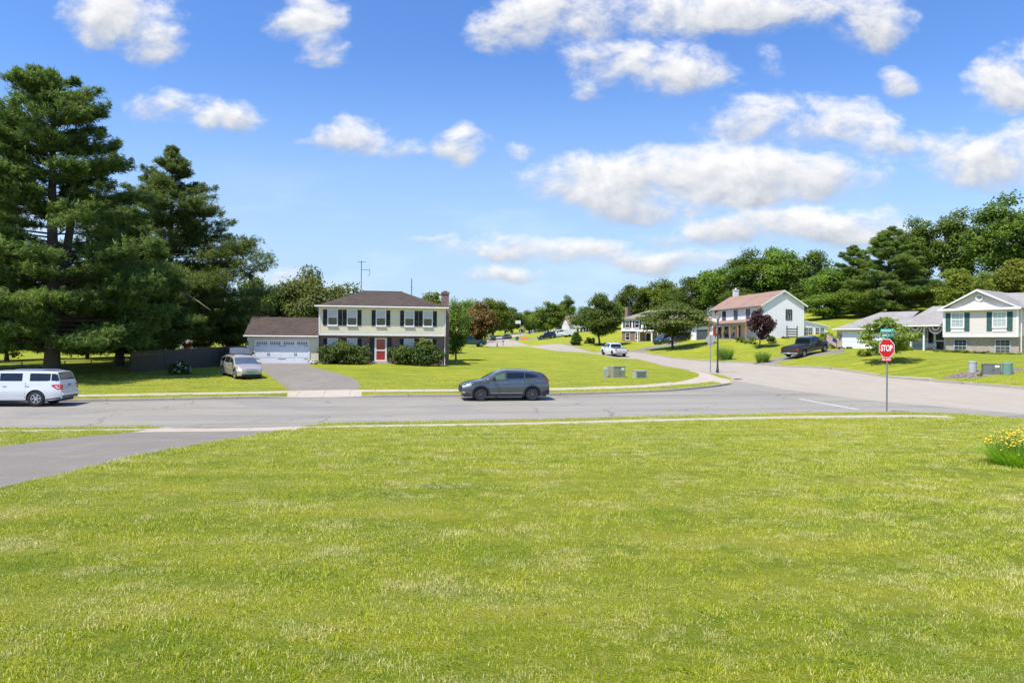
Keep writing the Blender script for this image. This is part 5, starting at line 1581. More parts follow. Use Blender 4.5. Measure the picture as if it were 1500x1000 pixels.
F_DARK = foliage('leaf_dark', (0.043, 0.0725, 0.0139), (0.0862, 0.133, 0.0185), (0.1795, 0.2116, 0.0309))
F_MID = foliage('leaf_mid', (0.0667, 0.1123, 0.0148), (0.1335, 0.2052, 0.0231), (0.2694, 0.3132, 0.043))
F_LIGHT = foliage('leaf_light', (0.0899, 0.1306, 0.0126), (0.1716, 0.22, 0.0232), (0.3267, 0.33, 0.0578))
F_TALL = foliage('leaf_bright', (.055, .10, .012), (.10, .165, .018), (.20, .245, .04))
F_YEL = foliage('leaf_yellow_green', (.09, .16, .012), (.17, .26, .02), (.28, .34, .04))
F_PINE = foliage('pine_needles', (0.0485, 0.0867, 0.0196), (0.103, 0.1581, 0.0312), (0.2272, 0.2677, 0.0508), .34)
F_HILLPINE = foliage('pine_needles_green', (0.0664, 0.1167, 0.0234), (0.1266, 0.1979, 0.035), (0.2563, 0.3173, 0.0582), .34)
F_PLUM = foliage('leaf_plum', (0.0281, 0.013, 0.0133), (0.059, 0.026, 0.0265), (0.1053, 0.0585, 0.0497), .25)
F_RUSSET = foliage('leaf_russet', (0.054, 0.0625, 0.0127), (0.1283, 0.075, 0.0213), (0.2565, 0.1063, 0.0319), .3, .5)
F_RHODO = foliage('leaf_shrub', (0.0308, 0.062, 0.011), (0.0647, 0.1107, 0.0154), (0.1539, 0.1919, 0.0386), .2, 1.4)
F_GREY = foliage('leaf_olive', (0.0572, 0.0828, 0.0176), (0.1143, 0.1518, 0.0301), (0.2184, 0.2501, 0.0627))
F_BLADE = foliage('reed_blade', (.07, .14, .015), (.13, .23, .025), (.24, .33, .06), .4, 2.0)
BARK = bark_mat(); BARK_L = bark_mat('bark_grey', (.09, .075, .06), (.20, .17, .14))

def limb_path(p0, p1, wob, n=5):
    p0, p1 = np.array(p0, float), np.array(p1, float)
    t = np.linspace(0, 1, n)[:, None]
    q = p0+(p1-p0)*t; L = np.linalg.norm(p1-p0)
    q[1:-1] += rng.normal(size=(n-2, 3))*wob*L; q[:, 2] += np.sin(t[:, 0]*math.pi)*wob*L*.6
    return q

def broadleaf(hgt, rad, base=.25, lobes=38, leaves=9000, size=.2, mt=F_MID, flat=.75, bark=BARK, layered=0.0, open_=.0, lobe_r=.30, trunk_r=None, topw=1.0, droop=.2):
    """(trunk mesh, crown mesh): an uneven crown of many leafy lobes carried on limbs"""
    tr = trunk_r or hgt*.022
    zc = hgt*(base+(1-base)*.5); rz = hgt*(1-base)*.5
    cs, rs = [], []
    k = 0
    while len(cs) < lobes:
        k += 1
        d = rng.normal(size=3); d /= np.linalg.norm(d)
        r = rng.uniform(.25, 1.0)**.5
        w = 1-.45*max(0, d[2])*topw - .25*max(0, -d[2])
        p = np.array([d[0]*rad*r*w*.86, d[1]*rad*r*w*.86, zc+d[2]*rz*r*.86])
        if p[2] < hgt*base: continue
        lr = lobe_r*rad*rng.uniform(.6, 1.25)
        cs.append(p); rs.append(lr)
    cs, rs = np.array(cs), np.array(rs)
    per = np.maximum(8, (leaves*rs**2/np.sum(rs**2)).astype(int))
    C_, Nn = [], []
    for c, r, m_ in zip(cs, rs, per):
        d = rng.normal(size=(m_, 3)); d /= np.linalg.norm(d, axis=1)[:, None]
        rr = r*rng.uniform(.0, 1.0, m_)**(1/2.6)
        rr *= 1+.25*rng.normal(size=m_)*.6
        p = c+d*rr[:, None]*np.array([1.08, 1.08, flat])
        if layered: p[:, 2] = p[:, 2]*(1-layered)+layered*(c[2]+.25*r*np.round((p[:, 2]-c[2])/(.5*r+1e-6)) - droop*(np.hypot(p[:, 0]-c[0], p[:, 1]-c[1])/r)**2*r*.3)
        nn = d*.55+rng.normal(size=(m_, 3))*.55+np.array([0, 0, .55])
        C_.append(p); Nn.append(nn)
    C_, Nn = np.concatenate(C_), np.concatenate(Nn)
    crown = quads_mesh('crown', C_, Nn, size*rng.uniform(.6, 1.3, len(C_)), mt, .6)
    mb = MB()
    top = np.array([rng.normal()*.04*rad, rng.normal()*.04*rad, hgt*.86])
    pts = limb_path((0, 0, -.3), top, .02, 8)
    pts[0][:2] = 0; pts[1][:2] = 0
    mb.tube(pts, [tr*1.5]+[tr*(1-.85*i/7) for i in range(1, 8)], 9)
    order = np.argsort(-rs)[:min(len(rs), 26)]
    for i in order:
        z0 = max(hgt*base*.75, min(cs[i][2]-.35*np.hypot(cs[i][0], cs[i][1]), hgt*.8))
        f = z0/(hgt*.86)
        q0 = pts[0]+(pts[-1]-pts[0])*np.clip(f, 0, 1)
        q = limb_path(q0, cs[i], .06, 5)
        r0 = tr*.5*(1-.6*f)
        mb.tube(q, [r0, r0*.8, r0*.6, r0*.42, r0*.22], 5)
    trunk = mb.mesh('trunk', bark, smooth=True)
    return trunk, crown

def conifer(hgt, rad, base=.1, whorls=22, per=6, mt=F_PINE, shape=1.0, needle=.24, dens=1.0, up=.15, bark=BARK, trunk_r=None, top_round=.0, bare=None, wide=.065, keep=None, fork=None, tuft=9, cap_=1.0):
    """(trunk, crown): whorled branches carrying flat sprays of needle tufts"""
    tr = trunk_r or hgt*.017
    mb = MB()
    ax = lambda z: np.array([math.sin(z*.35)*.05, math.cos(z*.27)*.05, z])
    zs = np.linspace(0, hgt*.985, 14)
    mb.tube([ax(z)+(np.array([0, 0, -.4]) if z == 0 else 0) for z in zs], [tr*(1.35 if z == 0 else 1)*(1-z/hgt)**.8+.02 for z in zs], 10)
    if fork:
        f0, dx, dy = fork
        q = [ax(hgt*f0), ax(hgt*f0)+np.array([dx*.6, dy*.6, hgt*.08]), ax(hgt*f0)+np.array([dx, dy, hgt*.25]), ax(hgt*f0)+np.array([dx*1.2, dy*1.2, hgt*(.9-f0)])]
        mb.tube(q, [tr*.75, tr*.6, tr*.45, .03], 8)
    T, D = [], []                                                  # tuft centres, directions
    for w in range(whorls):
        f = base+(1-base)*((w+rng.uniform(-.3, .3))/whorls)
        f = min(max(f, base*.9), .985)
        z = hgt*f
        t = (f-base)/(1-base)
        prof = min(cap_, (1-t)**shape)*(1-.35*max(0, .18-t)/.18)
        if top_round: prof = max(prof, top_round*math.sqrt(max(0, 1-t**3)))
        for k in range(per):
            L = rad*prof*rng.choice([rng.uniform(.45, .8), rng.uniform(.8, 1.15)])+(.30 if top_round else .16)
            a = rng.uniform(0, 6.283)
            if keep is not None and not keep(a, f): continue
            dz = up*L*(.3+t*1.3)-.10*L*(1-t)
            n = 6
            tt = np.linspace(0, 1, n)
            bx = np.cos(a)*L*tt; by = np.sin(a)*L*tt
            bz = dz*tt+up*L*.35*tt**2.2+rng.normal()*.03*L*tt
            pts = np.c_[bx, by, bz]+ax(z)
            rb = max(.018, tr*.30*(1-t*.7)*L/rad)
            mb.tube(pts, [rb*(1-.8*q)+.006 for q in tt], 5, False)
            # flat spray: side shoots growing longer towards the middle of the branch
            m_ = int(max(4, L*7.5*dens))
            s = rng.uniform(.22, 1.0, m_)**.8
            sl = L*.34*np.sin(np.clip(s, .15, .98)*math.pi*.9)*rng.uniform(.25, 1.0, m_)+.08
            sg = rng.choice([-1, 1], m_)
            for q in np.linspace(.25, 1, 4):
                cx = np.interp(s, tt, pts[:, 0]); cy = np.interp(s, tt, pts[:, 1]); cz = np.interp(s, tt, pts[:, 2])
                fa = a+sg*1.0
                px_ = cx+np.cos(fa)*sl*q; py_ = cy+np.sin(fa)*sl*q; pz_ = cz+rng.normal(0, wide*L*.35+.04, m_)+.10*sl*q
                T.append(np.c_[px_, py_, pz_])
                D.append(np.c_[np.cos(a+sg*.6), np.sin(a+sg*.6), np.full(m_, .35)])
            T.append(pts[-1:]); D.append(np.array([[math.cos(a), math.sin(a), .4]]))
    for z in np.linspace(hgt*.93, hgt*1.0, 6):
        T.append(ax(z)[None]); D.append(np.array([[0, 0, 1.0]]))
    T, D = np.concatenate(T), np.concatenate(D)
    n = len(T)
    Tn = np.repeat(T, tuft, 0); Dn = np.repeat(D, tuft, 0)
    dirs = Dn+rng.normal(size=Dn.shape)*.75; dirs /= np.linalg.norm(dirs, axis=1)[:, None]
    ln = needle*rng.uniform(.6, 1.3, len(Tn))
    cen = Tn+dirs*ln[:, None]*.6+rng.normal(size=Tn.shape)*needle*.35
    nr = rng.normal(size=Tn.shape)*.6+np.array([0, 0, .6])
    crown = quads_mesh('crown', cen, nr, ln, mt, .13, dirs)
    return mb.mesh('trunk', bark, smooth=True), crown

def plant(name, label, cat, pos, meshes, rz=None, scale=(1, 1, 1), group=None, names=('trunk', 'crown')):
    o = thing(name, label, cat, pos, random.uniform(0, 6.28) if rz is None else rz, group)
    o.scale = scale
    for nm, me in zip(names, meshes):
        if me is not None: link(nm, me, o)
    return o
def at_px(px, Y, py=None):
    """ground point below a photo column at depth Y"""
    v = P(px, 500 if py is None else py, Y)
    v.z = float(HS([(v.x, v.y)])[0]); return v
def top_h(px, py, Y, g): return P(px, py, Y).z-g.z

# --- the two big pines, the conifer beside them and the dark company behind, left
g = at_px(76, 47.5)
hA = top_h(40, 112, 47.5, g)
pineA = conifer(hA, 8.2, .10, 66, 4, F_PINE, .62, .19, 1.15, .20, trunk_r=.50, top_round=.62, fork=(.30, 1.1, .6), keep=lambda a, f: not (.40 < f < .53) or random.random() < .36)
plant('white_pine', 'very tall broad white pine with a thick forked trunk, standing behind the chain-link fence', 'tree', g, pineA, 0.6)
g = at_px(-45, 52)
plant('white_pine', 'tall pine cut off by the left border, behind the big forked one', 'tree', g, (pineA[0], pineA[1]), 2.9, (.92, .92, 1.0))
g = at_px(176, 57)
hB = top_h(250, 305, 57, g)
pineB = conifer(hB, 6.6, .08, 52, 4, F_PINE, .75, .19, 1.2, .18, trunk_r=.34, top_round=.40)
plant('pine_tree', 'middle-sized dark pine standing at the left end of the board fence', 'tree', g, pineB, 1.4)
g = at_px(250, 68)
hC = top_h(250, 214, 68, g)
spruceC = conifer(hC, 14.0, .06, 78, 4, F_PINE, 1.0, .18, .95, .17, trunk_r=.36, cap_=.66)
spr = plant('spruce_tree', 'tall pointed conifer rising behind the board fence, a bare dead branch caught in it', 'tree', g, spruceC, .3)
db = MB()
lp = lambda px, py, Y: tuple(Matrix.Rotation(-.3, 4, 'Z') @ (P(px, py, Y)-g))
db.tube([lp(250, 419, 58.8), lp(268, 428, 58.4), lp(290, 441, 58.0), lp(308, 454, 57.8)], [.055, .05, .035, .015], 6)
db.tube([lp(262, 425, 58.5), lp(272, 436, 58.2), lp(276, 441, 58.2)], [.03, .02, .008], 5)
db.build('dead_branch', plain('dead_wood', (.30, .25, .20), .9), spr, smooth=True)

# prototypes of the deciduous kinds
OAK = broadleaf(13, 6.2, .06, 64, 17000, .22, F_MID, .88, lobe_r=.27)
OAK2 = broadleaf(14, 5.6, .05, 60, 16000, .22, F_MID, .85, lobe_r=.28, topw=.8)
DARKT = broadleaf(13, 6.5, .02, 66, 17000, .23, F_DARK, .85, lobe_r=.26)
TALL = broadleaf(19, 6.0, .14, 76, 17000, .25, F_TALL, .8, lobe_r=.26, topw=.7)
LIGHTT = broadleaf(12, 5.6, .04, 52, 13000, .25, F_LIGHT, .6, layered=.35)
HPINE = conifer(20, 7.5, .08, 44, 3, F_HILLPINE, .7, .32, .85, .18, top_round=.30, tuft=8)
ROUND = broadleaf(11, 7.0, .06, 60, 20000, .20, F_GREY, .72, lobe_r=.25, topw=.5)

BACK = 'trees along the skyline'
def tree(kind, label, px, top, half, Y, proto, hgt, rad, name='leafy_tree', base_py=None, group=BACK, rz=None, sink=0.0):
    g = at_px(px, Y); g.z -= sink
    H_ = top_h(px, top, Y, g)
    sx = half*Y/1000/rad; sz = H_/hgt
    return plant(name, label, 'tree', g, proto, rz, (sx, sx, sz), group)

# left, behind the garage and fence
tree(0, 'dark tree filling the gap between the pointed conifer and the garage', 372, 402, 52, 82, DARKT, 13, 6.5)
tree(0, 'dark understorey tree right behind the garden shed', 300, 415, 62, 93, DARKT, 13, 6.5)
tree(0, 'dark tree low behind the white pines, left of the garden shed', 180, 400, 75, 96, DARKT, 13, 6.5)
tree(0, 'dark tree at the far left behind the chain-link yard', 40, 420, 80, 100, OAK2, 14, 5.6)
tree(0, 'dark shrubby tree between the garage and the shed, under the conifer', 338, 445, 34, 72, DARKT, 13, 6.5)
tree(0, 'large round-headed olive green tree behind the garage roof', 466, 389, 80, 86, ROUND, 11, 7.0, 'round_tree', rz=1.0)
tree(0, 'fresh green tree rising behind the right end of the hipped roof', 634, 421, 32, 88, LIGHTT, 12, 5.6)
tree(0, 'bushy green tree hugging the brick chimney side of the cream house', 668, 432, 24, 73, OAK, 13, 6.2)
RUSS = broadleaf(9, 4.6, .10, 46, 11000, .22, F_RUSSET, .7, lobe_r=.28)
tree(0, 'russet-leaved tree above the dark green pickup', 700, 441, 33, 118, RUSS, 9, 4.6, 'russet_tree')
for px, top, half, Y, pr, lab in ((10, 436, 62, 66, DARKT, 'dark bushy tree just behind the chain-link fence, left of the white pine trunk'), (128, 448, 50, 68, DARKT, 'dark bushy tree just behind the chain-link fence, right of the white pine trunk'), (-30, 430, 70, 92, DARKT, 'dark low tree at the left border behind the chain-link yard'), (95, 440, 62, 104, OAK2, 'dark tree seen between the white pine trunk and the fence posts'), (150, 452, 50, 90, DARKT, 'low dark tree above the right end of the chain-link fence'), (225, 455, 46, 80, DARKT, 'low dark tree just left of the garden shed'), (405, 430, 40, 104, DARKT, 'dark tree between the pointed conifer and the round olive tree')):
    tree(0, lab, px, top, half, Y, pr, 13 if pr is DARKT else 14, 6.5 if pr is DARKT else 5.6, group='trees behind the left fences')
for px, top, half, Y, pr, lab in ((1070, 440, 40, 142, DARKT, 'low bushy tree at the hill foot behind the farmhouse porch side'), (1206, 428, 42, 122, OAK, 'low leafy tree at the hill foot right of the sunroom'), (1330, 400, 46, 128, DARKT, 'shady low tree right of the hillside pine trunk'), (1375, 410, 40, 112, DARKT, 'shady low tree behind the porch roof ridge'), (1420, 415, 44, 108, DARKT, 'shady low tree behind the split-level roof valley'), (1520, 405, 50, 104, DARKT, 'shady low tree at the right border behind the wing roof'),
    (860, 448, 30, 185, DARKT, 'far dark tree behind the maple'), (895, 440, 32, 180, OAK2, 'far tree between the maple and the colonial chimney'), (708, 452, 30, 240, DARKT, 'far dark tree low behind the russet tree'), (740, 455, 26, 300, DARKT, 'farthest dark tree left of the basketball hoop'), (790, 455, 26, 270, DARKT, 'farthest dark tree right of the basketball hoop')):
    tree(0, lab, px, top, half, Y, pr, 13 if pr is not OAK2 else 14, {id(DARKT): 6.5, id(OAK): 6.2, id(OAK2): 5.6}[id(pr)])
# far skyline, left to right
for px, top, half, Y, pr, hg, rd, lab in (
    (690, 434, 34, 190, OAK, 13, 6.2, 'far green tree just right of the brick chimney, above the russet one'),
    (722, 432, 32, 215, OAK2, 14, 5.6, 'far bushy tree topping the skyline right of the russet tree'),
    (750, 449, 22, 265, DARKT, 13, 6.5, 'small dark far tree directly behind the basketball hoop'),
    (775, 452, 20, 285, OAK, 13, 6.2, 'lowest far tree in the dip of the skyline at the end of the road'),
    (803, 438, 28, 200, OAK2, 14, 5.6, 'leafy oak above the navy car on the raised lawn drive'),
    (830, 431, 15, 240, TALL, 19, 6.0, 'slim tall far tree left of the dark maple'),
    (826, 455, 22, 230, DARKT, 13, 6.5, 'dark tree beside the distant white house'),
    (640, 447, 36, 200, OAK, 13, 6.2, 'far tree behind the cream house chimney'),
    (925, 416, 38, 190, DARKT, 13, 6.5, 'dark tree rising left of the colonial house chimney'),
    (968, 406, 44, 185, OAK, 13, 6.2, 'broad tree directly behind the tan-roofed colonial house'),
    (1012, 404, 40, 170, DARKT, 13, 6.5, 'dark tree behind the low wing of the white farmhouse'),
    (1052, 384, 44, 165, OAK2, 14, 5.6, 'tree behind the white chimney of the farmhouse'),
    (1100, 364, 46, 160, TALL, 19, 6.0, 'tall tree above the left half of the farmhouse roof'),
    (1142, 354, 48, 155, OAK2, 14, 5.6, 'broad tall tree above the gable of the farmhouse'),
    (1190, 366, 46, 150, DARKT, 13, 6.5, 'dark tree above the sunroom of the farmhouse'),
    (1225, 384, 50, 130, OAK, 13, 6.2, 'full tree between the farmhouse and the grey garage roof'),
    (1342, 316, 44, 142, TALL, 19, 6.0, 'tall light-topped tree behind the dark hillside pine'),
    (1400, 306, 50, 140, TALL, 19, 6.0, 'tallest open-branched tree over the porch roof of the split-level house'),
    (1470, 283, 56, 122, TALL, 19, 6.0, 'very tall open tree near the right border'),
    (1545, 300, 60, 120, OAK2, 14, 5.6, 'tall tree cut off by the right border'),
    (1400, 388, 40, 104, LIGHTT, 12, 5.6, 'pale green tree left of the split-level gable'),
    (1492, 372, 46, 98, LIGHTT, 12, 5.6, 'pale green tree over the split-level ridge at the right border'),
    (1450, 395, 40, 112, OAK, 13, 6.2, 'mid green tree right behind the split-level gable peak'),
    (1255, 420, 44, 118, OAK2, 14, 5.6, 'lower green tree behind the ornamental flag and garage corner'),
    (1170, 420, 40, 150, OAK, 13, 6.2, 'dark green tree close behind the farmhouse ridge'),
    (1085, 420, 40, 155, DARKT, 13, 6.5, 'dark lower tree close behind the farmhouse chimney side'),
    (985, 440, 40, 165, DARKT, 13, 6.5, 'dark lower tree between the colonial and the farmhouse')):
    tree(0, lab, px, top, half, Y, pr, hg, rd)
for px, top, half, Y, lab in ((1302, 334, 66, 118, 'big dark pine with layered boughs on the hillside above the grey garage'), (1248, 360, 48, 128, 'second layered hillside pine, left of the biggest one')):
    tree(0, lab, px, top, half, Y, HPINE, 20, 7.5, 'hillside_pine', sink=.3)
# street trees
MAPLE = broadleaf(9.2, 4.4, .12, 60, 15000, .17, F_DARK, .7, lobe_r=.25)
gm = G(878, 507)
plant('maple_tree', 'dense dark maple behind the white pickup', 'tree', gm, MAPLE, .4, (1.0*33*gm.y/1000/4.1,)*2+(top_h(878, 430, gm.y, gm)/9.2,))
SPREAD = broadleaf(7.4, 5.6, .22, 62, 16000, .17, F_GREY, .42, BARK, .5, lobe_r=.25, trunk_r=.19, topw=1.3)
gs_ = G(985, 512.5)
plant('spreading_tree', 'wide spreading tree with layered boughs on the lawn left of the farmhouse', 'tree', gs_, SPREAD, 2.0, (57*gs_.y/1000/5.6,)*2+(top_h(985, 439, gs_.y, gs_)/7.4,))
PLUM = broadleaf(4.9, 2.3, .18, 40, 7000, .13, F_PLUM, .8, lobe_r=.28, topw=.7)
gp_ = farm_pt(flx(1113, -4.2), -4.2)
plant('plum_tree', 'small purple-leaved plum tree in front of the farmhouse corner', 'tree', gp_, PLUM, .7, (22*gp_.y/1000/2.2,)*2+(top_h(1113, 448, gp_.y, gp_)/4.9,))
OPEN = broadleaf(3.7, 2.9, .16, 46, 5200, .12, F_LIGHT, .38, BARK, .5, lobe_r=.24, trunk_r=.09, topw=.9)
go = at_px(1297, 57.5)
plant('ornamental_tree', 'low open-branched ornamental tree on the lawn behind the stop sign', 'tree', go, OPEN, 1.2, (52*go.y/1000/2.9,)*2+(top_h(1297, 463, go.y, go)/3.7,))

# --- shrubs
def shrub_mesh(w, d, hgt, leaves, size, mt, lobes=26, flat=.75, white=0):
    C_, Nn = [], []
    for i in range(lobes):
        x, y = rng.uniform(-.5, .5)*w*.8, rng.uniform(-.5, .5)*d*.75
        e = 1-.5*(abs(2*x/w)**2)-.3*(abs(2*y/d)**2)
        z = hgt*rng.uniform(.15, .86)*max(.4, e); r = min(w, hgt, d)*rng.uniform(.20, .34)
        m_ = leaves//lobes
        q = rng.normal(size=(m_, 3)); q /= np.linalg.norm(q, axis=1)[:, None]
        C_.append(np.array([x, y, z])+q*(r*rng.uniform(.3, 1.05, m_)**.6)[:, None]*np.array([1.15, 1.0, flat])); Nn.append(q*.7+rng.normal(size=(m_, 3))*.5+np.array([0, 0, .5]))
    C_, Nn = np.concatenate(C_), np.concatenate(Nn)
    k = C_[:, 2] > -.05
    return quads_mesh('foliage', C_[k], Nn[k], size*rng.uniform(.6, 1.3, k.sum()), mt, .5)
def stems_mesh(w, hgt, n=7, r=.025):
    mb = MB()
    for i in range(n):
        a = rng.uniform(0, 6.28); q = rng.uniform(.1, .38)*w
        mb.tube(limb_path((rng.uniform(-.05, .05)*w, 0, -.1), (q*math.cos(a), q*math.sin(a), hgt*rng.uniform(.5, .8)), .08, 4), [r, r*.8, r*.6, r*.3], 5)
    return mb.mesh('stem', BARK, smooth=True)
def shrub(name, label, px0, px1, top, Y, d, leaves, size, mt, group=None, lobes=26, base=None):
    pc = (px0+px1)/2; g = at_px(pc, Y) if base is None else base
    w = (px1-px0)*g.y/1000; hh = top_h(pc, top, g.y, g)
    return plant(name, label, 'shrub', g, (stems_mesh(w, hh), shrub_mesh(w, d, hh, leaves, size, mt, lobes)), 0.0, (1, 1, 1), group, ('stem', 'foliage'))
def hpt(px, yoff):
    """ground point in front of the cream house, yoff metres before its front plane"""
    c, s_ = math.cos(hth), math.sin(hth); k = (px-750)/1000
    X0, Y0 = hbase.x+s_*yoff, hbase.y-c*yoff
    u = (k*Y0-X0)/(c-k*s_)
    v = Vector((X0+u*c, Y0+u*s_, 0)); v.z = float(HS([(v.x, v.y)])[0]); return v
shrub('rhododendron', 'broad rhododendron mound left of the red door', 466, 541, 499, 0, 2.2, 8000, .11, F_RHODO, lobes=44, base=hpt(503, 1.1))
shrub('rhododendron', 'widest rhododendron mound right of the red door, reaching the house corner', 566, 653, 499, 0, 2.2, 9500, .11, F_RHODO, lobes=50, base=hpt(609, 1.1))
SAP = broadleaf(2.6, .85, .35, 16, 800, .12, F_LIGHT, .8, lobe_r=.4, trunk_r=.03)
g = hpt(627, 1.6)
plant('sapling', 'slender light green sapling growing up through the right rhododendron', 'tree', g, SAP, .3, (1, 1, top_h(627, 490, g.y, g)/2.6))
# white-flowering shrub before the board fence
g = G(265, 550.5)
hy = shrub('flowering_shrub', 'pale-flowered shrub at the foot of the board fence', 250, 281, 527, 0, 1.3, 2600, .075, F_RHODO, base=g, lobes=20)
fl_w = plain('petal_white', (.50, .54, .52), .7)
q = rng.normal(size=(90, 3)); q /= np.linalg.norm(q, axis=1)[:, None]; q[:, 2] = np.abs(q[:, 2])
link('blossom', quads_mesh('blossom', q*np.array([.72, .62, .85])+np.array([0, 0, .28]), q+rng.normal(size=q.shape)*.3, .07, fl_w, .8), hy)
# box row and dark evergreen along the farmhouse porch
for i, pc in enumerate((1079.5, 1086, 1092.5, 1099, 1105)):
    b = farm_pt(flx(pc, -2.9), -2.9)
    shrub('box_bush', 'clipped round box bush in the row along the farmhouse porch', pc-3.6, pc+3.6, 491.5, 0, .8, 700, .07, F_MID, 'box bushes along the farmhouse porch', 10, b)
b = farm_pt(flx(1127, -1.2), -1.2)
shrub('dark_bush', 'dark evergreen bush at the near corner of the farmhouse', 1118, 1135, 489, 0, 1.2, 1200, .09, F_DARK, None, 14, b)
b = farm_pt(fW+.9, fly(1150, fW+.9))
shrub('small_bush', 'small grey-green bush against the farmhouse gable wall', 1145, 1157, 492, 0, .9, 700, .08, F_GREY, None, 10, b)
# split-level plantings
b = split_pt(slx(1240, .2), .0)
shrub('low_bush', 'low dark bush in front of the white garage door', 1226, 1252, 508, 0, 1.2, 1500, .09, F_RHODO, None, 16, b)
for i, pc in enumerate((1376, 1389, 1402, 1415, 1429, 1442)):
    b = split_pt(slx(pc, -.5), -.55)
    shrub('foundation_shrub', 'low green foundation shrub in the row below the split-level brick wall', pc-8.5, pc+8.5, 512.0 if i < 4 else 513.5, 0, .9, 1100, .085, F_LIGHT if i % 2 else F_MID, 'foundation shrubs of the split-level house', 14, b)
for pc in (1452, 1465, 1479, 1492):
    b = split_pt(slx(pc, -.8), -.9)
    shrub('hosta', 'pale variegated clump in the border at the right end of the split-level house', pc-7.5, pc+7.5, 517.0, 0, .7, 420, .12, foliage('leaf_variegated', (.16, .24, .05), (.30, .38, .11), (.50, .54, .26)), 'pale clumps in the split-level border', 8, b)
b = at_px(1212, 80)
shrub('golden_bush', 'bright yellow-green rounded bush behind the dark grey pickup', 1201, 1223, 484, 80, 1.8, 2600, .11, F_YEL, None, 22)
b = G(1276, 523)
shrub('perennial_clump', 'mixed pale and dark perennial clump under the ornamental tree', 1262, 1296, 507, 0, 1.2, 1700, .10, F_LIGHT, None, 16, b)
shrub('porch_bush', 'bushy plant under the porch, right of the ornamental tree', 1318, 1340, 503, 0, 1.0, 1000, .09, F_LIGHT, None, 14, split_pt(slx(1329, -.2), -.2))
for px0, px1, top, py in ((838, 852, 496, 503), (856, 872, 497, 506)):
    shrub('lawn_bush', 'dark rounded bush ' + ('behind the dwarf conifer' if px0 < 850 else 'at the foot of the maple'), px0, px1, top-6, 0, 2.0, 900, .2, F_DARK, None, 12, G((px0+px1)/2, py-2))
g = G(843.5, 506.5)
DW = conifer(3.0, 1.0, .02, 18, 7, F_PINE, .8, .16, 1.5, .25)
plant('dwarf_conifer', 'dark cone-shaped dwarf conifer on the lawn left of the maple', 'tree', g, DW, 0, (1.05*g.y/1000*7.5/1.0,)*2+(top_h(843.5, 487, g.y, g)/3.0,))

# --- reed clumps and the flower bed
def blades_mesh(w, hgt, n, bw, mt, spread=.55, droop=.5, name='foliage'):
    vs, fs, rn = [], [], []
    for _ in range(n):
        r = w*.28*math.sqrt(random.random()); t = random.random()*6.283
        x, y = r*math.cos(t), r*math.sin(t)
        hh = hgt*random.uniform(.6, 1.1); la = t+random.gauss(0, .7); ln = spread*w*random.uniform(.2, 1.0)*.6
        dx, dy = -math.sin(la)*bw/2, math.cos(la)*bw/2
        b = len(vs); q = random.random()
        for k in range(5):
            f = k/4; off = ln*f**1.6; z = hh*(f-.5*droop*f**3*(ln/(.6*spread*w+1e-6)))
            ww = (1-.85*f)
            vs += [(x+math.cos(la)*off-dx*ww, y+math.sin(la)*off-dy*ww, z), (x+math.cos(la)*off+dx*ww, y+math.sin(la)*off+dy*ww, z)]
            rn += [q, q]
        for k in range(4): fs.append((b+2*k, b+2*k+1, b+2*k+3, b+2*k+2))
    me = bpy.data.meshes.new(name); me.from_pydata(vs, [], fs)
    at = me.attributes.new('rnd', 'FLOAT', 'POINT'); at.data.foreach_set('value', rn); me.materials.append(mt); return me
for px, by, top, half, lab in ((1117, 533, 515, 13.5, 'bright tall reed clump at the street end of the farmhouse drive'), (1062, 529, 508, 17, 'tall reed clump behind the lamp post at the far kerb')):
    g = G(px, by)
    w = 2*half*g.y/1000; hh = top_h(px, top, g.y, g)
    o = thing('reed_clump', lab, 'plant', g)
    link('foliage', blades_mesh(w, hh*1.12, 520, .045, F_BLADE, .75), o)
    if px > 1100:
        st = MB()
        for k in range(14):
            a = random.uniform(0, 6.28); r = w*.36; c_ = Vector((r*math.cos(a), r*math.sin(a), .05)); s = random.uniform(.08, .16)
            st.lathe([(.01, -s*.4), (s, -s*.1), (s*.7, s*.5), (.01, s*.6)], 6, Matrix.Translation(c_))
        link('stone_ring', st.mesh('stone_ring', plain('grey_stone', (.26, .25, .25), .9)), o)
g = G(1516, 692)
fb = thing('coreopsis_bed', 'bushy clump of yellow coreopsis flowers at the right edge of the lawn', 'flowers', (g.x, g.y, g.z))
PET = plain('petal_yellow', (.85, .52, .012), .6, var=.25, sc=9)
link('foliage', blades_mesh(2.1, .52, 3200, .011, foliage('flower_leaf', (.13, .24, .012), (.24, .37, .02), (.38, .46, .06), .45, 3.0), .55, .35), fb)
cn, nn = [], []
heads = []
for k in range(420):
    r = .84*math.sqrt(random.random()); t = random.random()*6.28
    heads.append((r*math.cos(t), r*math.sin(t), .63+.14*random.random()-.20*(r/.86)**2+random.gauss(0, .05)))
for h_ in heads:
    tilt = np.array([random.gauss(0, .35), random.gauss(-.2, .35), 1.0]); tilt /= np.linalg.norm(tilt)
    for k in range(7):
        a = k*.9; d = np.array([math.cos(a), math.sin(a), 0]); d -= tilt*d.dot(tilt)
        cn.append(np.array(h_)+d*.011); nn.append((tilt+d*.15, d))
link('blossom', quads_mesh('blossom', np.array(cn), np.array([q[0] for q in nn]), .0105, PET, .5, np.array([q[1] for q in nn])), fb)
sm = MB()
for h_ in heads: sm.tube([(h_[0]*.55, h_[1]*.55, 0), (h_[0]*.85, h_[1]*.85, h_[2]*.6), h_], .0035, 3, False)
sm.build('stem', plain('stem_green', (.12, .22, .02), .7), fb)

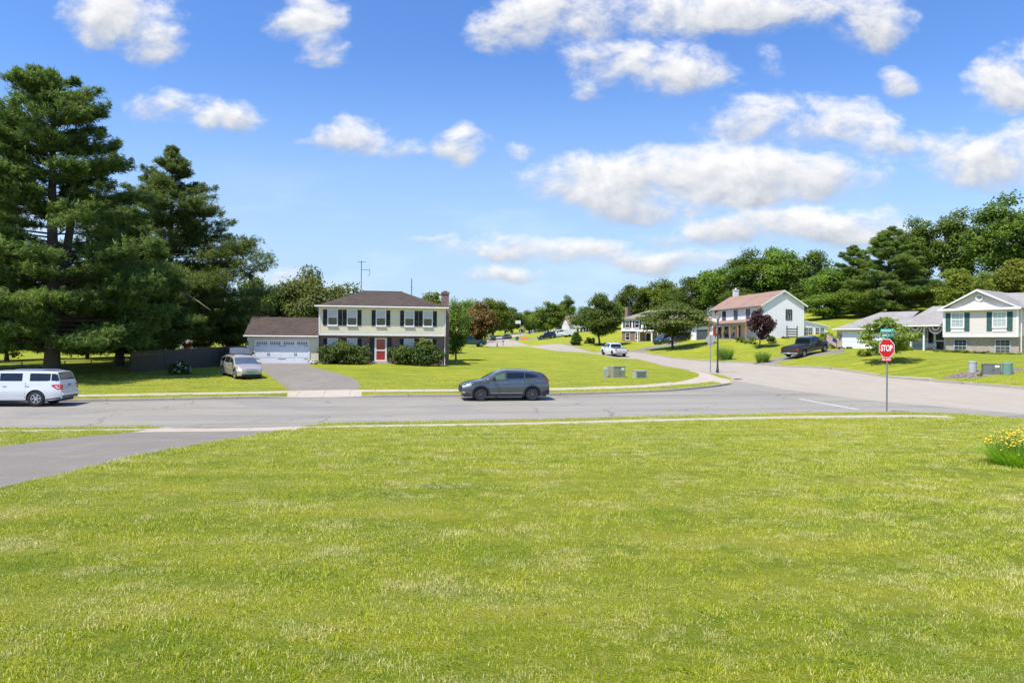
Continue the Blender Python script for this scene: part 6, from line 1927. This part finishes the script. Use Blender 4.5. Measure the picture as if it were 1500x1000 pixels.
# ------------------------------------------------------------------ signs, lamp, cabinets, fences, small things
def text_mesh(name, body, size, mt, sx=1.0, offset_=0.0, ext=.002):
    """flat lettering, facing -y, centred on the origin"""
    cu = bpy.data.curves.new(name, 'FONT'); cu.body = body; cu.size = size; cu.align_x = 'CENTER'; cu.align_y = 'CENTER'; cu.extrude = ext; cu.offset = offset_; cu.resolution_u = 4
    o = bpy.data.objects.new(name, cu); C.objects.link(o)
    dg = bpy.context.evaluated_depsgraph_get(); me = bpy.data.meshes.new_from_object(o.evaluated_get(dg))
    bpy.data.objects.remove(o); bpy.data.curves.remove(cu)
    me.transform(Matrix.Rotation(R(90), 4, 'X') @ Matrix.Diagonal((sx, 1, 1, 1)))
    me.materials.clear(); me.materials.append(mt); me.name = name
    return me
def letter(parent, name, body, size, mt, x, y, z, sx=1.0, off=0.0):
    o = link(name, text_mesh(name, body, size, mt, sx, off), parent); o.location = (x, y, z); return o
S_RED = plain('sign_red', (.56, .010, .014), .35, var=.05)
S_WHITE = plain('sign_white', (.78, .78, .78), .4, var=.03)
S_GREEN = plain('sign_green', (.008, .20, .135), .35, var=.05)
S_TEAL = plain('sign_teal', (.012, .27, .22), .35, var=.05)
GALV = plain('galvanised_steel', (.26, .26, .25), .5, .3)
SIGNBACK = plain('sign_back_aluminium', (.36, .35, .34), .5, .2)
def octagon(r, z0=0.0, k=1.0):
    return [(k*r*math.cos(R(22.5+45*i)), z0+k*r*math.sin(R(22.5+45*i))) for i in range(8)]
def stop_sign(label, pos, yaw, zc, w, pole_top, streets=None, group='stop signs'):
    t = thing('stop_sign', label, 'road sign', pos, yaw, group)
    pb = MB(); pb.box(-.028, .028, -.018, .018, -.3, pole_top); pb.box(-.045, -.028, .004, .018, -.3, pole_top); pb.box(.028, .045, .004, .018, -.3, pole_top)
    pb.build('pole', GALV, t)
    r = w/2/math.cos(R(22.5))
    b = MB().prism(octagon(r, zc), .004, Matrix.Translation((0, -.026, 0))).build('sign_panel', SIGNBACK, t)
    wf = MB(); wf.prism(octagon(r, zc), .0015, Matrix.Translation((0, -.0285, 0))); wf.build('sign_border', S_WHITE, b)
    MB().prism(octagon(r*.945, zc), .0015, Matrix.Translation((0, -.0315, 0))).build('sign_face', S_RED, b)
    letter(b, 'lettering', 'STOP', .45*w, S_WHITE, 0, -.0335, zc-.006, .70, .012)
    pz = zc-w/2-.10
    p = MB().box(-.27, .27, -.0275, -.023, pz-.075, pz+.075).build('plaque', SIGNBACK, t)
    MB().box(-.265, .265, -.030, -.0282, pz-.07, pz+.07).build('plaque_face', S_RED, p)
    letter(p, 'lettering', 'ALL WAY', .125, S_WHITE, 0, -.032, pz, .95, .004)
    for i, (yw, txt, suf, L, h_, z, mt) in enumerate(streets or ()):
        Q = Matrix.Rotation(yw-yaw, 4, 'Z')
        s = link('street_name', MB().box(-L/2, L/2, -.004, .004, -h_/2, h_/2).mesh('street_name', mt), t); s.matrix_local = Matrix.Translation((0, 0, z)) @ Q
        for yy, rot in ((-.0055, 0), (.0055, math.pi)):
            l = letter(s, 'lettering', txt, h_*.62, S_WHITE, -.055 if yy < 0 else .055, yy, 0, .58, .002); l.rotation_euler = (0, 0, rot)
            l = letter(s, 'suffix', suf, h_*.36, S_WHITE, L/2-.06 if yy < 0 else -L/2+.06, yy, .03, .75, .001); l.rotation_euler = (0, 0, rot)
        MB().box(-.03, .03, -.012, .012, z-h_/2-.03, z-h_/2+.02).build('bracket', GALV, t)
    return t
g = P(1298.7, 601.0, 33.2); g.z = float(HS([(g.x, g.y)])[0])
zz = lambda py: P(1299, py, 33.2).z-g.z
stop_sign('red stop sign with two green street name blades on top, on the near verge', g, R(-72), zz(510), .90, zz(486), [(R(-24), 'WELBOURNE', 'RD', .57, .20, zz(484.2), S_TEAL), (R(-38), 'JEFFERSON', 'DR', .58, .175, zz(491.0), S_GREEN)])
g = G(1040.5, 545.2)
zz = lambda py: P(1043, py, g.y).z-g.z
stop_sign('stop sign seen from behind, grey back, beside the lamp post at the far corner', g, R(168), zz(497), .78, zz(490.5))

def lamp_post():
    g = G(1051, 546); t = thing('street_lamp', 'dark green post lantern with a copper-brown cap at the far street corner', 'street lamp', g, R(10))
    top = P(1051, 457, g.y).z-g.z
    gm = plain('lamp_green', (.03, .045, .04), .5, .2)
    pb = MB(); pb.lathe([(.001, -.2), (.13, -.2), (.13, .25), (.10, .32), (.085, .5), (.07, .8), (.062, top-.75), (.075, top-.74), (.075, top-.70), (.001, top-.70)], 14); pb.build('post', gm, t, smooth=True)
    MB().tube([(-.38, 0, top-.52), (.05, 0, top-.52)], .018, 6).build('ladder_bar', gm, t)
    l = MB(); l.lathe([(.001, top-.70), (.09, top-.70), (.12, top-.66), (.12, top-.64), (.001, top-.64)], 6)
    for k in range(6):
        a = k*math.pi/3; l.tube([(.12*math.cos(a), .12*math.sin(a), top-.64), (.24*math.cos(a), .24*math.sin(a), top-.20)], .014, 4)
    l.build('lantern_frame', plain('lamp_black', (.02, .02, .02), .4), t)
    MB().lathe([(.112, top-.64), (.232, top-.20)], 6).build('lantern_glass', plain('lamp_glass', (.55, .50, .42), .15), t)
    MB().lathe([(.27, top-.21), (.26, top-.17), (.15, top-.05), (.05, top-.01), (.03, top+.05), (.001, top+.06)], 6).build('lantern_cap', plain('copper_brown', (.20, .075, .05), .5), t)
lamp_post()

GB = plain('cabinet_green', (.085, .115, .085), .55)
GBG = plain('cabinet_grey_green', (.14, .155, .145), .55)
BEI = plain('cabinet_olive_beige', (.27, .26, .19), .6)
PEDG = plain('pedestal_green', (.20, .32, .26), .55)
PEDL = plain('pedestal_grey', (.42, .44, .42), .55)
def cabinet(label, pos, rz, w, d, h_, mt, lab=True, name='utility_cabinet', slope=.0, pad=True):
    t = thing(name, label, 'utility box', pos, rz)
    b = MB(); b.box(-w/2, w/2, -d/2, d/2, .06, h_*.94); b.build('housing', mt, t, bevel=.015)
    lid = MB(); lid.prism([(-w/2-.015, h_*.94), (w/2+.015, h_*.94), (w/2-.02, h_), (-w/2+.02, h_)], d+.04, Matrix.Translation((0, -d/2-.02, 0))); lid.build('lid', mt, t)
    if pad: MB().box(-w/2-.08, w/2+.08, -d/2-.08, d/2+.08, -.25, .06).build('base', concrete_mat(), t)
    MB().box(-.004, .004, -d/2-.004, -d/2+.02, .10, h_*.90).build('door_seam', TRIM, t)
    MB().box(.05, .11, -d/2-.03, -d/2, h_*.42, h_*.50).build('lock', TRIM, t)
    if lab:
        l = MB().box(w*.16, w*.42, -d/2-.006, -d/2, h_*.70, h_*.88).build('warning_label', S_WHITE, t)
    return t
def pedestal(label, pos, r, h_, mt_low, mt_cap, ribs=True):
    t = thing('utility_pedestal', label, 'utility box', pos)
    n = 11; pr = [(.001, -.1), (r*1.06, -.1), (r*1.06, .06)]
    for k in range(n):
        z = .06+(h_-.12)*k/n; z2 = .06+(h_-.12)*(k+1)/n
        pr += [(r, z+.005), (r, z2-.02)] + ([(r*1.05, z2-.015), (r*1.05, z2)] if ribs else [])
    MB().lathe(pr, 22).build('housing', mt_low, t, smooth=True)
    MB().lathe([(r*1.04, h_-.14), (r*1.07, h_-.12), (r*1.05, h_-.02), (r*.9, h_), (.001, h_+.005)], 22).build('cap', mt_cap, t, smooth=True)
    return t
g = G(1424.8, 547.5); pedestal('pale grey cable pedestal left of the green transformer in the mulch bed', g, .255, .88, PEDL, PEDL, False)
g = G(1451.5, 549.6); cabinet('low dark grey-green transformer box with a white label in the mulch bed', g, R(-24), 1.0, .72, .80, GBG)
g = G(1475.5, 551.8); pedestal('ribbed green cable pedestal right of the transformer in the mulch bed', g, .30, .92, PEDG, PEDG)
tuf = at_px(1438, 46.9); o = thing('mulch_plant', 'tiny green plant sprouting in the mulch bed before the transformer', 'plant', tuf); link('foliage', shrub_mesh(.42, .36, .22, 380, .045, F_MID, 6), o)
g = G(886.5, 555.4); t = thing('cable_post', 'slim grey cable post left of the olive transformer box', 'utility box', g)
MB().box(-.12, .12, -.10, .10, -.1, .86).build('housing', plain('post_grey', (.30, .32, .31), .6), t, bevel=.02); MB().box(-.13, .13, -.11, .11, .70, .90).build('cap', PEDL, t, bevel=.03)
g = G(903, 554.6); cabinet('olive beige transformer box with a white corner label on the corner lawn', g, R(22), 1.05, .85, .98, BEI)
g = G(937, 555.0); t = thing('vented_cabinet', 'small pale green vented cabinet right of the olive transformer box', 'utility box', g, R(14))
b = MB(); b.prism([(-.50, .06), (.50, .06), (.44, .62), (-.44, .62)], .62, Matrix.Translation((0, -.31, 0))); b.build('housing', plain('pale_green_box', (.34, .37, .31), .55), t)
v = MB()
for k in range(7): v.box(-.36, .36, -.34, -.31, .13+k*.062, .16+k*.062)
v.build('vent_panel', plain('vent_green', (.16, .19, .15), .6), t); MB().box(-.47, .47, -.34, .34, .62, .67).build('lid', plain('pale_green_lid', (.42, .44, .40), .5), t, bevel=.015); MB().box(-.46, .46, -.28, .28, -.2, .06).build('base', TRIM, t)

# storm drains
def inlet():
    (xa, ya), k0 = on_edge(right_edge, 1298); (xb, yb), k1 = on_edge(right_edge, 1366)
    d = Vector((xb-xa, yb-ya, 0)); L = d.length; mid = Vector(((xa+xb)/2, (ya+yb)/2, 0)); mid.z = h1(mid.x, mid.y)
    t = thing('storm_drain', 'concrete kerb inlet slab with a dark slot beside the pale road', 'storm drain', mid, math.atan2(d.y, d.x))
    MB().box(-L/2, L/2, .0, 1.1, .11, .20).build('slab', plain('inlet_concrete', (.42, .40, .37), .85), t, bevel=.02)
    MB().box(-L/2+.1, L/2-.1, -.02, .9, -.12, .105).build('slot', plain('drain_dark', (.015, .014, .013), .9), t)
    for s_ in (-1, 1): MB().box(s_*L/2-.12, s_*L/2+.12, -.03, 1.0, -.1, .11).build('end_block', plain('inlet_concrete', (.42, .40, .37), .85), t)
inlet()
g = G(1079.5, 555.5); t = thing('drain_grate', 'small rusty drain grate at the far street corner', 'storm drain', g, R(20))
MB().box(-.35, .35, -.30, .30, -.1, .012).build('frame', plain('rust_brown', (.18, .12, .08), .9), t)
gr = MB()
for k in range(8): gr.box(-.30+k*.08, -.26+k*.08, -.24, .24, .012, .024)
gr.build('grate', plain('iron_dark', (.05, .04, .035), .8), t)

# fences on the left
def chain_fence():
    pts = [G(*p) for p in ((-40, 556), (32, 554), (95, 552), (133.5, 550.3), (166, 549), (190, 548))]
    t = thing('chain_link_fence', 'dark chain-link fence with posts and top rail under the white pines', 'fence', pts[2])
    L = [p-pts[2] for p in pts]; st = plain('fence_dark_steel', (.045, .042, .038), .7, .2); hh = 1.12
    for p in L: MB().tube([p-Vector((0, 0, .3)), p+Vector((0, 0, hh+.06))], .035, 8).build('post', st, t, smooth=True)
    MB().tube([p+Vector((0, 0, hh)) for p in L], .022, 6).build('rail', st, t, smooth=True)
    w = MB()
    for a, b in zip(L[:-1], L[1:]):
        n = max(2, int((b-a).length/.16))
        for k in range(n):
            p, q = a+(b-a)*k/n, a+(b-a)*min(1, (k+5)/n)
            w.tube([p+Vector((0, 0, .04)), q+Vector((0, 0, hh-.02))], .0035, 3, False); w.tube([p+Vector((0, 0, hh-.02)), q+Vector((0, 0, .04))], .0035, 3, False)
    w.build('wire_mesh', st, t)
chain_fence()
def board_fence():
    pts = [G(191, 547.8), G(240, 544.8), G(283, 541.8), G(318, 538.6), G(345, 536.2)]
    t = thing('board_fence', 'weathered grey board fence between the pines and the garage', 'fence', pts[0])
    wood = mat('weathered_wood', lambda N: pbsdf(N, N.mix(N.noise(N.scale(opos(N), (9, 9, 1.2)), 1.5, 5, .6), (.05, .042, .031), (.12, .10, .075)), .9))
    b = MB(); hh = 1.75
    for p, q in zip(pts[:-1], pts[1:]):
        d = q-p; n = max(3, int(d.length/.15)); ang = math.atan2(d.y, d.x)
        for k in range(n):
            c_ = p+d*(k+.5)/n-pts[0]; w = d.length/n*.46
            Q = Matrix.Translation(c_) @ Matrix.Rotation(ang, 4, 'Z'); z1 = hh+random.uniform(-.02, .02)
            b.prism([(-w, -.2), (w, -.2), (w, z1-.05), (w*.5, z1), (-w*.5, z1), (-w, z1-.05)], .02, Q)
    b.build('boards', wood, t)
    for p in pts: MB().box(-.05, .05, .03, .12, -.3, hh-.1, Matrix.Translation(p-pts[0])).build('post', wood, t)
    for z in (.35, 1.35): MB().tube([p-pts[0]+Vector((0, .05, z)) for p in pts], .04, 4).build('rail', wood, t)
board_fence()
# dark slatted gate panel beside the farmhouse gable
p0 = farm_pt(fW+1.6, fly(1153, fW+1.6)); p1 = farm_pt(fW+1.6, fly(1168, fW+1.6))
d = p1-p0; t = thing('rail_fence', 'short dark slatted fence panel against the farmhouse gable wall', 'fence', p0, math.atan2(d.y, d.x)); Lf = math.hypot(d.x, d.y)
dw = plain('dark_rail', (.07, .065, .06), .8)
for k in range(4): MB().box(0, Lf, -.02, .02, .25+k*.36, .42+k*.36).build('rail', dw, t)
for x in (0, Lf): MB().box(x-.06, x+.06, .025, .12, -.3, 1.9).build('post', dw, t)

# aerials above the roofs
def aerial(name, label, px, top, Y, arms):
    g = at_px(px, Y); H_ = P(px, top, Y).z-g.z; t = thing(name, label, 'aerial', g); st = plain('aerial_steel', (.16, .15, .13), .6, .3); k = Y/1000
    MB().tube([(0, 0, -.2), (0, 0, H_)], .06, 6).build('mast', st, t)
    for x0, x1, dz in arms: MB().tube([(x0*k, 0, H_-dz*k), (x1*k, 0, H_-dz*k)], .04, 6).build('arm', st, t)
    return t, st, H_, k
t, st, H_, k = aerial('antenna_mast', 'tall aerial mast with two cross arms above the round tree', 528.5, 382, 97, ((-5.5, 6.5, 1.5), (0, 12.5, 13)))
MB().tube([(12.3*k, 0, H_-12*k), (12.3*k, 0, H_-21*k), (9*k, 0, H_-22.5*k)], .035, 6).build('dipole', st, t)
aerial('antenna_pole', 'thin plain aerial pole behind the hipped roof', 602.3, 408.5, 90, ((-1.2, .8, 13), ))

# mailbox, hoop, bins, tarpaulin at the bend
g = G(737, 507.2); t = thing('mailbox', 'green mailbox on a post at the left edge of the pale road', 'mailbox', g, R(80))
MB().box(-.06, .06, -.06, .06, -.2, 1.05).build('post', plain('post_brown', (.08, .06, .045), .8), t)
b = MB(); b.prism([(-.16, 1.05), (.16, 1.05), (.16, 1.25)]+[(.16*math.cos(a), 1.25+.16*math.sin(a)) for a in np.linspace(.3, math.pi-.3, 6)]+[(-.16, 1.25)], .55, Matrix.Translation((0, -.28, 0))); b.build('box', plain('mailbox_green', (.03, .10, .08), .5), t)
MB().box(.16, .175, -.1, .1, 1.25, 1.32).build('flag', S_RED, t)
g = G(728.3, 508.5); t = thing('short_post', 'short dark marker post left of the mailbox', 'post', g); MB().lathe([(.001, -.2), (.16, -.2), (.16, .75), (.12, .88), (.001, .92)], 12).build('post', plain('marker_dark', (.02, .045, .035), .7), t); MB().lathe([(.165, .55), (.165, .62)], 12).build('band', S_WHITE, t)
def hoop():
    Y = 236; g = at_px(762, Y); H_ = P(762, 469.5, Y).z-g.z; t = thing('basketball_hoop', 'basketball hoop with a white backboard at the top of the bend', 'basketball hoop', g, R(8)); k = H_
    MB().tube([(0, 0, -.2), (0, 0, H_*.86), (-.5, -.3, H_*.95)], .13, 8).build('pole', plain('pole_grey', (.34, .34, .33), .5), t)
    MB().box(-1.75, .05, -.40, -.34, H_-1.1, H_).build('backboard', S_WHITE, t)
    MB().lathe([(.23, -.02), (.27, -.02), (.27, .02), (.23, .02), (.23, -.02)], 16, Matrix.Translation((-.85, -.72, H_-.85))).build('rim', plain('rim_orange', (.45, .10, .02), .5), t)
hoop()
def bin_(label, px, py, mt):
    g = G(px, py); t = thing('wheelie_bin', label, 'bin', g, R(20))
    b = MB(); b.prism([(-.27, .08), (.27, .08), (.34, 1.0), (-.34, 1.0)], .66, Matrix.Translation((0, -.33, 0))); b.build('body', mt, t, bevel=.03)
    MB().box(-.37, .37, -.40, .36, 1.0, 1.07).build('lid', mt, t, bevel=.02)
    for x in (-.3, .3): MB().lathe([(.001, -.03), (.12, -.03), (.12, .03), (.001, .03)], 12, Matrix.Translation((x, .33, .12)) @ Matrix.Rotation(R(90), 4, 'Y')).build('wheel', RUBBER, t)
bin_('blue bin at the top of the bend below the leafy oak', 775.5, 489.5, plain('bin_blue', (.02, .035, .30), .5))
bin_('green bin by the kerb on the inside of the bend', 757.5, 499.0, plain('bin_green', (.03, .12, .09), .5))
g = G(768, 498.2); t = thing('orange_cover', 'crumpled orange cover lying on the lawn inside the bend', 'tarpaulin', g)
rows = []
for i in range(13):
    r = []
    for j in range(13):
        u, v = (i/6-1), (j/6-1); e = max(0, 1-u*u)*max(0, 1-v*v)
        r.append((u*.95, v*.6, .02+.75*e*(.8+.4*math.sin(u*5+v*3))+.05*random.random()*e))
    rows.append(r)
MB().grid(rows).build('cloth', plain('cover_orange', (.50, .09, .03), .7), t, smooth=True)

# farmhouse porch and split-level porch furniture
def chair(label, pos, rz, mt, group):
    t = thing('porch_chair', label, 'chair', pos, rz, group)
    MB().box(-.28, .28, -.28, .26, .38, .43).build('seat', mt, t, bevel=.01)
    b = MB()
    for k in range(5): b.prism([(-.27+k*.11, .43), (-.18+k*.11, .43), (-.18+k*.11, 1.02), (-.27+k*.11, 1.02)], .025, Matrix.Translation((0, .24, 0)) @ Matrix.Rotation(R(-12), 4, 'X'))
    b.build('backrest', mt, t)
    for x in (-.28, .23):
        for y in (-.28, .2): MB().box(x, x+.05, y, y+.05, 0, .6 if y < 0 else .62).build('leg', mt, t)
        MB().box(x-.02, x+.09, -.32, .26, .60, .64).build('armrest', mt, t)
fr_ = fth
for px, lab, mt in ((1056, 'dark porch chair on the farmhouse porch, nearer the far end', TRIM), (1071, 'dark porch chair on the farmhouse porch, left of the wreathed door', TRIM)):
    chair(lab, farm_pt(flx(px, -1.2), -1.2, .12), fr_, mt, 'farmhouse porch chairs')
v = farm_pt(flx(1052.5, -1.6), -1.6, .12); t = thing('teal_planter', 'teal planter with a small plant on the farmhouse porch', 'planter', v); MB().lathe([(.001, 0), (.24, 0), (.34, .55), (.30, .55), (.001, .5)], 14).build('pot', plain('pot_teal', (.03, .28, .28), .5), t); f_ = link('foliage', shrub_mesh(.7, .6, .5, 160, .08, F_MID, 5), t); f_.location = (0, 0, .5)
v = farm_pt(flx(1046, -1.9), -1.9, .12); t = thing('red_banner', 'narrow red banner hanging from the farmhouse porch beam', 'banner', farm_pt(flx(1047, -2.15), -2.15, .0)); MB().grid([[(x, .02*math.sin(x*12), z) for z in np.linspace(.55, 2.1, 6)] for x in np.linspace(-.3, .3, 9)]).build('cloth', plain('banner_red', (.34, .05, .04), .8), t, smooth=True); MB().tube([(-.36, 0, 2.12), (.36, 0, 2.12)], .02, 6).build('rod', TRIM, t)
v = split_pt(slx(1361, 1.9), 1.9, .07)
t = thing('porch_bench', 'pale painted bench on the split-level porch beside the post', 'bench', v, sth); MB().box(-.62, .62, -.22, .22, .38, .43).build('seat', WHITE, t); b = MB()
for k in range(5): b.box(-.6, .6, .20, .24, .50+k*.09, .56+k*.09)
b.build('backrest', WHITE, t)
for x in (-.6, .53):
    for y in (-.2, .14): MB().box(x, x+.07, y, y+.07, 0, .38 if y < 0 else .95).build('leg', WHITE, t)
# flag on a short staff at the garage corner of the split-level house
v = split_pt(slx(1226, .9), .9, 0); v.z = sbase.z
t = thing('house_flag', 'small striped red and white flag with a blue canton hanging at the garage corner', 'flag', v, sth)
MB().tube([(0, .2, 1.35), (-.95, -.5, 1.95)], .018, 6).build('staff', plain('staff_white', (.6, .6, .58), .5), t)
rows = []
def flag_pt(u, w): return (-.12-.80*u, .1-.6*u+.05*math.sin(u*9+w*3), 1.42+.5*u-w*(.95-.1*u))
for k in range(13):
    MB().grid([[flag_pt(u, (k+q)/13) for q in (0, 1)] for u in np.linspace(.38 if k < 7 else 0, 1, 10)]).build('stripe', plain('flag_red', (.30, .03, .035), .8) if k % 2 == 0 else plain('flag_white', (.62, .60, .58), .8), t)
MB().grid([[flag_pt(u, w) for w in np.linspace(0, 7/13, 5)] for u in np.linspace(0, .38, 6)]).build('canton', plain('flag_blue', (.02, .035, .12), .8), t)
# white flowers at the garage corner of the cream house
b = hpt(459, 1.0)
o = shrub('white_flower_clump', 'low clump of white flowers between the garage door and the rhododendron', 452, 467, 527, 0, .8, 500, .07, F_RHODO, None, 8, b)
q = rng.normal(size=(70, 3)); q /= np.linalg.norm(q, axis=1)[:, None]; q[:, 2] = np.abs(q[:, 2])
link('blossom', quads_mesh('blossom', q*np.array([.42, .34, .32])+np.array([0, 0, .06]), q, .075, fl_w, .8), o)
